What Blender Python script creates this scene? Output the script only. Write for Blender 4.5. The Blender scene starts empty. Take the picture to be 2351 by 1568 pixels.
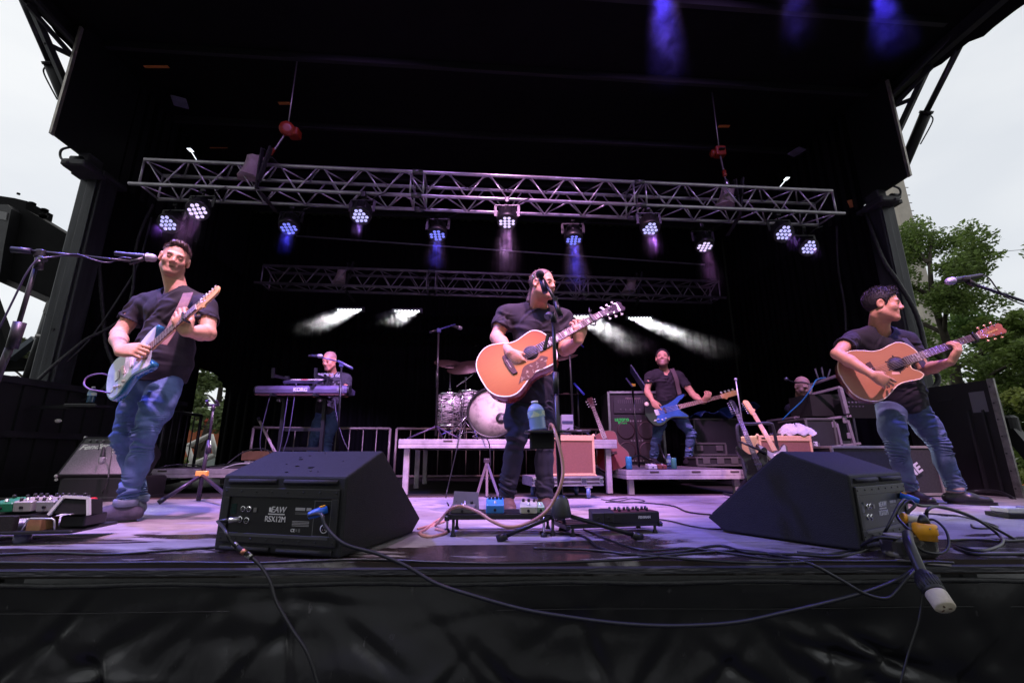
import bpy, bmesh, math, random
import numpy as np
from mathutils import Vector, Matrix
random.seed(7); np.random.seed(7)
C = bpy.context.scene
COL = C.collection
R = math.radians
# ---------------------------------------------------------------- camera
TH = R(14.0); FPX = 1045.0; CAMZ = 0.375
cd = bpy.data.cameras.new('camera'); cam = bpy.data.objects.new('camera', cd); COL.objects.link(cam)
cam.location = (0, 0, CAMZ); cam.rotation_euler = (R(90) + TH, 0, 0)
cd.sensor_width = 36; cd.lens = FPX/2351*36; cd.clip_start = .05; cd.clip_end = 900
C.camera = cam
# ---------------------------------------------------------------- sky, sun, exposure
w = bpy.data.worlds.new('World'); C.world = w; w.use_nodes = True
nt = w.node_tree; nt.nodes.clear()
wo = nt.nodes.new('ShaderNodeOutputWorld'); bg = nt.nodes.new('ShaderNodeBackground'); bg.inputs[1].default_value = .122
sk = nt.nodes.new('ShaderNodeTexSky'); sk.sky_type = 'NISHITA'; sk.sun_disc = False; sk.sun_elevation = R(52); sk.sun_rotation = R(335)
mx = nt.nodes.new('ShaderNodeMixRGB'); mx.inputs[0].default_value = .93
nz = nt.nodes.new('ShaderNodeTexNoise'); nz.inputs['Scale'].default_value = 2.2; nz.inputs['Detail'].default_value = 5; nz.inputs['Roughness'].default_value = .45
tc = nt.nodes.new('ShaderNodeTexCoord'); mp = nt.nodes.new('ShaderNodeMapping'); mp.inputs['Scale'].default_value = (1, 1, 2.6)
rp = nt.nodes.new('ShaderNodeValToRGB'); rp.color_ramp.elements[0].position = .3; rp.color_ramp.elements[1].position = .72
rp.color_ramp.elements[0].color = (.70, .73, .77, 1); rp.color_ramp.elements[1].color = (.90, .91, .91, 1)
ml = nt.nodes.new('ShaderNodeMixRGB'); ml.blend_type = 'MULTIPLY'; ml.inputs[0].default_value = 1; ml.inputs[2].default_value = (9.2, 9.2, 9.2, 1)
L = nt.links.new
L(tc.outputs['Generated'], mp.inputs[0]); L(mp.outputs[0], nz.inputs['Vector']); L(nz.outputs[0], rp.inputs[0]); L(rp.outputs[0], ml.inputs[1])
L(sk.outputs[0], mx.inputs[1]); L(ml.outputs[0], mx.inputs[2]); L(mx.outputs[0], bg.inputs[0]); L(bg.outputs[0], wo.inputs[0])
sd = bpy.data.lights.new('sun', 'SUN'); sd.energy = .5; sd.angle = R(35); sd.color = (1, .96, .9)
so = bpy.data.objects.new('sun', sd); COL.objects.link(so); so.rotation_euler = (R(-38), 0, R(25))
C.view_settings.view_transform = 'Standard'; C.view_settings.look = 'None'; C.view_settings.exposure = 0; C.view_settings.gamma = 1
C.render.filter_size = 1.15; C.cycles.use_denoising = True; C.cycles.max_bounces = 6; C.cycles.diffuse_bounces = 3; C.cycles.volume_bounces = 0
C.cycles.transparent_max_bounces = 12; C.cycles.volume_step_rate = 2.0; C.cycles.sample_clamp_indirect = 4

# ---------------------------------------------------------------- measuring
ST, CT = math.sin(TH), math.cos(TH)
def P(u, v, Y):
    "point that stands at depth Y and reads at (u, v) of the 2351 x 1568 survey picture"
    up = (784.0 - v)/FPX; k = Y/(CT - up*ST)
    return Vector(((u - 1175.5)/FPX*k, Y, CAMZ + (ST + up*CT)*k))
def proj(p):
    x, y, z = p[0], p[1], p[2]-CAMZ; d = y*CT+z*ST; return (1175.5+FPX*x/d, 784-FPX*(z*CT-y*ST)/d)
def G(u, v, z=0.0):
    up = (784.0 - v)/FPX; r = (ST + up*CT)/(CT - up*ST)
    return P(u, v, (z - CAMZ)/r)
V = Vector
def vec(a): return a if isinstance(a, Vector) else Vector(a)
def frame(x, n):
    "right-handed frame: x along x, z as near n as can be"
    x = vec(x).normalized(); n = vec(n); y = n.cross(x).normalized(); z = x.cross(y)
    return Matrix((x, y, z)).transposed()
def M4(o, R3):
    m = R3.to_4x4(); m.translation = o; return m

# ---------------------------------------------------------------- materials
MATS = {}
def mat(name, col=(.5,.5,.5), rough=.6, metal=0, var=.0, vs=8, bump=0, bs=60, spec=.5, emit=None, es=0, trans=0, coat=0, attr=False, stretch=None, sheen=0, col2=None, bdist=.004, thr=None):
    if name in MATS: return MATS[name]
    m = bpy.data.materials.new(name); m.use_nodes = True; t = m.node_tree; b = t.nodes['Principled BSDF']; l = t.links.new
    b.inputs['Base Color'].default_value = (*col, 1); b.inputs['Roughness'].default_value = rough; b.inputs['Metallic'].default_value = metal
    b.inputs['Specular IOR Level'].default_value = spec; b.inputs['Transmission Weight'].default_value = trans
    b.inputs['Coat Weight'].default_value = coat; b.inputs['Sheen Weight'].default_value = sheen
    if emit: b.inputs['Emission Color'].default_value = (*emit, 1); b.inputs['Emission Strength'].default_value = es
    co = t.nodes.new('ShaderNodeTexCoord'); src = co.outputs['Object']
    if stretch:
        mp = t.nodes.new('ShaderNodeMapping'); mp.inputs['Scale'].default_value = stretch; l(src, mp.inputs[0]); src = mp.outputs[0]
    base = None
    if attr:
        at = t.nodes.new('ShaderNodeAttribute'); at.attribute_name = 'col'; base = at.outputs['Color']
    if var or col2:
        n = t.nodes.new('ShaderNodeTexNoise'); n.inputs['Scale'].default_value = vs; n.inputs['Detail'].default_value = 8; n.inputs['Roughness'].default_value = .65; l(src, n.inputs['Vector'])
        r = t.nodes.new('ShaderNodeValToRGB'); th = thr or (.3, .7)
        r.color_ramp.elements[0].position = th[0]; r.color_ramp.elements[1].position = th[1]; l(n.outputs[0], r.inputs[0])
        x = t.nodes.new('ShaderNodeMixRGB')
        if col2:
            l(r.outputs[0], x.inputs[0]); x.inputs[1].default_value = (*col, 1); x.inputs[2].default_value = (*col2, 1)
            if base is not None: l(base, x.inputs[1])
        else:
            x.blend_type = 'MULTIPLY'; x.inputs[0].default_value = 1; x.inputs[1].default_value = (*col, 1)
            if base is not None: l(base, x.inputs[1])
            r.color_ramp.elements[0].color = (1-var,)*3+(1,); r.color_ramp.elements[1].color = (1+var*.6,)*3+(1,); l(r.outputs[0], x.inputs[2])
            rr = t.nodes.new('ShaderNodeMapRange'); rr.inputs[3].default_value = min(1, rough*(1+var*.35)); rr.inputs[4].default_value = rough*(1-var*.35); l(n.outputs[0], rr.inputs[0]); l(rr.outputs[0], b.inputs['Roughness'])
        base = x.outputs[0]
    if base is not None: l(base, b.inputs['Base Color'])
    if bump:
        n2 = t.nodes.new('ShaderNodeTexNoise'); n2.inputs['Scale'].default_value = bs; n2.inputs['Detail'].default_value = 4; l(src, n2.inputs['Vector'])
        bp = t.nodes.new('ShaderNodeBump'); bp.inputs['Strength'].default_value = bump; bp.inputs['Distance'].default_value = bdist; l(n2.outputs[0], bp.inputs['Height']); l(bp.outputs[0], b.inputs['Normal'])
    MATS[name] = m; return m
black = mat('black_paint', (.012,.012,.013), .45, var=.3, vs=6)
flat_black = mat('matte_black', (.008,.008,.009), .8, var=.3, vs=5)
plastic = mat('black_plastic', (.016,.016,.018), .4, var=.2, vs=20)
rubber = mat('cable_rubber', (.014,.014,.016), .42, var=.2, vs=15)
alu = mat('aluminium', (.55,.55,.57), .32, 1, var=.35, vs=9, bump=.1, bs=40)
chrome = mat('chrome', (.75,.75,.77), .15, 1)
steel = mat('dull_steel', (.32,.31,.30), .45, .9, var=.4, vs=10)
white_paint = mat('white_paint', (.62,.6,.6), .5, var=.3, vs=12, bump=.2, bs=30)
grey = mat('grey_paint', (.2,.2,.21), .5, var=.2)
white = mat('white_plastic', (.7,.7,.7), .4, var=.1)
print_white = mat('printed_white', (.6,.6,.6), .6)

# ---------------------------------------------------------------- mesh builder
class MB:
    def __init__(s): s.v = []; s.f = []; s.sm = []
    def add(s, vs, fs, smooth=False):
        o = len(s.v); s.v += [Vector(p) for p in vs]; s.f += [tuple(i+o for i in f) for f in fs]; s.sm += [smooth]*len(fs); return s
    def box(s, c, size, rot=None, taper=1):
        x, y, z = [k/2 for k in size]; c = vec(c); vs = []
        for dz in (-1, 1):
            t = taper if dz > 0 else 1
            for dx, dy in ((-1,-1),(1,-1),(1,1),(-1,1)):
                p = Vector((dx*x*t, dy*y*t, dz*z)); vs.append(c + (rot @ p if rot else p))
        return s.add(vs, [(0,3,2,1),(4,5,6,7),(0,1,5,4),(1,2,6,5),(2,3,7,6),(3,0,4,7)])
    def rbox(s, c, size, r, rot=None, seg=3):
        "box with rounded vertical edges and softened rims (local z up)"
        x, y, z = [k/2 for k in size]; r = min(r, x*.99, y*.99); out = []
        for cx, cy, a0 in ((x-r,y-r,0),(-x+r,y-r,90),(-x+r,-y+r,180),(x-r,-y+r,270)):
            for i in range(seg+1):
                a = R(a0 + 90*i/seg); out.append((cx + r*math.cos(a), cy + r*math.sin(a)))
        e = min(r*.5, z*.4); n = len(out); vs = []; c = vec(c)
        for (dz, k) in ((-z, 1-e/max(x,y)), (-z+e, 1), (z-e, 1), (z, 1-e/max(x,y))):
            for (a, b) in out:
                p = Vector((a*k, b*k, dz)); vs.append(c + (rot @ p if rot else p))
        fs = [(j*n+i, j*n+(i+1)%n, (j+1)*n+(i+1)%n, (j+1)*n+i) for j in range(3) for i in range(n)]
        fs += [tuple(range(n-1,-1,-1)), tuple(range(3*n, 4*n))]
        return s.add(vs, fs)
    def bar(s, p, q, r, r2=None, n=10, cap=True):
        return s.tube([p, q], r, n=n, radii=[r, r if r2 is None else r2], cap=cap)
    def beam(s, p, q, a, b, up=(0,0,1)):
        p = vec(p); q = vec(q); d = q-p; m = frame(d, up); return s.box((p+q)/2, (d.length, a, b), m)
    def tube(s, pts, r, n=8, radii=None, cap=True, closed=False):
        pts = [vec(p) for p in pts]; m = len(pts); rings = []; 
        t = (pts[1]-pts[0]).normalized(); u = t.orthogonal().normalized(); pr = t
        for i, p in enumerate(pts):
            t = (pts[min(i+1,m-1)] - pts[max(i-1,0)]).normalized()
            if closed: t = (pts[(i+1)%m] - pts[i-1]).normalized()
            if t.length < .5: t = pr
            q = pr.rotation_difference(t); u = (q @ u); u = (u - t*u.dot(t)).normalized(); pr = t; w_ = t.cross(u)
            rr = radii[i] if radii else r
            rings.append([p + (u*math.cos(2*math.pi*k/n) + w_*math.sin(2*math.pi*k/n))*rr for k in range(n)])
        vs = [v for g in rings for v in g]; fs = []
        for i in range(m if closed else m-1):
            j = (i+1) % m
            for k in range(n): fs.append((i*n+k, i*n+(k+1)%n, j*n+(k+1)%n, j*n+k))
        o = len(s.v); s.add(vs, fs, True)
        if cap and not closed:
            s.f += [tuple(o+k for k in range(n-1,-1,-1)), tuple(o+(m-1)*n+k for k in range(n))]; s.sm += [False]*2
        return s
    def lathe(s, prof, o, axis=(0,0,1), n=24, cap=True):
        "prof: list of (radius, height along axis)"
        o = vec(o); a = vec(axis).normalized(); u = a.orthogonal().normalized(); w_ = a.cross(u); m = len(prof)
        vs = [o + a*h + (u*math.cos(2*math.pi*k/n) + w_*math.sin(2*math.pi*k/n))*r for r, h in prof for k in range(n)]
        fs = [(i*n+k, i*n+(k+1)%n, (i+1)*n+(k+1)%n, (i+1)*n+k) for i in range(m-1) for k in range(n)]
        b = len(s.v); s.add(vs, fs, True)
        if cap: s.f += [tuple(b+k for k in range(n-1,-1,-1)), tuple(b+(m-1)*n+k for k in range(n))]; s.sm += [False]*2
        return s
    def ell(s, c, r, rot=None, n=16, m=10):
        c = vec(c); r = (r,)*3 if isinstance(r, (int,float)) else r; vs = []
        for i in range(m+1):
            a = math.pi*i/m
            for k in range(n):
                b = 2*math.pi*k/n; p = Vector((r[0]*math.sin(a)*math.cos(b), r[1]*math.sin(a)*math.sin(b), r[2]*math.cos(a)))
                vs.append(c + (rot @ p if rot else p))
        return s.add(vs, [(i*n+k, (i+1)*n+k, (i+1)*n+(k+1)%n, i*n+(k+1)%n) for i in range(m) for k in range(n)], True)
    def prism(s, outline, z0, z1, mtx=None, bev=0):
        "2-D outline (ccw, local xy) pushed from z0 to z1, with a small bevel at both rims; side faces smooth"
        n = len(outline); mtx = mtx or Matrix.Identity(4)
        cx = sum(p[0] for p in outline)/n; cy = sum(p[1] for p in outline)/n
        lv = [(z0, bev), (z0+bev, 0), (z1-bev, 0), (z1, bev)] if bev else [(z0, 0), (z1, 0)]
        vs = []
        nor = []
        for i in range(n):
            a = outline[i-1]; b = outline[(i+1) % n]; dx, dy = b[0]-a[0], b[1]-a[1]; l = math.hypot(dx, dy) or 1; nor.append((-dy/l, dx/l))
        for z, e in lv:
            for p, q in zip(outline, nor): vs.append(mtx @ Vector((p[0]+q[0]*e, p[1]+q[1]*e, z)))
        m = len(lv); o = len(s.v)
        s.add(vs, [(j*n+i, j*n+(i+1)%n, (j+1)*n+(i+1)%n, (j+1)*n+i) for j in range(m-1) for i in range(n)], bool(bev) and n > 12)
        s.f += [tuple(o+k for k in range(n-1,-1,-1)), tuple(o+(m-1)*n+k for k in range(n))]; s.sm += [False]*2
        return s
    def sheet(s, fn, nu, nv, smooth=True):
        vs = [fn(i/nu, j/nv) for j in range(nv+1) for i in range(nu+1)]; k = nu+1
        return s.add(vs, [(j*k+i, j*k+i+1, (j+1)*k+i+1, (j+1)*k+i) for j in range(nv) for i in range(nu)], smooth)
    def build(s, name, m, parent=None, bevel=0, local=False, solid=0, cols=None):
        me = bpy.data.meshes.new(name); off = Vector((0,0,0))
        if parent is not None and not local:
            q = parent
            while q is not None: off = off + q.location; q = q.parent
        elif parent is None and not local and s.v:
            lo = [min(v[i] for v in s.v) for i in range(3)]; hi = [max(v[i] for v in s.v) for i in range(3)]
            off = Vector(((lo[0]+hi[0])/2, (lo[1]+hi[1])/2, lo[2]))
        me.from_pydata([tuple(v-off) for v in s.v], [], s.f)
        me.polygons.foreach_set('use_smooth', s.sm); me.materials.append(m); me.validate(); me.update()
        bm = bmesh.new(); bm.from_mesh(me); bmesh.ops.recalc_face_normals(bm, faces=bm.faces); bm.to_mesh(me); bm.free()
        o = bpy.data.objects.new(name, me); COL.objects.link(o)
        if parent is not None: o.parent = parent
        elif not local: o.location = off
        if bevel:
            b = o.modifiers.new('bevel', 'BEVEL'); b.width = bevel; b.segments = 2; b.limit_method = 'ANGLE'; b.angle_limit = R(40)
        if solid:
            b = o.modifiers.new('solid', 'SOLIDIFY'); b.thickness = solid
        return o
def tag(o, label=None, cat=None, group=None, kind=None):
    if label: o['label'] = label
    if cat: o['category'] = cat
    if group: o['group'] = group
    if kind: o['kind'] = kind
    return o
def thing(name, label, cat, loc=(0,0,0), group=None, rot=None):
    o = bpy.data.objects.new(name, None); COL.objects.link(o); o.location = loc; o.empty_display_size = .1
    if rot is not None: o.rotation_euler = rot if not isinstance(rot, Matrix) else rot.to_euler()
    return tag(o, label, cat, group)
def struct(name, mb, m, **k):
    o = mb.build(name, m, **k); o['kind'] = 'structure'; return o
def dup(o, parent=None, **k):
    c = o.copy(); COL.objects.link(c)
    if parent is not None: c.parent = parent
    for ch in list(o.children): dup(ch, c)
    for a, b in k.items(): c[a] = b
    return c
def spline(pts, n=8, closed=False):
    "Catmull-Rom through the points"
    pts = [tuple(p) for p in pts]; m = len(pts); out = []; d = len(pts[0])
    for i in range(m if closed else m-1):
        p = [pts[(i+k-1) % m] if closed else pts[min(max(i+k-1, 0), m-1)] for k in range(4)]
        for j in range(n):
            t = j/n
            out.append(tuple(.5*((2*p[1][a]) + (-p[0][a]+p[2][a])*t + (2*p[0][a]-5*p[1][a]+4*p[2][a]-p[3][a])*t*t + (-p[0][a]+3*p[1][a]-3*p[2][a]+p[3][a])*t**3) for a in range(d)))
    if not closed: out.append(pts[-1])
    return out
def text(s, name, body, size, mtx, m, parent=None, thick=.0012, shear=0, bold=0, sx=1):
    "raised lettering as a mesh; mtx: local x reading direction, y up, z out"
    cu = bpy.data.curves.new('t', 'FONT'); cu.body = body; cu.size = size; cu.extrude = thick; cu.shear = shear; cu.offset = bold; cu.align_x = 'CENTER'; cu.align_y = 'CENTER'
    o = bpy.data.objects.new('t', cu); COL.objects.link(o); bpy.context.view_layer.update()
    me = bpy.data.meshes.new_from_object(o.evaluated_get(bpy.context.evaluated_depsgraph_get())); bpy.data.objects.remove(o)
    vs = [mtx @ Vector((v.co.x*sx, v.co.y, v.co.z)) for v in me.vertices]; fs = [tuple(p.vertices) for p in me.polygons]
    mb = MB(); mb.add(vs, fs)
    return mb.build(name, m, parent)
def spot(name, loc, to, energy, col, size=30, blend=.5, rad=.06):
    d = bpy.data.lights.new(name, 'SPOT'); d.energy = energy; d.color = col; d.spot_size = R(size); d.spot_blend = blend; d.shadow_soft_size = rad
    o = bpy.data.objects.new(name, d); COL.objects.link(o); o.location = loc
    o.rotation_euler = (vec(to)-vec(loc)).to_track_quat('-Z', 'Y').to_euler(); return o
# ================================================================ the stage frame (rotated a little to the camera)
YAW = R(4.4); E1 = Vector((math.cos(YAW), math.sin(YAW), 0)); E2 = Vector((-math.sin(YAW), math.cos(YAW), 0))
def S(a, b, z=0.0): return E1*a + E2*b + Vector((0, 0, z))
SROT = Matrix.Rotation(YAW, 3, 'Z')
# ground, grass and a car park, carried unseen to the front against green bounce
g = MB(); g.add([(-300,-60,-1.2),(300,-60,-1.2),(300,400,-1.2),(-300,400,-1.2)], [(0,1,2,3)])
struct('ground', g, mat('grass_ground', (.035,.05,.02), .95, var=.5, vs=1.5, bump=.5, bs=20, col2=(.09,.09,.04)))
g = MB(); g.box((-2, 0, -1.19), (60, 34, .012)); struct('car_park', g, mat('asphalt', (.06,.06,.062), .9, var=.3, vs=4, bump=.3, bs=60))
# stage floor: worn plywood, scratched and stained, damp along the front
fm = bpy.data.materials.new('worn_plywood'); fm.use_nodes = True; t = fm.node_tree; b = t.nodes['Principled BSDF']
tc = t.nodes.new('ShaderNodeTexCoord')
def noise(scale, st=(1,1,1), det=8, ro=.6, dist=0, loc=(0,0,0)):
    mp = t.nodes.new('ShaderNodeMapping'); mp.inputs['Scale'].default_value = st; mp.inputs['Location'].default_value = loc; t.links.new(tc.outputs['Object'], mp.inputs[0])
    n = t.nodes.new('ShaderNodeTexNoise'); n.inputs['Scale'].default_value = scale; n.inputs['Detail'].default_value = det; n.inputs['Roughness'].default_value = ro; n.inputs['Distortion'].default_value = dist
    t.links.new(mp.outputs[0], n.inputs['Vector']); return n.outputs[0]
def ramp(src, a, c, ca=(0,0,0), cb=(1,1,1)):
    r = t.nodes.new('ShaderNodeValToRGB'); r.color_ramp.elements[0].position = a; r.color_ramp.elements[1].position = c
    r.color_ramp.elements[0].color = (*ca, 1); r.color_ramp.elements[1].color = (*cb, 1); t.links.new(src, r.inputs[0]); return r.outputs[0]
def mixc(f, a, c, mode='MIX'):
    x = t.nodes.new('ShaderNodeMixRGB'); x.blend_type = mode
    for i, s in ((0, f), (1, a), (2, c)):
        if isinstance(s, (int, float)): x.inputs[i].default_value = s
        elif isinstance(s, tuple): x.inputs[i].default_value = (*s, 1)
        else: t.links.new(s, x.inputs[i])
    return x.outputs[0]
base = mixc(ramp(noise(2.2, (1,3,1), 10, .7, .6), .3, .7), (.20,.185,.185), (.42,.39,.395))
grain = ramp(noise(9, (.35,5,1), 8, .75, 1.5), .46, .58); base = mixc(mixc(1, grain, (.45,.45,.45), 'MULTIPLY'), base, (.13,.115,.11))
scr = ramp(noise(3.2, (1,9,1), 12, .8, 3.0, (3,7,0)), .56, .60); base = mixc(mixc(1, scr, (.5,.5,.5), 'MULTIPLY'), base, (.08,.07,.07))
spots = ramp(noise(42, (1,1.6,1), 3, .5), .70, .735); base = mixc(spots, base, (.03,.026,.026))
stn = ramp(noise(1.1, (1,1,1), 6, .6, .8, (5,2,0)), .55, .72); base = mixc(mixc(1, stn, (.55,.55,.55), 'MULTIPLY'), base, (.11,.085,.07))
# damp patches near the lip
sep = t.nodes.new('ShaderNodeSeparateXYZ'); t.links.new(tc.outputs['Object'], sep.inputs[0])
mr = t.nodes.new('ShaderNodeMapRange'); mr.inputs[1].default_value = 2.6; mr.inputs[2].default_value = 1.85; mr.inputs[3].default_value = 0; mr.inputs[4].default_value = 1; t.links.new(sep.outputs[1], mr.inputs[0])
ad = t.nodes.new('ShaderNodeMath'); ad.operation = 'MULTIPLY_ADD'; t.links.new(mr.outputs[0], ad.inputs[0]); ad.inputs[1].default_value = .24; t.links.new(noise(1.9, (.7,2.2,1), 7, .6, .8, (1,3,0)), ad.inputs[2])
wet = ramp(ad.outputs[0], .61, .68); base = mixc(wet, base, (.035,.026,.022))
t.links.new(base, b.inputs['Base Color'])
rr = t.nodes.new('ShaderNodeMapRange'); rr.inputs[3].default_value = .55; rr.inputs[4].default_value = .14; t.links.new(wet, rr.inputs[0]); t.links.new(rr.outputs[0], b.inputs['Roughness'])
bp = t.nodes.new('ShaderNodeBump'); bp.inputs['Strength'].default_value = .35; bp.inputs['Distance'].default_value = .004; t.links.new(noise(30, (.6,3,1)), bp.inputs['Height']); t.links.new(bp.outputs[0], b.inputs['Normal'])
def FE(x): return 1.80 + .02*x            # the front lip
g = MB(); y0, y1 = FE(-7), FE(7)
g.add([(-7,y0,0),(7,y1,0),tuple(S(7.2,4.45)),tuple(S(-7,4.45)),(-7,y0,-.05),(7,y1,-.05),tuple(S(7.2,4.45,-.05)),tuple(S(-7,4.45,-.05))], [(0,1,2,3),(7,6,5,4),(0,4,5,1),(1,5,6,2),(2,6,7,3),(3,7,4,0)])
fl = struct('stage_floor', g, fm); me = fl.data; off = Vector(((min(-7, S(-7,4.45).x)+max(7, S(7.2,4.45).x))/2, 0, 0))
# keep world coordinates in the mesh so the texture reads in metres
cx = off.x; cy = (y0 + S(7.2,4.45).y)/2
for v_ in me.vertices: v_.co.x += cx; v_.co.y += cy; v_.co.z += -.05
fl.location = (0,0,0)
g = MB(); g.add([tuple(S(-7,4.46,-.012)),tuple(S(7.2,4.46,-.012)),tuple(S(7.2,9,-.012)),tuple(S(-7,9,-.012)),tuple(S(-7,4.46,-.06)),tuple(S(7.2,4.46,-.06)),tuple(S(7.2,9,-.06)),tuple(S(-7,9,-.06))], [(0,1,2,3),(7,6,5,4),(0,4,5,1),(1,5,6,2),(2,6,7,3),(3,7,4,0)])
struct('rear_deck', g, mat('dark_deck', (.014,.012,.011), .8, var=.5, vs=5))
g = MB(); g.beam(S(-6.9,4.455,.004), S(7,4.455,.004), .035, .012); tag(g.build('deck_trim', mat('brown_trim', (.07,.045,.035), .6, var=.4)), 'thin brown trim strip along the rear edge of the light stage floor', 'trim strip')
# front lip: aluminium track with rope, then the black vinyl skirt
t1 = thing('stage_skirt', 'creased black vinyl skirt hanging from the front edge of the stage', 'stage skirt', (0, 1.78, -.02))
SKR = np.random.RandomState(11); SKF = [(SKR.uniform(-4.5,4.5), SKR.uniform(-1.1,-.1), SKR.uniform(.10,.42), SKR.uniform(.004,.016), SKR.uniform(-1.2,1.2), SKR.uniform(.012,.04)) for _ in range(230)]
def skirt_d(X, Z):
    "soft creases: each a short ridge with its own place, length, slant and width"
    D = np.zeros_like(X)
    for (cx, cz, ln, am, an, wd) in SKF:
        dx, dz = X-cx, Z-cz; u = dx*math.cos(an)+dz*math.sin(an); v_ = -dx*math.sin(an)+dz*math.cos(an) + .12*np.sin(u*5+cx)*ln
        e = np.exp(-(u/ln)**2*2); D += 1.7*am*e*(np.exp(-(v_/wd)**2) - .6*np.exp(-((v_-wd*1.6)/(wd*1.8))**2))
    D += .034*np.sin(X*1.3+Z*2.2+1.1*np.sin(X*.8)) + .024*np.sin(X*2.9-Z*4.1+1.6*np.sin(X*1.9+Z*2))
    return D
SX = np.linspace(-5, 5, 901); SZ = np.linspace(0, 1, 111); GX, GZ = np.meshgrid(SX, -.075-1.12*SZ); SD = skirt_d(GX, GZ)*np.minimum(1, SZ*4+.04)[:,None]
def skirt(i, j):
    a, b_ = round(i*900), round(j*110); x = SX[a]; return Vector((x, FE(x) - .024 - .05*j + SD[b_, a], -.075-1.12*j))
vinyl = mat('black_vinyl', (.010,.0098,.011), .27, bump=.35, bs=30, bdist=.007, spec=.5, col2=(.06,.058,.06), thr=(.66,.74), vs=26, stretch=(1,1,.45))
g = MB(); g.sheet(skirt, 900, 110); g.build('vinyl_sheet', vinyl, t1)
edge = mat('dirty_edge', (.030,.030,.036), .45, col2=(.16,.15,.17), thr=(.56,.70), vs=7, bump=.8, bs=40, bdist=.008, stretch=(.4,1,3))
g = MB(); g.beam((-6.5, FE(-6.5)-.008, -.026), (6.5, FE(6.5)-.008, -.026), .052, .018); g.build('edge_rail', edge, t1)
g = MB(); g.tube([(x, FE(x)-.022+.002*math.sin(x*40), -.066+.003*math.sin(x*9)) for x in [-5+.04*i for i in range(250)]], .009, n=7); g.build('rope_hem', mat('rope_black', (.018,.018,.02), .6, var=.4, vs=60, bump=1, bs=70, bdist=.004), t1)
g = MB()
g.tube([(x, FE(x)-.030, -.150+.002*math.sin(x*5)) for x in [-5+.1*i for i in range(101)]], .0015, n=5)
g.build('stitched_seam', mat('hem_vinyl', (.004,.004,.004), .4, var=.5, vs=9, bump=.8, bs=20, bdist=.01), t1)

# ---------------------------------------------------------------- roof, side panels, posts, rams
rf = thing('stage_roof', 'huge black stage roof with side panels spanning over the band', 'stage roof', tuple(S(.35, 5, 5)))
roofm = mat('roof_black', (.0015,.0015,.0019), .8, var=.4, vs=2, spec=.2)
g = MB(); A0, A1 = -4.62, 5.31
def slab(mb, a0, b0, a1, b1, z0, z1):
    p = [S(a0,b0),S(a1,b0),S(a1,b1),S(a0,b1)]
    mb.add([q+Vector((0,0,z)) for z in (z0,z1) for q in p], [(3,2,1,0),(4,5,6,7),(0,1,5,4),(1,2,6,5),(2,3,7,6),(3,0,4,7)])
slab(g, A0, .3, A1, 9, 5.0, 5.12); g.build('ceiling_panel', roofm, rf)  # front end runs on past the view, lengthened to shade the stage from sky
beamm = mat('roof_beam', (.03,.03,.036), .5, var=.3)
for b_ in (2.6, 3.6, 4.6, 5.8, 7.0, 8.2):
    g = MB(); g.beam(S(A0+.3, b_, 4.95), S(A1-.3, b_, 4.95), .05, .09); g.build('roof_beam', mat('purlin', (.012,.012,.014), .55), rf)
for a in (A0+.04, A1-.04):
    g = MB(); g.beam(S(a, .3, 4.93), S(a, 8.9, 4.93), .08, .16); g.build('edge_beam', mat('edge_beam', (.02,.021,.024), .5, var=.4), rf)
    # ragged tarp flap along the eave
    s_ = -1 if a < 0 else 1; rnd = random.Random(3+s_)
    n = 26; pr = []
    for i in range(n+1):
        b0 = 2.2 + 2.6*i/n; pr.append((b0, .03 + .05*rnd.random() + (.09 if 9 < i < 15 and s_ > 0 else 0)))
    g = MB(); vs = []; fs = []
    for i, (b0, e) in enumerate(pr): vs += [S(a+s_*.02, b0, 5.0), S(a+s_*(.03+e), b0, 4.86-e*.5)]
    fs = [(2*i,2*i+1,2*i+3,2*i+2) for i in range(n)]; g.add(vs, fs, True); g.build('tarp_flap', roofm, rf, solid=.01)
panm = mat('side_panel_black', (.006,.006,.008), .55, var=.3, vs=2)
edgem = mat('panel_edge', (.42,.39,.35), .4, .6, var=.35, vs=7)
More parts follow.
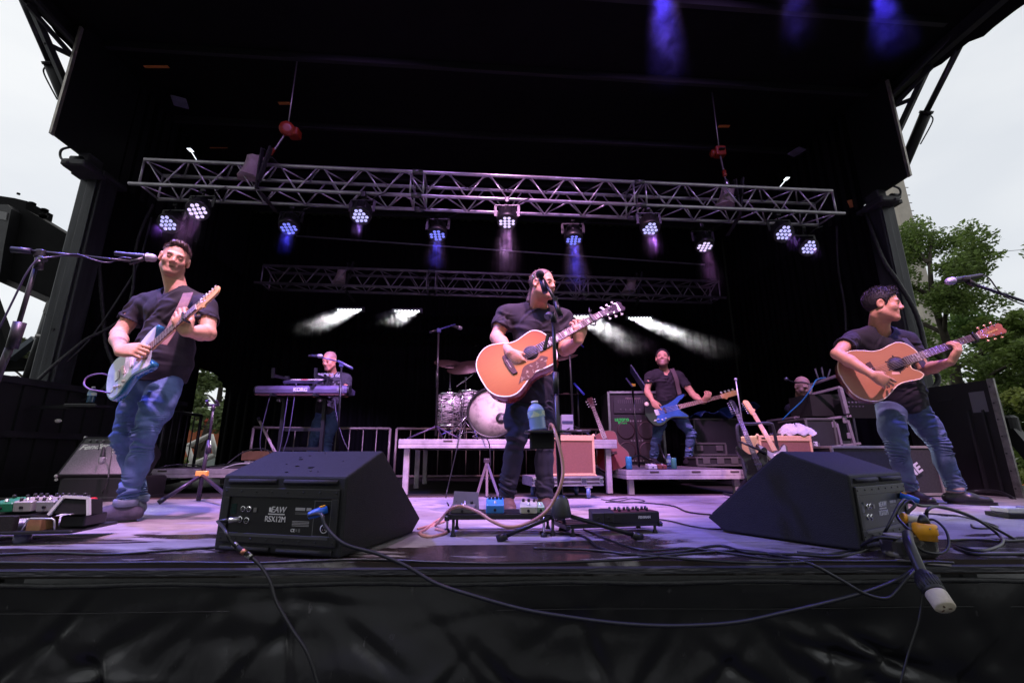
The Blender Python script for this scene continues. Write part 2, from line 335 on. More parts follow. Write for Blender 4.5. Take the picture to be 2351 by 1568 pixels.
for s_, a in ((-1, -4.36), (1, 5.0)):
    b0 = 4.36
    g = MB(); p = [(a, b0, 3.56), (a, 8.2, 3.56), (a, 8.2, 4.98), (a, b0, 4.98)]
    g.add([S(x, y, z) for x, y, z in p] + [S(x+s_*.035, y, z) for x, y, z in p], [(0,1,2,3),(7,6,5,4),(0,4,5,1),(1,5,6,2),(2,6,7,3),(3,7,4,0)])
    sp = g.build('side_panel', panm, rf)
    g = MB(); g.beam(S(a+s_*.02, b0-.012, 3.55), S(a+s_*.02, b0-.012, 4.9), .024, .045, up=tuple(E2)); e = g.build('panel_edge', edgem, sp)
    g = MB()
    for k in range(8): g.lathe([(.007,0),(.007,.004)], S(a+s_*.01, b0-.0245, 3.62+.165*k), -E2, 8)
    g.build('rivet', steel, sp)
    # corner gusset, lattice bracket outside the panel
    g = MB(); p0 = S(a+s_*.05, 4.28, 4.98); 
    g.beam(S(a+s_*.30, 4.0, 4.95), S(a+s_*.06, 4.55, 4.05), .05, .06); g.beam(S(a+s_*.24, 4.0, 4.78), S(a+s_*.02, 4.42, 4.5), .03, .04); g.beam(S(a+s_*.21,4.22,4.55), S(a+s_*.02,4.42,4.55), .03,.04)
    g.beam(S(a+s_*.26, 3.7, 4.96), S(a+s_*.02, 4.42, 4.66), .03, .04)
    g.build('bracket', beamm, rf)
    g = MB(); g.rbox(S(a-s_*.03, 4.72, 3.40), (.26, .3, .08), .03, SROT); g.rbox(S(a-s_*.05, 4.75, 3.5), (.12, .2, .14), .02, SROT); g.lathe([(.04,0),(.04,.1)], S(a+s_*.02,4.62,3.45), E1, 14)
    g.tube(spline([tuple(S(a+s_*.0,4.6,3.60)), tuple(S(a+s_*.11,4.58,3.54)), tuple(S(a+s_*.10,4.58,3.44)), tuple(S(a+s_*.0,4.56,3.38))], 6), .012)
    g.build('corner_latch', beamm, rf)
postm = mat('post_paint', (.045,.048,.052), .42, .3, var=.5, vs=3, stretch=(6,6,.6), bump=.2, bs=20)
for s_, (px, py, pw) in ((-1, (-4.725, 4.62, .23)), (1, (4.66, 5.2, .2))):
    pt = thing('stage_post', 'tall dark steel box post holding up the %s of the stage roof' % ('left side' if s_ < 0 else 'right side'), 'stage post', (px, py, -1.2), 'steel posts carrying the stage roof')
    g = MB(); g.box((px, py, 1.15), (pw, .22, 4.7), SROT); g.build('column', postm, pt, bevel=.012)
    g = MB(); g.box((px-s_*pw*.2, py-.122, 1.15), (pw*.42, .02, 4.5), SROT); g.build('rib', postm, pt, bevel=.004)
    g = MB(); g.lathe([(.016,0),(.016,.006)], (px+.03, py-.1325, 1.62), (0,-1,0), 12); g.build('bolt_hole', flat_black, pt)
    g = MB(); g.box((px, py, 3.42), (pw+.12, .34, .05), SROT); g.build('cap_plate', beamm, pt, bevel=.006)
# hydraulic rams outside
ramm = mat('ram_black', (.013,.013,.015), .5, var=.3); rodm = mat('ram_rod', (.06,.06,.066), .35, .6, var=.3)
for (lab, Y, r0, r1, r2) in (('left', (4.55,4.2,3.72), (163,262), (113,142), (48,-8)), ('right', (5.05,4.75,3.97), (2092,340), (2128,255), (2238,38))):
    a, b_, c = P(*r0, Y[0]), P(*r1, Y[1]), P(*r2, Y[2])
    rt = thing('hydraulic_ram', 'telescopic hydraulic ram outside the roof panel, on the %s of the sky gap' % lab, 'hydraulic ram', tuple(a), 'hydraulic rams lifting the roof')
    d = (b_-a).normalized()
    a = a - d*.35
    g = MB(); g.bar(a, b_, .062, n=16); g.bar(b_-d*.03, b_, .072, n=16); g.build('cylinder', ramm, rt)
    g = MB(); g.bar(b_, c, .034, n=14); g.build('rod', rodm, rt)
    g = MB(); o = Vector((.08 if lab == 'right' else -.07, -.03, 0)); g.tube(spline([tuple(b_-d*.07+o*.8), tuple(b_-d*.15+o*1.3), tuple(b_-d*.4+o)], 8), .008, n=6); g.build('hose', ramm, rt)

# ---------------------------------------------------------------- curtains
cur = mat('curtain_black', (.0011,.0011,.0013), .9, var=.3, vs=4, spec=.15)
def curtain(name, lab, p, q, z0, z1, amp=.035, wl=.16, cut=None, mtl=cur):
    p, q = vec(p), vec(q); d = (q-p); n = Vector((-d.y, d.x, 0)).normalized(); Ln = d.length; g = MB()
    def fn(i, j):
        s_ = Ln*i; z = z0 + (z1-z0)*j
        zz = z
        if cut: zz = max(z, cut(s_)) if j == 0 else z0 + (z1-z0)*j if z0+(z1-z0)*j > cut(s_) else cut(s_)
        return p + d*i + n*amp*(math.sin(2*math.pi*s_/wl+.8*math.sin(s_*3))+.4*math.sin(s_*11)) + Vector((0,0,zz-p.z))
    g.sheet(fn, int(Ln/wl*8), 14); o = g.build(name, mtl, solid=.004); return tag(o, lab, 'curtain')
curtain('back_curtain', 'wide black backdrop curtain hanging across the rear of the stage', S(-4.42,8.36), S(5.0,8.35), -.05, 4.95)
curtain('side_curtain', 'black side curtain hanging behind the left steel post', S(-4.38,5.1), S(-4.38,7.42), -.3, 4.95)
curtain('side_curtain', 'black drape drawn over the head of the gap to the trees', S(-4.38,7.40), S(-4.40,8.36), -.3, 4.95, amp=.02, cut=lambda s_: 1.72 - .05*s_ - .6*max(0, s_-.5)**1.3)
curtain('side_curtain', 'black side curtain hanging behind the right steel post', S(5.0,4.98), S(5.0,8.35), -.3, 4.95, amp=.02, mtl=cur)

# ---------------------------------------------------------------- lighting trusses
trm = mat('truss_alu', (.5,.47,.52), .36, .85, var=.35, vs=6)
def truss(name, lab, a, b_, hgt, joints, trm):
    "a, b_: left and right end of the front top chord"
    a, b_ = vec(a), vec(b_); d = (b_-a); Ln = d.length; x = d.normalized(); back = Vector((0,0,1)).cross(x).normalized(); dn = Vector((0,0,-1))
    t = thing(name, lab, 'truss', tuple((a+b_)/2+dn*hgt), 'box trusses hung across the stage')
    cs = [(0,0),(0,hgt),(hgt,0),(hgt,hgt)]
    ext = {0:.0, 1:.12, 2:.0, 3:.0}
    for k, (bk, dw) in enumerate(cs):
        g = MB(); o = back*bk + dn*dw
        e = .10 if k in (1,) else 0
        g.bar(a+o-x*e, b_+o+x*e, .0215, n=12); g.build('chord', trm, t)
    g = MB(); step = .44; n = round(Ln/step); step = Ln/n
    for i in range(n):
        p = a + x*step*i
        for o in (Vector((0,0,0)), back*hgt):
            g.bar(p+o+x*.03, p+o+x*step*.5+dn*hgt, .009, n=6); g.bar(p+o+x*step*.5+dn*hgt, p+o+x*(step-.03), .009, n=6)
        for dw in (0, hgt):
            o = dn*dw; g.bar(p+o, p+o+x*step*.5+back*hgt, .0085, n=6); g.bar(p+o+x*step*.5+back*hgt, p+o+x*step, .0085, n=6)
    g.build('bracing', trm, t)
    for s_ in joints:
        for e in (-.07, .07) if 0 < s_ < Ln else (0,):
            g = MB(); p = a + x*(s_+e); c4 = [p, p+dn*hgt, p+dn*hgt+back*hgt, p+back*hgt]
            for i in range(4): g.bar(c4[i], c4[(i+1)%4], .0115, n=8)
            g.build('joint_frame', trm, t)
    for s_ in joints:
        if 0 < s_ < Ln:
            for bk, dw in cs:
                g = MB(); p = a + x*s_ + back*bk + dn*dw; g.bar(p-x*.055, p+x*.055, .030, n=10); g.build('coupler', mat('truss_dark', (.12,.12,.125), .45, .8), t)
    return t, a, x, back, dn, Ln
TA, TB = P(332,367,4.20), P(1910,438,4.79); TB.z = TA.z = 3.40
TF = truss('lighting_truss', 'long front aluminium box truss carrying the coloured lamps', TA, TB, .29, (0, 2.85, 5.35, (TB-TA).length), trm)
RA, RB = P(604,614,6.62), P(1650,651,7.3); RA.z = RB.z = 3.25
TR = truss('lighting_truss', 'rear aluminium box truss hung lower behind the front one', RA, RB, .29, (0, 2.6, 5.1, (RB-RA).length), mat('truss_alu_shaded', (.27,.25,.27), .5, .8, var=.35, vs=6))  # darker copy of the truss metal: weaker light at the rear put into colour
# white slings / rigging cloths and straps on the trusses, chain hoists above
cloth = mat('rigging_canvas', (.32,.26,.25), .8, var=.35, vs=10, bump=.6, bs=25, bdist=.01)
orange = mat('hoist_orange', (.22,.022,.006), .45, var=.3); amber = mat('amber_label', (.75,.2,.02), .5)
def hoist(u, v, Yt, lab, front=True, s=1):
    p = P(u, v, Yt); 
    t = thing('chain_bag', 'pale canvas chain bag tied to the %s' % lab, 'chain bag', tuple(p), 'canvas chain bags on the trusses')
    g = MB()
    def fn(i, j):
        a = 2*math.pi*i; r = (.085+.03*(1-j) - .02*math.sin(j*3))*(1+.12*math.sin(3*a+j*2)+.06*math.sin(7*a))*s
        return p + Vector((r*math.cos(a)+.06*(j-.5)*s, r*.8*math.sin(a), (.24*j-.12)*s))
    g.sheet(fn, 24, 8); g.add([fn(i/24, 0) for i in range(24)], [tuple(range(24))]); g.build('bag', cloth, t)
    x = TF[2]; q = p + x*.13*s
    t2 = thing('rigging_strap', 'black strap looped around the %s' % lab, 'strap', tuple(q), 'black straps round the trusses')
    g = MB(); g.sheet(lambda i, j: q + Vector((.035*(j-.5)*2+.05*math.sin(i*3), -.06+ .42*(.5-.5*math.cos(2*math.pi*i))*0 + (-.02 if i<.5 else .34), 0)) + Vector((0,0,.22-.9*abs(i-.5)*2*.5)), 12, 2) if False else None
    g.beam(q+Vector((-.02,-.05,.2)), q+Vector((-.02,-.05,-.27)), .015, .05, up=(0,1,0)); g.beam(q+Vector((.07,-.05,.22)), q+Vector((-.01,-.055,-.2)), .02, .055, up=(0,1,0)); g.beam(q+Vector((-.02,-.05,.2)), q+Vector((.02,.34,.2)), .045, .012); g.beam(q+Vector((-.02,-.05,-.27)), q+Vector((0,.34,-.33)), .045, .012)
    g.build('webbing', flat_black, t2)
    return p, q
p, q = hoist(578, 385, 4.30, 'left part of the front truss')
p2, q2 = hoist(1668, 452, 4.86, 'right part of the front truss')
hoist(783, 633, 6.9, 'left part of the rear truss'); hoist(1447, 655, 7.3, 'right part of the rear truss')
for (lab, u, v, Yh, uu, vv) in (('left', 660, 300, 4.45, 592, 392), ('right', 1652, 350, 5.0, 1672, 440)):
    h = P(u, v, Yh); t = thing('chain_hoist', 'orange chain hoist hanging from the roof above the %s chain bag' % lab, 'chain hoist', tuple(h), 'chain hoists under the roof')
    g = MB(); ax = Vector((.3,-.85,-.2)).normalized()
    if lab == 'left':
        g.lathe([(.03,0),(.075,.01),(.085,.04),(.08,.06),(.045,.075),(.03,.075)], h, ax, 20); g.rbox(h+Vector((.07,.03,-.02)), (.12,.12,.1), .02)
    else:
        g.rbox(h, (.13,.1,.13), .02); g.lathe([(.045,0),(.05,.03),(.03,.05)], h+Vector((-.07,0,-.02)), (-1,0,0), 16)
    g.build('motor_body', orange, t)
    g = MB(); g.rbox(h+Vector((.0,-.052 if lab=='right' else .05,0)), (.075,.01,.075), .01, Matrix.Rotation(R(90),3,'X')); g.build('cover_plate', flat_black, t)
    g = MB(); g.bar(h, Vector((h.x, h.y, 4.98)), .008, n=6); e = P(uu, vv, Yh-.12)
    g.tube(spline([tuple(h), tuple(h+(e-h)*.5+Vector((0,0,-.03))), tuple(e)], 6), .012, n=6); g.build('chain', steel, t)
    g = MB(); k = h+(e-h)*.55; g.lathe([(.012,-.05),(.028,-.03),(.02,0),(.03,.03),(.012,.06)], k, (e-h), 10); g.build('hook', orange, t)
    g = MB(); k = h+(e-h)*.8; g.lathe([(.02,-.05),(.032,-.03),(.032,.03),(.02,.05)], k, (e-h), 10); g.build('shackle', alu, t)
# small amber reflectors and pale stickers under the roof
for (u, v, Y, du, dv, wd) in ((359,154,4.3,27,3,.016),(653,238,4.6,11,17,.02),(1662,291,4.9,11,-13,.02),(502,340,5.0,20,1,.008)):
    a, b_ = P(u-du, v-dv, Y), P(u+du, v+dv, Y); dz = 4.985-(a.z+b_.z)/2
    sc = (4.895-CAMZ)/((a.z+b_.z)/2-CAMZ); a = Vector((a.x*sc, a.y*sc, 4.895)); b_ = Vector((b_.x*sc, b_.y*sc, 4.895))
    g = MB(); g.beam(a, b_, wd*2.2, .008); tag(g.build('amber_reflector', mat('amber_dim', (.55,.2,.05), .5)), {359:'long flat amber reflector under the roof near the left panel',653:'short slanted amber reflector above the left chain hoist',1662:'short slanted amber reflector above the right chain hoist',502:'faint thin amber reflector above the left end of the front truss'}[u], 'reflector')
for (u, v, a, b_, lab) in ((296,402,-4.4,5.3,'left'),(1954,468,4.98,5.6,'right')):
    p = P(u, v, 5.05 if lab=='left' else 5.5); g = MB(); g.box(p, (.075,.008,.11), Matrix.Rotation(R(12 if lab=='left' else -12),3,'Y')); tag(g.build('warning_label', mat('amber_tag', (.6,.22,.08), .6)), 'small orange warning label beyond the %s end of the front truss' % lab, 'label')
for (u, v, lab) in ((413,235,'left'),(1829,349,'right')):
    p = P(u, v, 5.0); sc = (4.89-CAMZ)/(p.z-CAMZ); p = Vector((p.x*sc, p.y*sc, 4.89)); g = MB(); g.rbox(p, (.17,.2,.012), .01, Matrix.Rotation(R(25),3,'Z')); tag(g.build('roof_sticker', mat('dim_paper', (.16,.16,.22), .8, var=.3)), 'dim grey square sticker under the %s half of the roof' % lab, 'sticker')
for (u, v, du, dv, Y, lab) in ((437,345,20,32,5.2,'left'),(1806,411,-20,24,5.6,'right')):
    a = P(u, v, Y); b_ = P(u+du, v+dv, Y); g = MB(); g.rbox(a, (.055,.008,.07), .012, Matrix.Rotation(R(90),3,'X')); g.bar(a, b_, .006, n=6)
    tag(g.build('work_lamp', mat('lamp_glow_white', (.8,.85,.9), .5, emit=(.85,.93,1), es=1.6)), 'tiny lit work lamp on a stalk above the %s end of the front truss' % lab, 'work lamp')
# cross pipe seen behind the lamps
for pts, lab in (([P(965-285,580-38,6.0), P(1618,608,6.4)], 'thin grey pipe crossing the stage between the two trusses'),):
    g = MB(); g.bar(*pts, .012, n=8); tag(g.build('cross_pipe', mat('pipe_dim', (.12,.12,.13), .5, .6)), lab, 'pipe')
# ================================================================ lamps
BLUE = (.07,.06,1.0); VIO = (.42,.13,1.0); PUR = (.80,.30,1.0); WHT = (1,.97,1.0)
def smoke_mat(name, length, dens, col=(1,1,1), ns=6, rad=None):
    m = bpy.data.materials.new(name); m.use_nodes = True; t = m.node_tree; t.nodes.clear(); l = t.links.new
    out = t.nodes.new('ShaderNodeOutputMaterial'); vs = t.nodes.new('ShaderNodeVolumeScatter'); vs.inputs['Color'].default_value = (*col, 1); vs.inputs['Anisotropy'].default_value = .1
    tc = t.nodes.new('ShaderNodeTexCoord'); sp = t.nodes.new('ShaderNodeSeparateXYZ'); l(tc.outputs['Object'], sp.inputs[0])
    n = t.nodes.new('ShaderNodeTexNoise'); n.inputs['Scale'].default_value = ns; n.inputs['Detail'].default_value = 5; n.inputs['Distortion'].default_value = .8; l(tc.outputs['Object'], n.inputs['Vector'])
    r = t.nodes.new('ShaderNodeMapRange'); r.inputs[1].default_value = .42; r.inputs[2].default_value = .66; r.inputs[3].default_value = .12; r.inputs[4].default_value = 1; l(n.outputs[0], r.inputs[0])
    f = t.nodes.new('ShaderNodeMapRange'); f.inputs[1].default_value = 0; f.inputs[2].default_value = length; f.inputs[3].default_value = 1; f.inputs[4].default_value = 0; l(sp.outputs[2], f.inputs[0])
    pw = t.nodes.new('ShaderNodeMath'); pw.operation = 'POWER'; l(f.outputs[0], pw.inputs[0]); pw.inputs[1].default_value = 1.9
    a = t.nodes.new('ShaderNodeMath'); a.operation = 'MULTIPLY'; l(r.outputs[0], a.inputs[0]); l(pw.outputs[0], a.inputs[1])
    b = t.nodes.new('ShaderNodeMath'); b.operation = 'MULTIPLY'; l(a.outputs[0], b.inputs[0]); b.inputs[1].default_value = dens
    if rad:
        cx = t.nodes.new('ShaderNodeCombineXYZ'); l(sp.outputs[0], cx.inputs[0]); l(sp.outputs[1], cx.inputs[1]); ln = t.nodes.new('ShaderNodeVectorMath'); ln.operation = 'LENGTH'; l(cx.outputs[0], ln.inputs[0])
        rz = t.nodes.new('ShaderNodeMapRange'); rz.inputs[1].default_value = 0; rz.inputs[2].default_value = length; rz.inputs[3].default_value = rad[0]; rz.inputs[4].default_value = rad[1]; l(sp.outputs[2], rz.inputs[0])
        dv = t.nodes.new('ShaderNodeMath'); dv.operation = 'DIVIDE'; l(ln.outputs['Value'], dv.inputs[0]); l(rz.outputs[0], dv.inputs[1])
        fr = t.nodes.new('ShaderNodeMapRange'); fr.interpolation_type = 'SMOOTHSTEP'; fr.inputs[1].default_value = .1; fr.inputs[2].default_value = .95; fr.inputs[3].default_value = 1.7; fr.inputs[4].default_value = 0; l(dv.outputs[0], fr.inputs[0])
        b2 = t.nodes.new('ShaderNodeMath'); b2.operation = 'MULTIPLY'; l(b.outputs[0], b2.inputs[0]); l(fr.outputs[0], b2.inputs[1]); b = b2
    l(b.outputs[0], vs.inputs['Density']); l(vs.outputs[0], out.inputs['Volume'])
    return m
def smoke(o, d, length, r0, r1, dens, lab, n=16, flat=1, rot=None):
    d = vec(d).normalized(); g = MB(); g.lathe([(.004,-.002),(r0,0),(r1,length),(r1*.6,length*1.01),(.004,length*1.012)], (0,0,0), (0,0,1), n, cap=True)
    if flat != 1:
        for v_ in g.v: v_.y *= flat
    ob = g.build('smoke', smoke_mat('smoke_drift', length, dens, rad=(r0,r1)), local=True); ob.location = o
    ob.rotation_euler = (rot if rot is not None else d.to_track_quat('Z', 'Y').to_matrix()).to_euler(); return tag(ob, lab, 'smoke', kind='stuff')
def lens_mat(name, col, es): return mat(name, (.02,.02,.02), .3, emit=col, es=es)
LM = {'b': lens_mat('lens_blue', (.20,.22,1), 1.2), 'v': lens_mat('lens_violet', (.50,.48,1), 1.3), 'p': lens_mat('lens_lilac', (.74,.60,1), 1.3)}
ZL = 2.80; lampaxis = Vector((0,-.42,-.9)).normalized()
PARS = [ # u, v, kind, aim offset, smoke length, place words
 (385,515,'v',(.15,-1.0,-1.1),.30,'lowest lamp at the far left end of the front truss'),
 (453,485,'p',(.35,-.9,-1.2),.85,'lilac lamp second from the left, throwing a smoky purple beam'),
 (663,525,'b',(.1,-.35,-1),.35,'dim blue lamp third from the left, low under the truss'),
 (827,498,'v',(.05,-.45,-1),.20,'white-violet lamp fourth from the left, just under the chord'),
 (1004,541,'b',(.05,-.3,-1),.5,'dim blue lamp fifth from the left with a faint blue beam'),
 (1164,511,'p',(0,-.3,-1),.8,'lilac lamp at the middle of the truss above the singer'),
 (1317,552,'b',(0,-.25,-1),.75,'blue lamp just right of the middle with a strong blue beam'),
 (1493,527,'v',(-.05,-.4,-1),.4,'blue-violet lamp fourth from the right'),
 (1618,567,'p',(-.05,-.3,-1),.7,'pale lilac lamp third from the right, low with a faint beam'),
 (1800,537,'v',(-.1,-.9,-1),.35,'violet lamp second from the right under the truss end'),
 (1858,570,'v',(-.2,-1,-1),.22,'bright violet lamp hanging lowest at the far right end')]
parm = mat('par_housing', (.006,.006,.007), .4, var=.3)
for (u, v, k, aim, sl, lab) in PARS:
    up = (784.0-v)/FPX; Y = (ZL-CAMZ)/((ST+up*CT)/(CT-up*ST)); c = P(u, v, Y); ax = vec(aim).normalized()
    t = thing('par_lamp', lab, 'stage lamp', tuple(c), 'LED stage lamps hung under the front truss')
    g = MB(); g.lathe([(.108,0),(.112,-.02),(.112,-.06),(.10,-.07),(.098,-.15),(.07,-.19),(.0,-.20)], c, ax, 20)
    for i in range(10):
        a = 2*math.pi*i/10; q = ax.orthogonal().normalized(); w_ = ax.cross(q); p = c - ax*.11 + (q*math.cos(a)+w_*math.sin(a))*.103; g.beam(p-ax*.045, p+ax*.035, .006, .014, up=tuple((p-(c-ax*.11))))
    g.build('housing', parm, t)
    g = MB(); q = Vector((1,0,0)) - ax*ax.x; q.normalize(); w_ = ax.cross(q)
    for row, n in ((-1.5,2),(-.5,4),(.5,4),(1.5,2)) if k != 'v' else ((-1,3),(0,4),(1,3),(2,2)):
        for j in range(n):
            x = (j-(n-1)/2)*.044; y = (row if k != 'v' else row-.2)*.041; rr = .0185
            g.lathe([(rr,.0),(rr*.8,.006)], c + q*x + w_*y + ax*.001, ax, 10)
    g.build('led_cluster', LM[k], t)
    g = MB(); g.lathe([(.102,-.004),(.102,-.001)], c, ax, 24); g.build('glow_plate', {'b': lens_mat('halo_blue', (.03,.02,1), .8), 'v': lens_mat('halo_violet', (.12,.06,1), 1.0), 'p': lens_mat('halo_lilac', (.35,.10,1), 1.0)}[k], t)  # emissive disc added between the LEDs for their coloured halo
    g = MB(); h = Vector((c.x, c.y, 3.08)) - ax*0; pv = c - ax*.09
    for s_ in (-1, 1):
        e = Vector((s_*.125, 0, 0)); g.beam(pv+e, pv+e+Vector((0,.02,.14)), .012, .028, up=(1,0,0))
    g.beam(pv+Vector((-.13,.02,.14)), pv+Vector((.13,.02,.14)), .028, .012); g.bar(pv+Vector((0,.02,.14)), Vector((pv.x, pv.y+.02, 3.10)), .010, n=8); g.rbox((pv.x, pv.y+.02, 3.09), (.06,.06,.07), .015)
    g.build('yoke', parm, t)
    g = MB(); g.tube(spline([tuple(c-ax*.19), tuple(c-ax*.24+Vector((.05,.05,0))), (c.x+.12, c.y+.05, 3.06), (c.x+.25, c.y+.05, 3.12)], 6), .006, n=6); g.build('power_lead', rubber, t)
    colr = {'b': BLUE, 'v': VIO, 'p': PUR}[k]
    spot('stage_light', c+ax*.03, c+ax, {'b': 170, 'v': 90, 'p': 80}[k], colr, 28, 1.0, .05)
    if sl: smoke(c+ax*.02, ax, sl, .105, .105+sl*.22, {'b': 1.7, 'v': 1.2, 'p': .7}[k], 'thin smoke lit by the stage lamp: ' + lab)
# washes from the lamps on the front edge of the roof, above the picture (blue beams show at its top), plus spots added to brighten truss and left floor
for (x, y, to, e, col, sz) in ((1.25,3.35,(1.5,3.4,0),60,(.10,.05,1),30),(2.75,3.6,(2.9,3.7,0),60,(.09,.07,1),34),(1.1,1.2,(.2,3.2,1.3),2100,(.92,.46,.88),34),(-1.2,1.0,(-1.95,2.9,1.2),1900,(.92,.46,.88),32),(2.2,1.0,(2.9,3.7,1.3),1700,(.92,.48,.85),30),
    (-3.6,2.4,(-1.3,2.9,.3),1600,(.16,.14,1),50),(4.2,2.8,(2.2,3.6,.7),1000,(.16,.10,1),50),(-1.0,2.6,(.2,3.2,1.4),500,(.22,.12,1),40),(.0,2.1,(.6,5.4,0),1150,(.90,.44,.88),60),(-1.0,2.4,(-1.2,3.4,0),320,(.9,.55,1),60),(-1.6,2.3,(-1.8,4.6,3.2),110,(.6,.32,1),90),(2.2,2.3,(2.0,4.8,3.2),110,(.6,.32,1),90),(-2.0,1.3,(-1.7,2.3,0),420,(.85,.72,1),60)):
    spot('stage_light', (x, y, 4.82), to, e, col, sz, .6, .08)
for (u, v, Y, ln, dn_) in ((1518,-40,3.45,1.15,2.6),(2020,-40,3.40,.85,2.2),(1820,-60,3.4,.8,.8)):
    c = P(u, v, Y); smoke(c, (.02,.1,-1), ln, .15, .30, dn_, 'blue-lit smoke under the roof lamp at the top of the picture, %s one' % ({1518:'left',2020:'right',1820:'faint middle'}[u]))
    spot('stage_light', c+Vector((0,0,.05)), c+Vector((.02,.1,-1)), {1518:230,2020:190,1820:60}[u], (.06,.035,1), 30, 1.0, .06)
# four white LED bars under the rear truss, each throwing a flat smoky beam
bl = mat('led_white', (.8,.8,.8), .3, emit=(.93,.97,1), es=2.2)
for (u0, u1, v, eu, ev, eY, dn_) in ((775,833,711,690,762,5.9,4.6),(905,966,714,885,744,6.4,7),(1315,1375,726,1480,808,5.9,4.6),(1440,1495,730,1680,815,5.6,3.8)):
    a, b_ = P(u0, v, 6.95 if u0 < 1100 else 7.3), P(u1, v, 6.98 if u0 < 1100 else 7.34); c = (a+b_)/2; x = (b_-a).normalized()
    t = thing('led_bar', 'white LED bar under the rear truss, ' + {775:'leftmost, above the keyboard player',905:'second from the left',1315:'third from the left, beside the guitar headstock',1440:'rightmost'}[u0], 'LED bar', tuple(c), 'white LED bars under the rear truss')
    g = MB(); g.beam(a-x*.03, b_+x*.03, .06, .07); g.beam(c-x*.12+Vector((0,0,.03)), c-x*.12+Vector((0,0,.22)), .02,.03); g.beam(c+x*.12+Vector((0,0,.03)), c+x*.12+Vector((0,0,.22)), .02,.03); g.build('housing', parm, t)
    g = MB()
    for i in range(8): g.rbox(a+x*((b_-a).length*(i+.5)/8)+Vector((0,-.034,-.012)), (.030,.030,.01), .007, Matrix.Rotation(R(80),3,'X'))
    g.build('led_cluster', bl, t)
    d = P(eu, ev, eY) - c; ln = d.length; d.normalize(); o = c + Vector((0,-.05,-.02))
    ld = bpy.data.lights.new('bar_light', 'AREA'); ld.shape = 'RECTANGLE'; ld.size = (b_-a).length; ld.size_y = .03; ld.energy = 6.5; ld.color = WHT; ld.spread = R(12)
    lo = bpy.data.objects.new('bar_light', ld); COL.objects.link(lo); lo.location = o
    z = -d; xx = (x - z*x.dot(z)).normalized(); m = Matrix((xx, z.cross(xx), z)).transposed(); lo.rotation_euler = m.to_euler()
    # the beam's own drift of smoke: a slanted slab of haze
    g = MB(); hw = (b_-a).length/2
    sec = [(-hw,-.03),(hw,-.03),(hw,.03),(-hw,.03)]
    vs = []
    for k in range(7):
        s_ = ln*k/6; f = 1+.35*k/6
        vs += [Vector((px*f, py*(1+2.2*k/6), s_)) for px, py in sec]
    fs = [(4*k+i,4*k+(i+1)%4,4*k+4+(i+1)%4,4*k+4+i) for k in range(6) for i in range(4)]+[(3,2,1,0),(24,25,26,27)]
    g.add(vs, fs); md = Matrix((xx, d.cross(xx), d)).transposed()
    ob = g.build('smoke', smoke_mat('smoke_white', ln, dn_, ns=4), local=True); ob.location = o; ob.rotation_euler = md.to_euler()
    tag(ob, 'bright white smoky beam falling from the LED bar ' + {775:'leftmost of the four',905:'second from the left',1315:'beside the guitar headstock',1440:'rightmost of the four'}[u0], 'smoke', kind='stuff')

for (u, v, to, e, col) in ((827,498,(-2.3,6.0,1.1),950,(.55,.33,1)),(1493,527,(2.0,6.1,1.2),330,(.75,.32,.9)),(1164,511,(-.3,5.2,.8),260,(.8,.42,.95)),(1858,570,(3.9,6.0,.9),160,(.5,.3,1)),(453,485,(-2.9,5.3,.3),160,(.6,.3,1))):
    up = (784.0-v)/FPX; Y = (ZL-CAMZ)/((ST+up*CT)/(CT-up*ST)); spot('stage_light', P(u, v, Y)+Vector((0,-.06,-.12)), to, e, col, 44, .7, .06)
# ================================================================ outside: trees, building, side structures
def leaf_mesh(centres, radii, n, size, seed, squash=.8):
    r = np.random.RandomState(seed); k = r.choice(len(centres), n, p=np.array(radii)**2/np.sum(np.array(radii)**2)); c = np.array(centres)[k]
    d = r.normal(size=(n,3)); d /= np.linalg.norm(d, axis=1)[:,None]; rad = np.array(radii)[k]*(r.rand(n)**.45); p = c + d*rad[:,None]*np.array((1,1,squash))
    a = r.normal(size=(n,3)); a[:,2] *= .5; a /= np.linalg.norm(a, axis=1)[:,None]; b = np.cross(a, r.normal(size=(n,3))); b /= np.linalg.norm(b, axis=1)[:,None]; s = size*(.6+.8*r.rand(n))[:,None]
    v_ = np.stack([p-a*s, p+b*s*.55, p+a*s, p-b*s*.55], 1).reshape(-1,3); f = np.arange(4*n).reshape(-1,4); return v_, f, r
leafm = bpy.data.materials.new('foliage'); leafm.use_nodes = True; t = leafm.node_tree; b = t.nodes['Principled BSDF']; b.inputs['Roughness'].default_value = .6
at = t.nodes.new('ShaderNodeAttribute'); at.attribute_name = 'col'; t.links.new(at.outputs['Color'], b.inputs['Base Color'])
tr_ = t.nodes.new('ShaderNodeBsdfTranslucent'); ms_ = t.nodes.new('ShaderNodeMixShader'); ms_.inputs[0].default_value = .45; t.links.new(at.outputs['Color'], tr_.inputs[0]); t.links.new(b.outputs[0], ms_.inputs[1]); t.links.new(tr_.outputs[0], ms_.inputs[2]); t.links.new(ms_.outputs[0], t.nodes['Material Output'].inputs[0])
bark = mat('bark', (.05,.04,.03), .9, var=.4, vs=6, bump=.6, bs=20, bdist=.02)
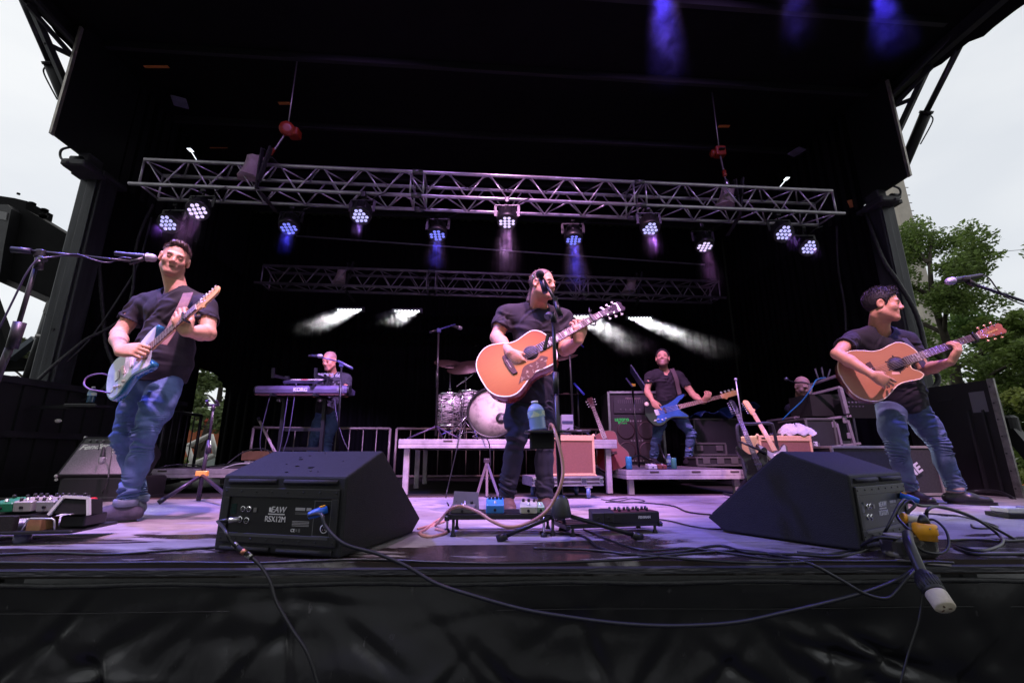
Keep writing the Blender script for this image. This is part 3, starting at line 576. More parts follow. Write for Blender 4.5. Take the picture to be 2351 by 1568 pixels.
def tree(lab, base, h, spread, nclump, nleaf, size, seed, tint=(.07,.12,.03), name='tree', limbs=9, low=.25):
    base = vec(base); r = random.Random(seed); t = thing(name, lab, 'tree', tuple(base)); g = MB(); cs = []; rs = []
    pts = [base + Vector((.05*h*math.sin(k*1.3+seed)*k/8, .04*h*math.cos(k+seed)*k/8, h*.92*k/8)) for k in range(9)]
    g.tube(pts, .1, n=8, radii=[.028*h*(1-.10*k)**1.6+.012 for k in range(9)])
    for i in range(limbs):
        k = low + (.95-low)*i/limbs; p = pts[int(k*8)]; a = i*2.4+seed; ln = spread*(1.15-.75*k)*r.uniform(.75,1.15); e = p + Vector((math.cos(a)*ln, math.sin(a)*ln, h*.10*r.uniform(.4,1.5))); m = p+(e-p)*.5+Vector((0,0,.03*h))
        g.tube(spline([tuple(p), tuple(m), tuple(e)], 4), .03, n=6, radii=[.010*h*(1-.1*j)*.8 for j in range(9)])
        for j in range(max(1, nclump//limbs)):
            s_ = r.uniform(.35,1.08); q = p+(e-p)*s_ + Vector((r.gauss(0,.11)*spread, r.gauss(0,.11)*spread, r.gauss(0,.10)*spread)); cs.append(tuple(q)); rs.append(spread*r.uniform(.05,.17))
            if j % 2 == 0: g.bar(p+(e-p)*min(s_,1)*.9, q, .008, .004, 5)
    for j in range(5): cs.append(tuple(pts[-1]+Vector((r.gauss(0,.12)*spread, r.gauss(0,.12)*spread, r.uniform(-.4,.35)*spread*.5)))); rs.append(spread*r.uniform(.1,.2))
    g.build('trunk', bark, t)
    v_, f, rr = leaf_mesh(cs, rs, nleaf, size, seed); me = bpy.data.meshes.new('crown'); vv = v_-np.array(base)
    me.vertices.add(len(vv)); me.vertices.foreach_set('co', vv.ravel().astype(np.float32)); me.loops.add(f.size); me.loops.foreach_set('vertex_index', f.ravel().astype(np.int32)); me.polygons.add(len(f)); me.polygons.foreach_set('loop_start', np.arange(0, f.size, 4, dtype=np.int32)); me.update(calc_edges=True)
    c = np.ones((len(f),4)); q = rr.rand(len(f),1); c[:,:3] = np.array(tint)*(.55+.9*q)*np.array((1.0,1.0,1.0)) + np.array((.03,.03,0))*(rr.rand(len(f),1) > .88); at = me.color_attributes.new('col', 'FLOAT_COLOR', 'POINT'); at.data.foreach_set('color', np.repeat(c, 4, 0).ravel().astype(np.float32))
    me.materials.append(leafm); o = bpy.data.objects.new('crown', me); COL.objects.link(o); o.parent = t; return t
def gp(u, Y): return Vector(((u-1175.5)/FPX/.95*Y, Y, -1.2))
tree('tall loose-crowned green tree behind the right guitarist', gp(2150,11.5), 8.1, 2.8, 230, 52000, .046, 3, (.135,.20,.05), limbs=16, low=.16)
tree('broad green tree at the right edge, lower than the tall one', gp(2345,10.5), 5.0, 2.3, 100, 24000, .055, 5, (.16,.23,.055), limbs=13, low=.12)
tree('dense dark green tree behind the upright black panel', gp(2225,14), 5.6, 2.7, 50, 16000, .07, 8, (.11,.19,.05), limbs=12, low=.05)
tree('yellow-green shrub low at the right edge', gp(2350,8.5), 2.9, 1.4, 26, 9000, .05, 12, (.2,.24,.06), 'shrub', limbs=9, low=.05)
tree('leafy tree seen through the gap in the left curtains', Vector((-11.5,17.5,-1.2)), 7.4, 3.4, 60, 14000, .10, 21, (.15,.20,.08), limbs=14, low=.12)
tree('small sparse bush beyond the far-left frame', Vector((-13.8,12.8,-1.2)), 4.9, 1.5, 20, 3000, .05, 31, (.05,.06,.03), 'bush', limbs=9, low=.2)
# concrete pylon
pyl = P(2078,520,26); t = thing('concrete_pylon', 'tall pale concrete pylon rising behind the tree right of the roof', 'pylon', (pyl.x, pyl.y, -1.2)); g = MB(); g.beam((pyl.x+.1,pyl.y,-1.2), P(2066,447,26)+Vector((-.35,0,2.0)), .85, .8, up=(0,-1,0)); g.build('shaft', mat('pale_concrete', (.42,.38,.33), .85, var=.15, vs=1.5, bump=.2, bs=5), t, bevel=.04)
g = MB(); 
for k in range(10): q = P(2066,447,26)+Vector((.42-.0*k,0,.5-.55*k)); g.bar(q, q+Vector((.22,0,0)), .03, n=5)
g.build('climbing_rungs', steel, t)
# brick building through the gap
bt = thing('brick_building', 'low red brick building with a pale wall seen through the left gap', 'building', (-15.4, 21.5, -1.2)); g = MB(); g.box((-15.4,23.5,.35), (7,4,3.1)); brick = mat('brick_red', (.40,.11,.05), .85, var=.25, vs=5); g.build('wall', brick, bt)
g = MB(); g.box((-15.4,23.4,2.0), (7.3,4.3,.2)); g.build('roof', mat('roof_red', (.5,.05,.03), .6), bt); g = MB(); g.box((-13.4,21.49,.0), (1.6,.05,.9)); wn = g.build('window', mat('window_pale', (.3,.34,.33), .3), bt); g = MB(); g.box((-13.4,21.46,.0), (.06,.03,.9)); g.box((-13.4,21.46,-.44), (1.7,.05,.08)); g.build('frame', white, wn)
g = MB(); g.rbox((-16.6,21.47,.35), (.9,.04,.6), .01); g.build('notice', white, bt)
t = thing('tube_frame', 'leaning white tube frame outside the left gap', 'frame', tuple(P(460,1060,11))); g = MB(); wp = mat('white_tube', (.62,.6,.56), .45)
for a, b_ in (((418,1030),(484,998)),((484,998),(496,1044)),((496,1044),(430,1070)),((430,1022),(452,1095)),((430,1070),(470,1058))): g.bar(P(*a,10.5), P(*b_,10.5), .055, n=8)
g.build('tubes', wp, t)
t = thing('traffic_cone', 'orange barrel at the right edge below the trees', 'barrel', (P(2345,1100,12).x, 12, -1.2)); g = MB(); o = Vector((P(2347,1100,10).x, 10, -1.2)); g.lathe([(.3,0),(.3,.03),(.24,.03),(.2,1.0),(.1,1.05)], o, (0,0,1), 16); g.build('cone_body', mat('cone_orange', (.7,.2,.03), .5), t)
# ---- black walls folded up at both wings
ribm = mat('ribbed_black', (.009,.009,.010), .5, var=.4, vs=5)
t = thing('wing_panel', 'black ribbed wing panel standing along the left side of the stage', 'wing panel', (-4.5, 4.6, 0), 'folded wing panels at the stage sides')
p0, p1 = Vector((-4.62,3.7,0)), Vector((-4.46,6.2,0)); d = (p1-p0).normalized(); n = Vector((d.y,-d.x,0)); Lw = (p1-p0).length
g = MB(); g.beam(p0+Vector((0,0,.52)), p1+Vector((0,0,.52)), .05, 1.02); g.build('sheet', ribm, t)
g = MB()
for k in range(12): q = p0+d*(.12+Lw*k/12)+n*.035; g.beam(q+Vector((0,0,.03)), q+Vector((0,0,1.0)), .04, .035, up=tuple(n))
g.build('ribs', ribm, t)
g = MB()
for z in (1.04, .56, .05): g.beam(p0+n*.04+Vector((0,0,z)), p1+n*.04+Vector((0,0,z)), .05, .06)
g.build('rails', mat('rail_black', (.016,.016,.018), .4, var=.4), t)
g = MB(); g.ell(P(134,966,4.3), (.035,.012,.018), None, 12, 6); g.build('badge', mat('pale_badge', (.5,.48,.45), .5), t)
bo = P(207,925,4.2); g = MB(); g.rbox(bo+Vector((-.02,.02,-.03)), (.3,.2,.03), .01); g.beam(bo+Vector((-.17,.05,-.03)), Vector((-4.5, bo.y+.1, bo.z-.03)), .04,.03); tag(g.build('side_shelf', black), 'small black shelf bracketed to the left wing panel', 'shelf'); 
p0, p1 = RP_ = (P(2351,1147,1), 0) if False else (Vector((4.60,4.35,0)), Vector((4.47,4.97,0))); d = (p1-p0).normalized(); n = Vector((-d.y*-1, d.x*-1, 0)); n = Vector((-abs(d.y), -abs(d.x), 0)).normalized()
t = thing('wing_panel', 'upright black wing panel with a silver edge right of the right guitarist', 'wing panel', tuple(p0), 'folded wing panels at the stage sides')
zt0, zt1 = 1.08, 1.08
vs = [p0, p1, p1+Vector((0,0,zt1)), p0+Vector((0,0,zt0))]; g = MB(); g.add([q for q in vs]+[q-n*.05 for q in vs], [(0,1,2,3),(7,6,5,4),(0,4,5,1),(1,5,6,2),(2,6,7,3),(3,7,4,0)]); pn = g.build('sheet', mat('wing_black', (.008,.008,.010), .45, var=.4, vs=3), t)
g = MB(); q = p0-d*.012; g.beam(q+Vector((0,0,.0)), q+Vector((0,0,zt0+.01)), .055, .022, up=tuple(n)); ed = g.build('silver_edge', mat('edge_silver', (.30,.29,.28), .4, .6, var=.5, vs=12), t)
g = MB()
for k in range(7): g.lathe([(.008,0),(.008,.005)], q+n*.03+Vector((0,0,.08+.155*k)), n, 8)
g.build('rivets', mat('rivet_dark', (.08,.08,.08), .4, .6), ed)
g = MB(); q = p0+d*.06+n*.003; g.add([q+Vector((0,0,.78)), q+d*.13+Vector((0,0,.78)), q+d*.13+Vector((0,0,.98)), q+Vector((0,0,.98))], [(0,1,2,3)]); g.build('grey_sticker', mat('sticker_grey', (.14,.14,.16), .6), t)
g = MB(); q = p0+d*.22+n*.015; g.beam(q+Vector((0,0,.02)), q+Vector((0,0,.80)), .02, .03, up=tuple(n)); g.beam(q-d*.12+Vector((0,0,.02)), q-d*.12+Vector((0,0,.80)), .015, .02, up=tuple(n)); g.beam(q+d*.12+Vector((0,0,.93)), q+d*.25+Vector((0,0,.93)), .012, .01, up=tuple(n)); g.build('stiffeners', mat('stiffener', (.03,.03,.034), .4, .3), t)
g = MB(); q = p0+Vector((.10,.12,0)); g.rbox(q+Vector((.04,.05,.80)), (.10,.14,.22), .03); g.rbox(q+Vector((.14,.02,.62)), (.12,.14,.26), .05); g.beam(q+Vector((.12,0,.6)), q+Vector((.2,-.25,.0)), .12, .1); g.build('hinge_bracket', ribm, t)
cableish = spline([tuple(Vector((4.0,4.3,.02))), tuple(P(2230,1128,4.5)), tuple(P(2290,1128,4.35)), tuple(P(2330,1146,4.2))], 6); g = MB(); g.tube(cableish, .014, n=8); tag(g.build('hose', rubber), 'thick black hose arching at the foot of the right wing panel', 'hose')
# ---- black platform frame outside at the far left
sf = thing('side_tower', 'black steel frame with a deep box beam joining the left stage post', 'side tower', tuple(P(40,860,5.3))); Yt = 5.3
tw_ = mat('tower_black', (.004,.004,.0045), .8, var=.4, vs=3, spec=.15)
def poly(g, pts, Y, th): a = [P(u,v,Y) for u, v in pts]; n = len(a); g.add(a+[q+Vector((0,th,0)) for q in a], [tuple(range(n)), tuple(range(2*n-1,n-1,-1))]+[(i,(i+1)%n,n+(i+1)%n,n+i) for i in range(n)])
g = MB(); poly(g, [(-60,452),(0,450),(33,455),(62,462),(58,480),(168,546),(150,600),(135,693),(60,660),(0,634),(-60,612)], Yt, .35); g.build('box_beam', tw_, sf)
g = MB(); poly(g, [(-60,468),(18,470),(26,480),(10,560),(-2,640),(-60,640)], Yt-.12, .12); g.build('side_cabinet', mat('cabinet_black', (.02,.02,.022), .5, var=.4), sf)
g = MB(); poly(g, [(-5,484),(17,488),(13,506),(-5,502)], Yt-.13, .008); g.build('pale_label', mat('label_grey', (.22,.22,.22), .6), sf)
for (u, v) in ((70,482),(99,497)): g = MB(); q = P(u, v, Yt+.1); g.lathe([(.03,-.02),(.045,.0),(.045,.02),(.025,.03),(.025,.07),(.04,.075),(.04,.10),(.02,.11)], q, (0,0,1), 14); g.build('bolt', tw_, sf)
g = MB(); g.lathe([(.018,0),(.018,.02)], P(42,447,Yt+.1), (0,0,1), 12); g.build('small_cap', tw_, sf)
g = MB(); poly(g, [(0,634),(135,693),(130,706),(0,648)], Yt-.03, .3); g.build('lower_flange', mat('flange_brown', (.022,.018,.016), .5, var=.4), sf)
g = MB(); g.bar(P(122,694,5.15), P(62,880,5.15), .055, n=14); cy = g.build('jack_leg', mat('jack_black', (.02,.021,.023), .35, .3), sf); g = MB(); g.bar(P(98,770,5.15), P(96,777,5.15), .062, n=14); g.build('clamp_ring', steel, cy); g = MB(); g.tube([P(108,693,5.0), P(100,716,5.0), P(105,726,5.0)], .007); g.build('hook', steel, cy)
g = MB(); g.beam(P(84,778,5.4), P(24,824,5.4), .10, .06); g.build('grey_strut', mat('strut_bluegrey', (.10,.12,.15), .5), sf)
g = MB(); poly(g, [(-80,815),(60,822),(66,845),(-80,848)], 5.5, .2); poly(g, [(-80,862),(110,868),(130,1000),(-80,1000)], 5.2, .1); poly(g, [(-30,660),(0,745),(16,795),(-8,830),(-60,830)], 5.4, .12); g.build('lower_beams', tw_, sf)
# ---- braided hoses and leads by the posts
hosem = mat('braided_hose', (.018,.018,.020), .4, var=.6, vs=30, bump=1.2, bs=60, bdist=.01, stretch=(1,1,2.5))
def hose(lab, pts, r=.018, m=None): 
    g = MB(); q = spline([tuple(p) for p in pts], 10); g.tube(q, r, n=9, radii=[r*(1+.13*(i%2)) for i in range(len(q))]); return tag(g.build('hose', m or hosem), lab, 'hose')
hose('braided black hose dropping down the inner side of the left post', [P(268,405,4.85), P(262,450,4.8), P(244,520,4.75), P(229,590,4.75), P(231,650,4.75), P(237,720,4.8), P(243,790,4.8), P(262,850,4.8), P(240,890,4.8), P(200,915,4.8), P(150,940,4.8)])
hose('braided black hose swinging from the truss end down to the foot of the left post', [P(352,470,4.9), P(330,514,4.85), P(312,573,4.8), P(304,668,4.75), P(281,728,4.7), P(245,756,4.65), P(201,777,4.6), P(165,805,4.5), P(120,842,4.45), P(88,872,4.4)], .014)
hose('straight thin lead slanting behind the left guitarist\'s microphone', [P(348,500,5.0), P(320,600,4.9), P(280,672,4.8), P(205,780,4.7), P(130,850,4.6)], .009, rubber)
hose('braided black hose running down the outer face of the right post', [P(1985,480,5.3), P(2024,590,5.1), P(2063,650,5.05), P(2104,722,5.0), P(2124,801,4.95), P(2126,840,4.9), P(2152,862,4.9), P(2150,884,4.9), P(2130,893,4.9), P(2080,894,4.9)], .024)
hose('thin braided hose hanging inside the right post', [P(1921,520,5.6), P(1923,590,5.6), P(1928,640,5.6), P(1939,700,5.6), P(1942,760,5.6)], .014)
bottle_spot = bo

# ---- unseen leaf mass added behind the camera to cut sky light on the stage
v_, f, rr = leaf_mesh([(x, -17+2*math.sin(x*.3)-.012*x*x*-1*0, z) for x in range(-44,45,3) for z in (0,3.5,7,10.5)], [2.9]*120, 26000, .34, 77)
me = bpy.data.meshes.new('sky_block_trees'); me.vertices.add(len(v_)); me.vertices.foreach_set('co', v_.ravel().astype(np.float32)); me.loops.add(f.size); me.loops.foreach_set('vertex_index', f.ravel().astype(np.int32)); me.polygons.add(len(f)); me.polygons.foreach_set('loop_start', np.arange(0, f.size, 4, dtype=np.int32)); me.update(calc_edges=True)
c = np.ones((len(f)*4,4)); c[:,:3] = np.array((.028,.032,.022)); at = me.color_attributes.new('col', 'FLOAT_COLOR', 'POINT'); at.data.foreach_set('color', c.ravel().astype(np.float32)); me.materials.append(leafm)
o = bpy.data.objects.new('sky_block_trees', me); COL.objects.link(o); tag(o, 'unseen dark trees added behind the camera to block sky light', 'light blocker', kind='stuff')
# ================================================================ people: bodies and clothes grown as one smooth surface from a distance field
class Field:
    def __init__(s, lo, hi, h):
        s.lo = np.array(lo, float); s.h = h; s.n = np.ceil((np.array(hi, float)-s.lo)/h).astype(int)+1
        s.d = np.full(tuple(s.n), .08, np.float32)
    def sub(s, lo, hi):
        a = np.clip(np.floor((np.array(lo)-s.lo)/s.h).astype(int), 0, s.n); b = np.clip(np.ceil((np.array(hi)-s.lo)/s.h).astype(int)+1, 0, s.n)
        if (b <= a).any(): return None
        ax = [s.lo[i] + s.h*np.arange(a[i], b[i], dtype=np.float32) for i in range(3)]
        return tuple(slice(a[i], b[i]) for i in range(3)), ax[0][:,None,None].astype(np.float32), ax[1][None,:,None].astype(np.float32), ax[2][None,None,:].astype(np.float32)
    def mix(s, sl, nd, k, cut):
        a = s.d[sl]
        if cut:
            nd = -nd; h = np.clip(.5-.5*(a-nd)/-k if False else .5+.5*(nd-a)/k, 0, 1); s.d[sl] = a*(1-h)+nd*h + k*h*(1-h)
        else:
            h = np.clip(.5+.5*(nd-a)/k, 0, 1); s.d[sl] = nd*(1-h)+a*h - k*h*(1-h)
    def cap(s, a, b, ra, rb=None, k=.02, fl=None, cut=False):
        a = np.array(a, float); b = np.array(b, float); rb = ra if rb is None else rb; m = max(ra, rb)+k+.02
        q = s.sub(np.minimum(a,b)-m, np.maximum(a,b)+m)
        if q is None: return
        sl, X, Y, Z = q; ab = b-a; L2 = max(float(ab@ab), 1e-9)
        x, y, z = X-a[0], Y-a[1], Z-a[2]; t = np.clip((x*ab[0]+y*ab[1]+z*ab[2])/L2, 0, 1).astype(np.float32)
        x = x-t*ab[0]; y = y-t*ab[1]; z = z-t*ab[2]
        if fl is not None:
            n, sc = np.array(fl[0], float), fl[1]; w_ = (x*n[0]+y*n[1]+z*n[2])*(sc-1); x = x+w_*n[0]; y = y+w_*n[1]; z = z+w_*n[2]
        s.mix(sl, np.sqrt(x*x+y*y+z*z)-(ra+(rb-ra)*t), k, cut)
    def ell(s, c, r, rot=None, k=.02, cut=False):
        c = np.array(c, float); r = np.array((r,)*3 if isinstance(r,(int,float)) else r, float); m = r.max()+k+.02
        q = s.sub(c-m, c+m)
        if q is None: return
        sl, X, Y, Z = q; x, y, z = X-c[0], Y-c[1], Z-c[2]
        if rot is not None:
            M_ = np.array(rot); x, y, z = (x*M_[0,i]+y*M_[1,i]+z*M_[2,i] for i in range(3))
        k0 = np.sqrt((x/r[0])**2+(y/r[1])**2+(z/r[2])**2); k1 = np.sqrt((x/r[0]**2)**2+(y/r[1]**2)**2+(z/r[2]**2)**2)+1e-9
        s.mix(sl, k0*(k0-1)/k1, k, cut)
    def plane(s, p, n, c=None, rad=None, k=.004):
        "cut away everything on the +n side (inside radius rad of c, if given)"
        p = np.array(p, float); n = np.array(n, float); n /= np.linalg.norm(n)
        q = s.sub(np.array(c)-rad, np.array(c)+rad) if rad else s.sub(s.lo, s.lo+s.n*s.h)
        if q is None: return
        sl, X, Y, Z = q; nd = (X-p[0])*n[0]+(Y-p[1])*n[1]+(Z-p[2])*n[2]
        if rad: nd = np.where((X-c[0])**2+(Y-c[1])**2+(Z-c[2])**2 < rad*rad, nd, -.1)
        s.d[sl] = np.maximum(s.d[sl], nd)
    def wrinkle(s, fn):
        m = np.abs(s.d) < .04; i = np.nonzero(m); p = [s.lo[a]+s.h*i[a] for a in range(3)]; s.d[m] += fn(*p).astype(np.float32)
    def mesh(s):
        d = s.d; I = d < 0; n = d.shape
        act = np.zeros([k-1 for k in n], bool); anyin = act.copy(); allin = ~act
        for dx in (0,1):
            for dy in (0,1):
                for dz in (0,1):
                    q = I[dx:n[0]-1+dx, dy:n[1]-1+dy, dz:n[2]-1+dz]; anyin |= q; allin &= q
        act = anyin & ~allin; idx = np.nonzero(act); m = len(idx[0]); ids = np.full(act.shape, -1, np.int64); ids[act] = np.arange(m)
        pos = np.zeros((m,3)); cnt = np.zeros(m); cor = {}
        for c in [(a,b,e) for a in (0,1) for b in (0,1) for e in (0,1)]: cor[c] = d[idx[0]+c[0], idx[1]+c[1], idx[2]+c[2]].astype(float)
        for c in cor:
            for ax in range(3):
                if c[ax]: continue
                e = list(c); e[ax] = 1; e = tuple(e); a, b = cor[c], cor[e]; x = (a < 0) != (b < 0); t = np.where(x, a/np.where(a==b, 1, a-b), 0)
                for k in range(3): pos[:,k] += np.where(x, c[k] + (t if k == ax else 0), 0)
                cnt += x
        pos /= cnt[:,None]; pos = (pos + np.array(idx).T)*s.h + s.lo; faces = []
        for ax in range(3):
            o = [a for a in range(3) if a != ax]; lo = [slice(None)]*3; hi = [slice(None)]*3; lo[ax] = slice(0, n[ax]-1); hi[ax] = slice(1, n[ax])
            A, B = I[tuple(lo)], I[tuple(hi)]; x = A != B; e = np.array(np.nonzero(x)).T
            ok = np.all([(e[:,a] > 0) & (e[:,a] < n[a]-1) for a in o], axis=0); e = e[ok]; fl = A[e[:,0],e[:,1],e[:,2]]
            q = []
            for da, db in ((-1,-1),(0,-1),(0,0),(-1,0)):
                f = e.copy(); f[:,o[0]] += da; f[:,o[1]] += db; q.append(ids[f[:,0],f[:,1],f[:,2]])
            q = np.array(q).T
            if ax == 1: fl = ~fl
            q[~fl] = q[~fl][:,::-1]; faces.append(q)
        return pos, np.concatenate(faces)
    def build(s, name, m, parent, col=None, smooth=1):
        v_, f = s.mesh(); me = bpy.data.meshes.new(name)
        off = np.zeros(3); q = parent
        while q is not None: off += np.array(q.location); q = q.parent
        # light Laplacian relax takes the voxel grain off
        for _ in range(smooth):
            acc = np.zeros_like(v_); cn = np.zeros(len(v_))
            for a, b in ((0,1),(1,2),(2,3),(3,0)):
                np.add.at(acc, f[:,a], v_[f[:,b]]); np.add.at(acc, f[:,b], v_[f[:,a]]); np.add.at(cn, f[:,a], 1); np.add.at(cn, f[:,b], 1)
            v_ = v_*.5 + .5*acc/np.maximum(cn,1)[:,None]
        # drop stray crumbs: keep it one surface
        vv = v_-off; me.vertices.add(len(vv)); me.vertices.foreach_set('co', vv.ravel().astype(np.float32))
        me.loops.add(f.size); me.loops.foreach_set('vertex_index', f.ravel().astype(np.int32)); me.polygons.add(len(f)); me.polygons.foreach_set('loop_start', np.arange(0, f.size, 4, dtype=np.int32))
        try: me.polygons.foreach_set('loop_total', np.full(len(f), 4, np.int32))
        except Exception: pass
        me.update(calc_edges=True); me.validate(); me.polygons.foreach_set('use_smooth', np.ones(len(me.polygons), bool)); me.materials.append(m)
        if col is not None:
            at = me.color_attributes.new('col', 'FLOAT_COLOR', 'POINT'); cc = np.ones((len(vv), 4)); cc[:,:3] = col(v_); at.data.foreach_set('color', cc.ravel().astype(np.float32))
        o = bpy.data.objects.new(name, me); COL.objects.link(o); o.parent = parent; return o
def A(v_): return np.array(v_, float)
skin = mat('skin', (1,1,1), .52, attr=True, var=.12, vs=28, bump=.5, bs=120, bdist=.003, spec=.35)
denim = mat('denim_blue', (.075,.13,.26), .85, var=.45, vs=7, bump=.5, bs=300, bdist=.002, attr=False)
denim_dark = mat('denim_dark', (.006,.008,.016), .85, var=.4, vs=6, bump=.5, bs=300, bdist=.002)
denim_mid = mat('denim_mid', (.065,.10,.17), .85, var=.5, vs=6, bump=.5, bs=300, bdist=.002)
shirt_m = mat('black_cotton', (.011,.009,.013), .9, var=.25, vs=12, bump=.3, bs=250, bdist=.002)
hair_d = mat('hair_dark', (.008,.006,.006), .7, var=.5, vs=60, bump=.4, bs=90, bdist=.003, stretch=(1,1,.35))
hair_b = mat('hair_brown', (.06,.03,.02), .5, var=.5, vs=60, bump=1, bs=90, bdist=.006, stretch=(1,1,.35))
hair_g = mat('hair_greybrown', (.15,.10,.08), .5, var=.5, vs=50, bump=1, bs=80, bdist=.006, stretch=(1,1,.35))
eye_m = mat('eye_dark', (.02,.012,.01), .2)
def head_parts(F, c, M, s, jaw=1.0):
    def w_(x, y, z): return c + M @ np.array((x, y, z))*s
    E_ = lambda p, r, k=.02, cut=False: F.ell(w_(*p), [q*s for q in r], M, k*s, cut)
    K_ = lambda p, q, a, b, k=.015, cut=False: F.cap(w_(*p), w_(*q), a*s, b*s, k*s, None, cut)
    E_((0,-.012,.032), (.076,.096,.084)); E_((0,.034,-.035), (.060,.060,.074), .03)
    for x in (-1,1):
        K_((x*.052*jaw,-.002,-.06), (x*.018,.070,-.100), .020, .019, .03); E_((x*.037,.060,-.030), (.027,.024,.026), .02)
        E_((x*.080,-.006,-.008), (.012,.022,.034), .006)
        E_((x*.088,.002,-.006), (.008,.012,.020), .006, True)
    K_((-.036,.083,.019), (.036,.083,.019), .012, .012, .015)
    for x in (-1,1): E_((x*.031,.101,.000), (.019,.014,.0115), .012, True); E_((x*.031,.0815,-.001), (.0135,.0115,.0085), .005)
    K_((0,.090,.008), (0,.107,-.027), .0075, .0120, .012)
    for x in (-1,1): E_((x*.012,.101,-.033), (.009,.010,.008), .006)
    K_((-.021,.086,-.061), (.021,.086,-.061), .0075, .0075, .01); K_((-.018,.086,-.073), (.018,.086,-.073), .0078, .0078, .008)
    K_((-.026,.0985,-.0665), (.026,.0985,-.0665), .003, .003, .004, True)
    E_((0,.076,-.100), (.022,.020,.018), .02)
def hand(F, W, d, pn, thumb, curls, s=1.0, spread=.06, tc=.5, ret=None):
    d = A(d); d /= np.linalg.norm(d); pn = A(pn); pn -= d*(pn@d); pn /= np.linalg.norm(pn); a = np.cross(d, pn)*thumb
    # a points to the thumb side
    Lm = .088*s
    for i in range(4):
        o = (1.5-i)*.0195*s; base = W + a*o*.55; kn = W + a*o*(1.05) + d*(Lm*(1,.99,.95,.88)[i])
        F.cap(base, kn, .014*s, .0112*s, .014*s); q = kn; c = curls[i] if not isinstance(curls[i], (int,float)) else (curls[i],)*3; ang = 0
        lens = [(.042,.026,.021),(.047,.029,.022),(.044,.028,.021),(.034,.021,.018)][i]
        dd = d*math.cos(spread*(1.5-i)) + a*math.sin(spread*(1.5-i))
        for j in range(3):
            ang += c[j]; v_ = dd*math.cos(ang) + pn*math.sin(ang); e = q + v_*lens[j]*s
            F.cap(q, e, (.0098-.0008*j)*s, (.0092-.0009*j)*s, .003*s); q = e
        if ret is not None: ret.append(q)
    F.ell(W + d*.045*s, (.040*s,.040*s,.018*s), np.array([a, d, pn]).T, .015*s)
    b = W + a*.024*s + d*.018*s + pn*.006*s; m1 = b + (a*.55+d*.72+pn*tc*.6)*.040*s; m2 = m1 + (a*.22+d*.85+pn*tc)*.030*s; m3 = m2 + (a*-.05+d*.85+pn*tc*1.2)*.024*s
    F.cap(b, m1, .0150*s, .0118*s, .014*s); F.cap(m1, m2, .0112*s, .0102*s, .004*s); F.cap(m2, m3, .0102*s, .0088*s, .003*s)
def fabric(seed, amp, freq=1.0, dirs=None):
    r = np.random.RandomState(seed); ph = r.rand(12)*6.3
    def fn(x, y, z):
        w1 = .5*np.sin(x*9*freq+ph[0])+.5*np.sin(z*7*freq+ph[1]+y*6); w2 = np.sin(y*8*freq+ph[2]+x*5)
        a = np.sin((z*1.0+x*.45)*34*freq+3.0*w1+ph[3]); b = np.sin((z*.75-x*.8+y*.3)*27*freq+2.6*w2+ph[4]); c = np.sin((x+y*.5)*31*freq+2*w1+z*9+ph[5])
        e = np.clip(.5+.7*w1, 0, 1)
        g = np.clip(.35+.8*np.sin(x*13*freq+z*6+ph[6]+2*w2)*np.sin(z*11*freq-y*5+ph[7]), 0, 1)
        return -amp*g*(np.abs(a)**1.5*e + np.abs(b)**1.6*(1-e)*.9 + .35*c) 
    return fn
def creases(L_):
    "L_: (centre, long axis, cross axis, length, width, depth)"
    L_ = [(A(c), A(a)/np.linalg.norm(a), A(n), l, w_, d) for c, a, n, l, w_, d in L_]
    def fn(x, y, z):
        o = np.zeros(len(x)); p = np.stack([x,y,z],1)
        for c, a, n, l, w_, d in L_:
            ii = np.nonzero((np.abs(x-c[0]) < 2.2*l+.06) & (np.abs(z-c[2]) < 2.2*l+.06) & (np.abs(y-c[1]) < .2))[0]
            if not len(ii): continue
            q = p[ii]-c; u = q@a; n2 = n-a*(n@a); n2 /= np.linalg.norm(n2)+1e-9; v_ = q@n2 + .25*u*u/l; k = np.cross(a, n2); t = q@k
            e = np.exp(-2*(u/l)**2-(t/.10)**4); o[ii] += -d*e*(np.exp(-(v_/w_)**2) - .75*np.exp(-((v_-1.7*w_)/(w_*1.2))**2))
        return o
    return fn
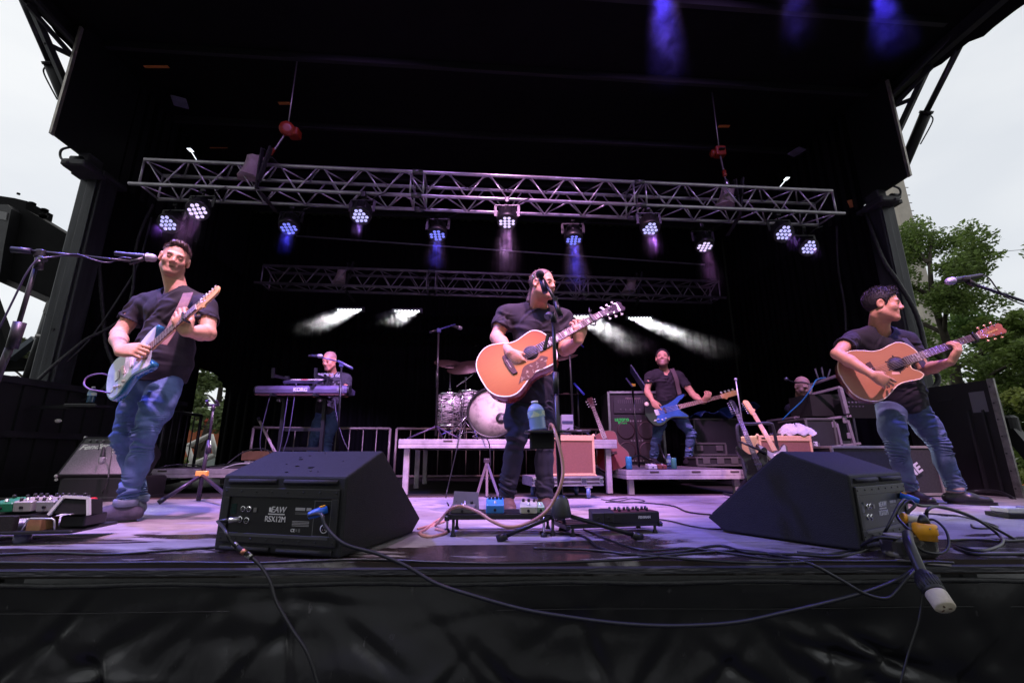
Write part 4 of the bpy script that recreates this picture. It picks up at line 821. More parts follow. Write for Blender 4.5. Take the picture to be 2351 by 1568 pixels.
def person(lab, J, st):
    """J: joints as world points. st: style"""
    J = {k: A(v_) for k, v_ in J.items()}; h = st.get('h', .0046); wd = st.get('w', 1.0)
    root = thing('person', lab, 'person', (float(J['PV'][0]), float(J['PV'][1]), st.get('base', 0)))
    f = A(st['front']); f /= np.linalg.norm(f); N, PV = J['N'], J['PV']; ch = N*.66+PV*.34; up = (N-PV)/np.linalg.norm(N-PV)
    rt = J['SL']-J['SR']; rt /= np.linalg.norm(rt); f2 = np.cross(rt, up); f2 = f2 if f2@f > 0 else -f2; f2 /= np.linalg.norm(f2)
    hf = A(st['face']); hf /= np.linalg.norm(hf); hu = A(st.get('hup', (0,0,1))); hr = np.cross(hf, hu); hr /= np.linalg.norm(hr); hu = np.cross(hr, hf); HM = np.array([hr, hf, hu]).T; hs = st.get('hs', 1.0); H = J['H']
    pts = np.array(list(J.values())+[H+.16, H-.16]); lo, hi = pts.min(0)-.21, pts.max(0)+.21
    leg_end = {}
    # ---- body
    F = Field(lo, hi, h)
    def torso(F, o):
        F.cap(PV, PV*.55+ch*.45, (.128*wd if o > 0 else .118*wd)+o, .118*wd*st.get('belly',1)+o, .03, (f2, 1.32/st.get('belly',1))); F.cap(PV*.55+ch*.45, ch, .118*wd*st.get('belly',1)+o, .140*wd+o, .04, (f2, 1.36))
        for q in (J['SR'], J['SL']):
            F.cap(ch+(q-ch)*.2+up*.03, q*.82+N*.18-up*.045, .100*wd+o, .070*wd+o, .05, (f2, 1.15)); F.cap(N-up*.03, q+(N-q)*.2-up*.012, .046*wd+o, .040*wd+o, .05)
    torso(F, -.016)
    for s_ in 'RL':
        S_, E_, W_ = J['S'+s_], J['E'+s_], J['W'+s_]; ar = st.get('arm', 1.0)
        F.ell(S_-up*.014, .042*wd, None, .03); m = S_*.55+E_*.45
        F.cap(S_-up*.012, m, .042*ar, .047*ar, .02); F.cap(m, E_, .048*ar, .038*ar, .02)
        v_ = W_-E_; F.cap(E_, E_+v_*.35, .039*ar, .043*ar, .02); F.cap(E_+v_*.35, E_+v_*.95, .043*ar, .0245*ar, .015); F.cap(E_+v_*.9, W_, .025*ar, .024*ar, .012, (A((0,1,0)), 1.15))
        if 'H'+s_ in J:
            pass
        if ('K'+s_) in J:
            F.cap(J['G'+s_]*.6+PV*.4, J['K'+s_], .060*wd, .038, .03); F.cap(J['K'+s_], J['A'+s_], .038, .034, .02)
    for s_, hd in st.get('hands', {}).items():
        hand(F, J['W'+s_], hd[0], hd[1], 1 if s_ == 'R' else -1, hd[2], hd[3] if len(hd) > 3 else 1.0, tc=hd[4] if len(hd) > 4 else .5)
    head_parts(F, H, HM, hs, st.get('jaw', 1.0)); nk = H - hu*.075*hs - hf*.018
    F.cap(nk, N-up*.02, .056*st.get('neck',1), .062*st.get('neck',1), .03); F.cap(nk+hf*.02-hu*.02, N+f2*.03, .038, .03, .03)
    tone = A(st.get('tone', (.50,.29,.19)))
    def colr(p):
        q = (p-H)@HM/hs; c = np.tile(tone, (len(p), 1)); x, y, z = q.T; inh = (np.abs(q) < (.11,.14,.14)).all(1)
        def blend(m, cc, a=1.0):
            m = np.clip(m, 0, 1)*inh*a; c[:] = c*(1-m[:,None]) + A(cc)*m[:,None]
        def el(cx, cy, cz, rx, ry, rz, sf=.35): return (1-np.sqrt(((x-cx)/rx)**2+((y-cy)/ry)**2+((z-cz)/rz)**2))/sf
        blend(el(.04,.07,-.03,.035,.05,.03)+el(-.04,.07,-.03,.035,.05,.03)+el(0,.112,-.03,.018,.03,.02), tone*A((1.05,.72,.66)), .5)
        bd = st.get('beard'); 
        if bd:
            m = (np.clip((-.036-z + .35*np.clip(y-.03,0,.1))/.02, 0, 1)) * np.clip((y+.015)/.02, 0, 1) * np.clip((z+.16)/.02,0,1)
            if bd[2] == 'full': m *= 1-np.clip(el(0,.1,-.045,.03,.04,.012),0,1)
            if bd[2] == 'goatee': m = np.clip(el(0,.085,-.088,.034,.06,.042,.3),0,1)
            blend(m, bd[0], bd[1])
        if st.get('goatee'): blend(np.where(y > .03, el(0,.088,-.090,.026,.06,.030,.3), 0), st['goatee'], .85)
        blend(np.where(y > .07, el(0,.095,-.061,.026,.05,.008,.5)+el(0,.095,-.073,.022,.05,.009,.5), 0), (.36,.12,.10), .75)
        for sx in (-1,1):
            blend(np.where(y > .05, el(sx*.030,.10,.021,.023,.030,.0085,.6), 0), st.get('brow', (.05,.03,.02)), .9)
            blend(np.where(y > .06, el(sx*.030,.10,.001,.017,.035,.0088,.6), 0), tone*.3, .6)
        blend(el(0,.1,-.0665,.025,.03,.0055,.7), (.05,.015,.015), .9)
        if st.get('shaved'):
            m = np.clip((z-st['shaved'][2]+.25*np.clip(y-.05,-.06,.1)*-1)/.02, 0, 1)*np.clip((.068-y)/.02,0,1); blend(np.where(z > -.03, m, 0), st['shaved'][0], st['shaved'][1])
        if st.get('tattoo'):
            for (tx, ty, tz, tr) in st['tattoo']:
                dd_ = np.sqrt(((p-A((tx,ty,tz)))**2).sum(1)); mm = np.clip((tr-dd_)/.01, 0, 1)*(np.sin(p[:,0]*260+3*np.sin(p[:,2]*90))*np.sin(p[:,2]*240+p[:,1]*80) > .1)*.5; c[:] = c*(1-mm[:,None]) + A((.06,.07,.08))*mm[:,None]
        return c
    bo = F.build('body', skin, root, colr)
    # ---- eyes
    g = MB()
    for sx in (-1, 1): g.ell(Vector(H + HM @ A((sx*.031,.0875,-.0015))*hs), (.0115*hs,.0070*hs,.0042*hs*st.get('eye',1)), Matrix(HM.tolist()), 10, 6)
    g.build('eyes', eye_m, bo)
    # ---- shirt
    F = Field(lo, hi, h); torso(F, .010)
    hem = st.get('hem', .02); hp = PV-up*hem; F.cap(PV-up*.08, PV+up*.05, .142*wd, .135*wd*st.get('belly',1), .03, (f2, 1.3/st.get('belly',1)))
    F.plane(hp, -up, PV, .3)
    for s_ in 'RL':
        S_, E_ = J['S'+s_], J['E'+s_]; q = S_+(E_-S_)*st.get('sleeve', .62); dd = (E_-S_)/np.linalg.norm(E_-S_)
        F2 = Field(np.minimum(S_,q)-.16, np.maximum(S_,q)+.16, h); F2.ell(S_-up*.016, .057*wd, None, .04); F2.cap(S_-up*.014, q+dd*.04, .059*wd, .061*wd*st.get('arm',1), .03); F2.plane(q, dd)
        # hollow the cuff a little
        F2.cap(q-dd*.012, q+dd*.05, .052*wd*st.get('arm',1), .056*wd*st.get('arm',1), .004, None, True)
        o = np.round((F2.lo-F.lo)/h).astype(int); F2.lo = F.lo+o*h; a0 = np.maximum(o, 0); b0 = np.minimum(o+np.array(F2.d.shape), F.n)
        sl = tuple(slice(a0[i], b0[i]) for i in range(3)); sl2 = tuple(slice(a0[i]-o[i], b0[i]-o[i]) for i in range(3)); F.mix(sl, F2.d[sl2], .03, False)
    if st.get('vneck'): F.cap(N+f2*.10-up*.05, N+up*.03, .045, .070, .006, None, True)
    F.cap(N+f2*.035-up*.012, N+up*.08+f2*.0, .066*st.get('neck',1), .075, .006, None, True)
    F.wrinkle(fabric(st.get('seed', 1), st.get('wr', .013), 1.0))
    rs_ = np.random.RandomState(st.get('seed',1)); cl_ = []
    for k in range(26):
        s_ = rs_.rand(); b0 = PV+(N-PV)*(.02+.85*s_); sd = rs_.uniform(-1,1); c = b0 + rt*sd*.13 + f2*.10; a = rt*1.0 + up*rs_.uniform(-.9,.9)*(1 if s_ < .5 else 1.6) ; cl_.append((c, a, up, rs_.uniform(.05,.14), rs_.uniform(.008,.016), rs_.uniform(.004,.010)))
    for s_ in 'RL':
        S_, E_ = J['S'+s_], J['E'+s_]
        for k in range(5): cl_.append((S_+(E_-S_)*rs_.uniform(.1,.6)+f2*.04, rt*rs_.uniform(-1,1)+up*rs_.uniform(-.5,1), E_-S_, .07, .010, .007))
    F.wrinkle(creases(cl_))
    sh = F.build('t_shirt', st.get('shirt', shirt_m), root, smooth=1)
    # ---- collar rib
    # ---- trousers and shoes
    if 'KR' in J:
        F = Field(lo, hi, h); F.cap(PV-up*.02, PV+up*.03, .134*wd, .128*wd, .02, (f2, 1.3)); tw = st.get('leg', 1.0)
        for s_ in 'RL':
            G_, K_, A_ = J['G'+s_], J['K'+s_], J['A'+s_]; F.cap(G_+(PV-G_)*.30, G_*.5+K_*.5, .091*wd*tw, .082*tw, .03); F.cap(G_*.5+K_*.5, K_, .084*tw, .064*tw, .03)
            v_ = A_-K_; bk = -f2; F.cap(K_, K_+v_*.35+bk*.012, .063*tw, .062*tw, .02); F.cap(K_+v_*.35+bk*.012, A_, .062*tw, .050*tw*st.get('ankle',1), .02)
        F.plane(PV+up*st.get('waist', .065), up, PV+up*.1, .3)
        for s_ in 'RL':
            A_ = J['A'+s_]; n = (A_-J['K'+s_]); F.plane(A_-n/np.linalg.norm(n)*.0+A((0,0,-.012)), (0,0,-1), A_, .12)
        base = fabric(st.get('seed', 1)+5, st.get('jwr', .011), .9)
        KN = [(J['K'+s_], J['A'+s_]) for s_ in 'RL']
        def fn(x, y, z):
            o = base(x, y, z)
            for K_, A_ in KN:
                for c, am, rad, fr in ((K_, .015, .15, 135), (A_+A((0,0,.06)), .015, .13, 170)):
                    r2 = ((x-c[0])**2+(y-c[1])**2+(z-c[2])**2)/rad**2; o = o - am*np.exp(-r2*2.2)*np.sin(z*fr*(.75+.1*np.sin(x*9+z*7))+40*x*np.sin(z*9+c[0]*7)+4*np.sin(x*22+z*13)+5*y)*(.55+.45*np.sin(x*31+z*17+c[0]*9))
            return o
        F.wrinkle(fn); cl_ = []
        for s_ in 'RL':
            G_, K_, A_ = J['G'+s_], J['K'+s_], J['A'+s_]; ax_ = (K_-A_)/np.linalg.norm(K_-A_)
            for (b0, dv, nk, sp) in ((K_, ax_, 8, .10), (A_, ax_, 9, .11), (G_, (G_-K_)/np.linalg.norm(G_-K_), 8, .12), ((G_+K_)/2, ax_, 4, .15)):
                for k in range(nk):
                    o = (rs_.uniform(-.6,1) if b0 is not A_ else rs_.uniform(.05,1.2))*sp; a = rt + up*rs_.uniform(-.55,.55) + f2*rs_.uniform(-.3,.3); cl_.append((b0+dv*o+f2*.055+rt*rs_.uniform(-.05,.05), a, dv, rs_.uniform(.04,.09), rs_.uniform(.007,.013), rs_.uniform(.003,.008)))
        F.wrinkle(creases(cl_)); je = F.build('jeans', st.get('jeans', denim), root)
        if st.get('cuffs'):
            for s_ in 'RL':
                A_ = J['A'+s_]; g = MB(); g.lathe([(.050,-.02),(.058,-.016),(.060,.018),(.054,.024),(.04,.024)], A_+A((0,0,-.005)), (0,0,1), 28, cap=False); g.build('cuff', st['cuffs'], je)
        for s_ in 'RL':
            A_ = J['A'+s_]; td = A(J['T'+s_]) - A_; td[2] = 0; Lf = np.linalg.norm(td); td /= Lf; sd_ = np.cross(td, (0,0,1)); z0 = st.get('foot', {}).get(s_, A_[2]-.10)
            F = Field(A_-.33, A_+.33, h*.9); b0 = A((A_[0],A_[1],z0)); heel = b0 - td*.055; toe = b0 + td*st.get('shoe', .185)
            F.cap(heel+A((0,0,.045)), b0+td*.07+A((0,0,.045)), .040, .044, .02); F.cap(b0+td*.07+A((0,0,.042)), toe-td*.045+A((0,0,.033)), .047, .036, .02, (A((0,0,1)), 1.15))
            F.cap(b0+A((0,0,.05)), A_+A((0,0,.02)), .044, .046, .03); F.cap(b0+td*.03+A((0,0,.07)), b0+td*.09+A((0,0,.05)), .036, .032, .02)
            F.plane(A((0,0,z0+.012)), (0,0,-1), b0, .4)
            so_ = F.build('shoe', st.get('shoe_m', mat('shoe_leather', (.03,.026,.034), .5, var=.4, vs=20)), root)
            g = MB(); ol = []
            for k in range(24):
                a = 2*math.pi*k/24; cx = math.cos(a); u = (toe-heel)@td*.5 + .012; w2 = .044*(1+.12*cx - .12*(cx<-.3)); ol.append(((heel+toe)/2@A((1,0,0)) + (td*u*cx + sd_*w2*math.sin(a))[0], (heel+toe)/2@A((0,1,0)) + (td*u*cx + sd_*w2*math.sin(a))[1]))
            g.prism([(float(a), float(b)) for a, b in ol], z0+.001, z0+.024, None, .004); g.build('sole', st.get('sole_m', rubber), so_)
            g = MB()
            for k in range(4):
                c = b0+td*(.035+.022*k)+A((0,0,.108-.013*k)); g.tube([Vector(c+sd_*.022-A((0,0,.006))), Vector(c+A((0,0,.0))), Vector(c-sd_*.022-A((0,0,.006)))], .0028, n=5)
            g.build('laces', st.get('lace_m', flat_black), so_)
    # ---- hair
    hc = st.get('hair')
    if hc:
        m, th, line, rough, side = hc['m'], hc.get('t', .008), hc.get('line', .045), hc.get('rough', .004), hc.get('side', -.02)
        F = Field(H-.2, H+.2, min(h, .005)*.9); W3 = lambda x, y, z: H + HM @ A((x, y, z))*hs
        F.ell(W3(0,-.014,.034), [q*hs for q in (.076+th*.7,.096+th*.8,.084+th)], HM, .01)
        if hc.get('quiff'): F.cap(W3(-.03,.050,.098), W3(.03,.055,.100), .018*hs, .018*hs, .03); F.cap(W3(0,-.02,.106), W3(0,.05,.106), .016*hs, .014*hs, .03)
        # hairline: face side removed
        F.ell(W3(0,.115,-.005), [q*hs for q in (.074,.085,line+.045)], HM, .01, True); F.cap(W3(-.13,.112,hc.get('fz',.0)), W3(.13,.112,hc.get('fz',.0)), .076*hs, .076*hs, .012, None, True); F.plane(W3(0,0,side-.045), -HM[:,2]+HM[:,1]*.35)
        for sx in (-1,1): F.ell(W3(sx*.088,.0,-.012), [q*hs for q in (.03,.03,.036)], HM, .006, True)
        if hc.get('tail'):
            for (a, b, ra, rb) in hc['tail']: F.cap(W3(*a), W3(*b), ra*hs, rb*hs, .015)
        r = np.random.RandomState(4)
        def fr(x, y, z):
            q = (np.stack([x,y,z],1)-H)@HM; return rough*(np.sin(q[:,0]*360+3*np.sin(q[:,1]*70))*.8+np.sin(q[:,1]*210+q[:,0]*190+2*np.sin(q[:,2]*160))*.6+.4*np.sin(q[:,2]*250+q[:,0]*160))
        F.wrinkle(fr); ho = F.build('hair', m, root, smooth=1)
        if hc.get('n', 0):
            me = ho.data; nv = len(me.vertices); co = np.empty(nv*3); me.vertices.foreach_get('co', co); co = co.reshape(-1,3); no = np.array([tuple(v_.normal) for v_ in me.vertices]); r2 = np.random.RandomState(7); ii = r2.choice(nv, hc['n'])
            n0 = no[ii]; comb = HM @ A(hc.get('comb', (0,.4,.6))); d_ = n0*hc.get('lift',.7) + comb*.6 + r2.normal(size=n0.shape)*.25; d_ /= np.linalg.norm(d_, axis=1)[:,None]; s_ = np.cross(d_, r2.normal(size=n0.shape)); s_ /= np.linalg.norm(s_, axis=1)[:,None]
            zz = ((co[ii]+A(root.location)-H)@HM)[:,2]; ln = (hc.get('len', .018)*(.5+.8*r2.rand(len(ii)))*np.clip((zz+.02)/.09, .25, 1))[:,None]; p0 = co[ii]-n0*.002; w_ = .0022
            vs_ = np.stack([p0-s_*w_, p0+s_*w_, p0+d_*ln*.6+s_*w_*.6-A((0,0,0)), p0+d_*ln], 1).reshape(-1,3); g = MB(); g.v = [Vector(q) for q in vs_]; g.f = [(4*k,4*k+1,4*k+2,4*k+3) for k in range(len(ii))]; g.sm = [False]*len(ii); g.build('hair_tips', m, ho, local=True)
    return root, bo
cuff_m = mat('denim_cuff', (.16,.19,.26), .85, var=.3, vs=20)
def zfoot(p, z): q = Vector(p); q.z = z; return q
# ---- the guitarist on the left
J = dict(H=P(402,594,2.80), N=P(408,662,2.86), SR=P(328,697,2.94), SL=P(474,699,2.80), ER=P(272,768,2.86), EL=P(478,766,2.74), WR=P(276,806,2.50), WL=P(428,762,2.53),
         PV=P(368,856,2.90), GR=P(326,885,2.94), GL=P(386,885,2.86), KR=P(283,1004,2.92), KL=P(333,996,2.74), AR=P(318,1140,3.06), AL=P(290,1146,2.80))
J['AR'].z = .11; J['AL'].z = .11; J['TL'] = J['AL']+Vector((-.30,-.16,0)); J['TR'] = J['AR']+Vector((.12,-.3,0))
p1, p1b = person('short-haired guitarist on the left grimacing in a dark t-shirt and rolled blue jeans', J, dict(front=(.15,-1,0), face=(.58,-.80,-.24), hup=(.16,.0,1), hs=.96, arm=1.08, w=1.04, neck=1.02, tone=(.60,.33,.20), belly=1.24,
    beard=((.20,.10,.07),.38,'full'), brow=(.10,.05,.035), shaved=((.22,.13,.10),.6,.03), hair=dict(m=hair_b, t=.006, line=.062, rough=.002, side=.085, quiff=True, n=1500, len=.012, comb=(.3,.5,.5)), eye=.45,
    hands={'R': ((.60,-.05,.05), (.30,.80,-.3), ((.9,1.0,.7),(.95,1.1,.7),(1.0,1.1,.7),(1.05,1.1,.7)), 1.08, .7), 'L': ((-.42,-.25,.85), (-.25,.9,.2), ((.5,.9,.6),(.45,1.0,.6),(.6,.9,.6),(.8,.8,.5)), 1.08, .2)},
    hem=.055, sleeve=.60, seed=3, cuffs=cuff_m, jeans=denim, leg=.91, ankle=1.0, shoe=.20, shoe_m=mat('grey_suede', (.055,.05,.075), .8, var=.4, vs=25, bump=.4, bs=60), foot={'R':0,'L':0}))
# ---- the singer in the middle
J = dict(H=P(1245,654,3.10), N=P(1236,700,3.22), SR=P(1163,717,3.24), SL=P(1296,728,3.26), ER=P(1140,775,3.18), EL=P(1296,803,3.20), WR=P(1172,810,2.94), WL=P(1328,783,2.96),
         PV=P(1215,905,3.26), GR=P(1187,925,3.24), GL=P(1250,925,3.28), KR=P(1186,1002,3.10), KL=P(1250,1012,3.22), AR=P(1164,1138,3.22), AL=P(1250,1140,3.20))
J['AR'].z = .11; J['AL'].z = .11; J['TR'] = J['AR']+Vector((.05,-.3,0)); J['TL'] = J['AL']+Vector((.06,-.3,0))
tt = P(1143,740,3.15)
p2, p2b = person('long-haired singer in the middle smiling to the right behind the microphone stand', J, dict(front=(0,-1,0), face=(.88,-.72,-.12), hup=(.02,.02,1), hs=.96, arm=1.14, w=1.06, neck=1.08, tone=(.56,.29,.17), belly=1.12,
    beard=((.16,.10,.08),.45,'full'), brow=(.06,.03,.02), shaved=((.3,.18,.14),.35,.05), hair=dict(m=hair_g, t=.005, line=.092, rough=.001, side=.01, n=1500, len=.02, lift=.15, comb=(0,-.6,-.7), tail=[((-.02,-.09,-.02),(-.03,-.115,-.10),.035,.035),((-.03,-.115,-.10),(-.06,-.105,-.16),.035,.02)]),
    goatee=(.60,.55,.55), tattoo=[tuple(P(1240,680,3.1))+(.035,), tuple(P(1150,735,3.16))+(.06,)],
    hands={'R': ((.50,-.12,-.62), (.35,.92,.1), ((.55,.5,.35),(.6,.6,.4),(.65,.7,.4),(.7,.7,.4)), 1.1, .55), 'L': ((.02,-.30,.95), (-.30,.9,.3), ((.55,.9,.6),(.5,1.0,.7),(.6,.9,.7),(.65,.8,.6)), 1.1, .1)},
    hem=.06, sleeve=.60, seed=8, jeans=denim_dark, leg=1.0, ankle=1.12, shoe=.20, shoe_m=mat('brown_shoe', (.10,.055,.04), .6, var=.4, vs=25), foot={'R':0,'L':0}))
# ---- the guitarist on the right
J = dict(H=P(2026,700,3.52), N=P(2016,752,3.62), SR=P(1957,776,3.62), SL=P(2084,780,3.64), ER=P(1922,812,3.46), EL=P(2122,850,3.62), WR=P(2006,862,3.27), WL=P(2184,830,3.19),
         PV=P(2070,918,3.82), GR=P(2036,945,3.80), GL=P(2104,940,3.84), KR=P(2062,1030,3.70), KL=P(2158,1024,3.78), AR=P(2092,1136,3.86), AL=P(2196,1133,3.80))
J['AR'].z = .11; J['AL'].z = .11; J['TR'] = J['AR']+Vector((.0,-.3,0)); J['TL'] = J['AL']+Vector((.27,-.20,0))
p3, p3b = person('dark-haired guitarist on the right looking to his left in a purple-lit t-shirt', J, dict(front=(.25,-1,0), face=(.72,-.68,-.14), hup=(0,0,1), hs=1.13, arm=1.06, w=1.10, neck=1.2, tone=(.54,.28,.16), belly=1.22, jaw=1.12,
    brow=(.05,.025,.02), beard=((.3,.16,.12),.25,'full'), hair=dict(m=hair_d, t=.014, fz=-.004, line=.050, rough=.0008, side=.005, quiff=True, n=3200, len=.020, lift=.35, comb=(0,.45,.55)),
    hands={'R': ((.72,.02,-.40), (.25,.95,.1), ((.25,.3,.2),(.3,.4,.3),(.4,.5,.3),(.5,.6,.3)), 1.08, .5), 'L': ((.30,-.35,.70), (-.40,.8,.3), ((.5,.9,.6),(.55,1.0,.7),(.6,.9,.7),(.65,.8,.6)), 1.05, .1)},
    hem=.06, sleeve=.55, seed=12, jeans=denim_mid, leg=1.08, ankle=1.05, shoe=.21, cuffs=mat('cuff_pale', (.30,.22,.19), .85, var=.3, vs=20), shoe_m=mat('black_shoe', (.012,.012,.014), .35), foot={'R':0,'L':0}))
# ---- the bass player on the low riser
J = dict(H=P(1521,822,6.18), N=P(1524,848,6.25), SR=P(1490,862,6.22), SL=P(1560,862,6.25), ER=P(1485,898,6.2), EL=P(1590,905,6.2), WR=P(1499,922,6.02), WL=P(1614,924,6.02),
         PV=P(1534,935,6.30), GR=P(1520,945,6.28), GL=P(1550,945,6.32), KR=P(1509,1000,6.15), KL=P(1588,996,6.15), AR=P(1500,1055,6.30), AL=P(1581,1056,6.25))
zb = .235; J['AR'].z = zb+.10; J['AL'].z = zb+.10; J['TR'] = J['AR']+Vector((-.06,-.3,0)); J['TL'] = J['AL']+Vector((.08,-.3,0))
p4, p4b = person('bearded bass player in a dark v-neck standing wide-legged on the low riser', J, dict(h=.0075, base=zb, front=(-.05,-1,0), face=(-.35,-1,.12), hup=(.03,0,1), hs=1.08, arm=1.06, w=1.02, tone=(.48,.26,.16), vneck=True,
    beard=((.10,.06,.05),.75,'full'), brow=(.04,.02,.02), shaved=((.16,.09,.07),.8,.045), hair=dict(m=hair_d, t=.007, line=.055, rough=.002, side=.03, n=600, len=.014),
    hands={'R': ((.35,-.15,-.8), (.5,.85,0), ((.2,.3,.2),(.25,.3,.3),(.3,.4,.3),(.4,.4,.3)), 1.1, .4), 'L': ((.3,-.4,.5), (-.2,.9,.2), ((.5,.8,.6),(.5,.9,.6),(.6,.9,.6),(.6,.8,.6)), 1.15, .2)},
    hem=.02, sleeve=.58, seed=21, jeans=denim, leg=.92, shoe=.19, foot={'R':zb,'L':zb}))
# ---- the keyboard player
J = dict(H=P(757,827,6.0), N=P(763,856,6.15), SR=P(738,868,6.12), SL=P(796,867,6.15), ER=P(722,905,6.1), EL=P(795,905,6.1), WR=P(712,898,5.86), WL=P(772,897,5.85),
         PV=P(752,940,6.22), GR=P(738,952,6.22), GL=P(768,952,6.22), KR=P(722,1005,6.15), KL=P(752,1010,6.15), AR=P(706,1075,6.25), AL=P(745,1080,6.2))
J['AR'].z = .11; J['AL'].z = .11; J['TR'] = J['AR']+Vector((0,-.3,0)); J['TL'] = J['AL']+Vector((.05,-.3,0))
p5, p5b = person('close-cropped keyboard player looking down in a printed dark t-shirt', J, dict(h=.0075, front=(-.1,-1,0), face=(-.28,-.90,-.42), hup=(0,-.25,1), hs=1.02, arm=1.06, w=1.05, tone=(.60,.26,.14), belly=1.1,
    beard=((.14,.09,.08),.7,'goatee'), brow=(.05,.03,.02), shaved=((.20,.14,.12),.7,.03),
    hands={'R': ((.1,-.8,-.1), (0,0,-1), (.35,.4,.4,.35), 1.1, .4), 'L': ((-.2,-.8,-.1), (0,0,-1), (.35,.4,.4,.35), 1.1, .4)},
    hem=.05, sleeve=.62, seed=31, jeans=denim, leg=.95, foot={'R':0,'L':0}, shirt=mat('charcoal_cotton', (.035,.032,.036), .9, var=.3, vs=12)))
# ---- the technician behind the desk
J = dict(H=P(1842,886,6.1), N=P(1836,920,6.25), SR=P(1812,938,6.35), SL=P(1872,940,6.3), ER=P(1822,970,6.4), EL=P(1880,975,6.3), WR=P(1826,975,6.2), WL=P(1858,978,6.1), PV=P(1845,1010,6.4))
p6, p6b = person('bald technician in black bending over the equipment desk on the right', J, dict(h=.0075, base=.1, front=(0,-1,0), face=(.10,-.85,-.50), hup=(0,-.3,1), hs=1.08, tone=(.50,.29,.2), w=.95,
    beard=((.12,.08,.06),.5,'full'), brow=(.05,.03,.02), hands={'R': ((.2,-.7,-.3), (0,0,-1), (.3,.4,.4,.35), 1.0, .4), 'L': ((-.1,-.7,-.3), (0,0,-1), (.35,.4,.4,.35), 1.0, .4)}, hem=.0, sleeve=.7, seed=41))
# ================================================================ instruments
def ribbon(mb, pts, w, nrm, th=.004):
    "strap through pts, width w, facing nrm (one vector or one per point)"
    pts = [vec(p) for p in pts]; m = len(pts); vs = []
    for i, p in enumerate(pts):
        t = (pts[min(i+1,m-1)]-pts[max(i-1,0)]).normalized(); n = vec(nrm[i] if isinstance(nrm, list) else nrm).normalized(); s_ = t.cross(n).normalized(); n = s_.cross(t)
        vs += [p+s_*w/2, p-s_*w/2, p-s_*w/2-n*th, p+s_*w/2-n*th]
    fs = [(4*i+k, 4*i+(k+1)%4, 4*i+4+(k+1)%4, 4*i+4+k) for i in range(m-1) for k in range(4)] + [(3,2,1,0), (4*m-4,4*m-3,4*m-2,4*m-1)]
    return mb.add(vs, fs)
spruce_burst = mat('sunburst_top', (.62,.26,.06), .28, var=.3, vs=5, stretch=(1,14,1), coat=.6, col2=None)
def burst_mat(name, c_in, c_mid, c_out, ctr, rx, ry):
    m = bpy.data.materials.new(name); m.use_nodes = True; t = m.node_tree; b = t.nodes['Principled BSDF']; l = t.links.new; b.inputs['Roughness'].default_value = .3; b.inputs['Coat Weight'].default_value = .25; b.inputs['Coat Roughness'].default_value = .15
    tc = t.nodes.new('ShaderNodeTexCoord'); mp = t.nodes.new('ShaderNodeMapping'); mp.inputs['Location'].default_value = (-ctr[0]/rx, -ctr[1]/ry, 0); mp.inputs['Scale'].default_value = (1/rx, 1/ry, 0); l(tc.outputs['Object'], mp.inputs[0])
    g = t.nodes.new('ShaderNodeVectorMath'); g.operation = 'LENGTH'; l(mp.outputs[0], g.inputs[0])
    r = t.nodes.new('ShaderNodeValToRGB'); e = r.color_ramp.elements; e[0].position = .2; e[0].color = (*c_in, 1); e[1].position = 1; e[1].color = (*c_out, 1); k = e.new(.72); k.color = (*c_mid, 1); l(g.outputs['Value'], r.inputs[0])
    n = t.nodes.new('ShaderNodeTexNoise'); n.inputs['Scale'].default_value = 12; m2 = t.nodes.new('ShaderNodeMapping'); m2.inputs['Scale'].default_value = (1, 22, 1); l(tc.outputs['Object'], m2.inputs[0]); l(m2.outputs[0], n.inputs['Vector'])
    x = t.nodes.new('ShaderNodeMixRGB'); x.blend_type = 'MULTIPLY'; x.inputs[0].default_value = .3; l(r.outputs[0], x.inputs[1]); l(n.outputs[0], x.inputs[2]); l(x.outputs[0], b.inputs['Base Color']); return m
top_sing = burst_mat('honey_burst', (.44,.18,.045), (.36,.10,.022), (.16,.026,.007), (.21,0), .36, .27)
top_right = burst_mat('cedar_top', (.46,.21,.095), (.44,.19,.085), (.36,.14,.06), (.21,0), .5, .4)
side_red = mat('cherry_side', (.22,.03,.02), .25, var=.2, vs=8, coat=.5); side_brown = mat('mahogany_side', (.14,.05,.025), .3, var=.3, vs=8, coat=.4)
rosewood = mat('rosewood', (.06,.022,.015), .75, var=.4, vs=20, stretch=(1,8,1)); maple = mat('maple', (.78,.42,.16), .35, var=.2, vs=9, stretch=(1,6,1), coat=.3)
ivory = mat('ivory_binding', (.8,.72,.58), .45); pearl = mat('pearl', (.72,.70,.66), .3, var=.2, vs=60); nickel = mat('nickel_fret', (.6,.58,.56), .3, .8)
hole_m = mat('soundhole_dark', (.012,.008,.010), .7); string_m = mat('string_metal', (.65,.6,.55), .35, .7)
def half2full(h): return h + [(x, -y) for x, y in reversed(h) if y]
ACO = [(.0,.02),(.006,.085),(.035,.145),(.095,.190),(.155,.198),(.22,.172),(.275,.142),(.325,.134),(.385,.143),(.44,.143),(.48,.110),(.502,.055),(.505,.02)]
STR = [(0,0),(.01,-.08),(.05,-.148),(.12,-.165),(.19,-.13),(.245,-.112),(.31,-.130),(.38,-.155),(.412,-.135),(.395,-.095),(.368,-.05),(.36,-.029),(.36,.029),(.39,.066),(.43,.092),(.475,.128),(.462,.152),(.39,.150),(.30,.122),(.24,.120),(.16,.155),(.08,.165),(.02,.12)]
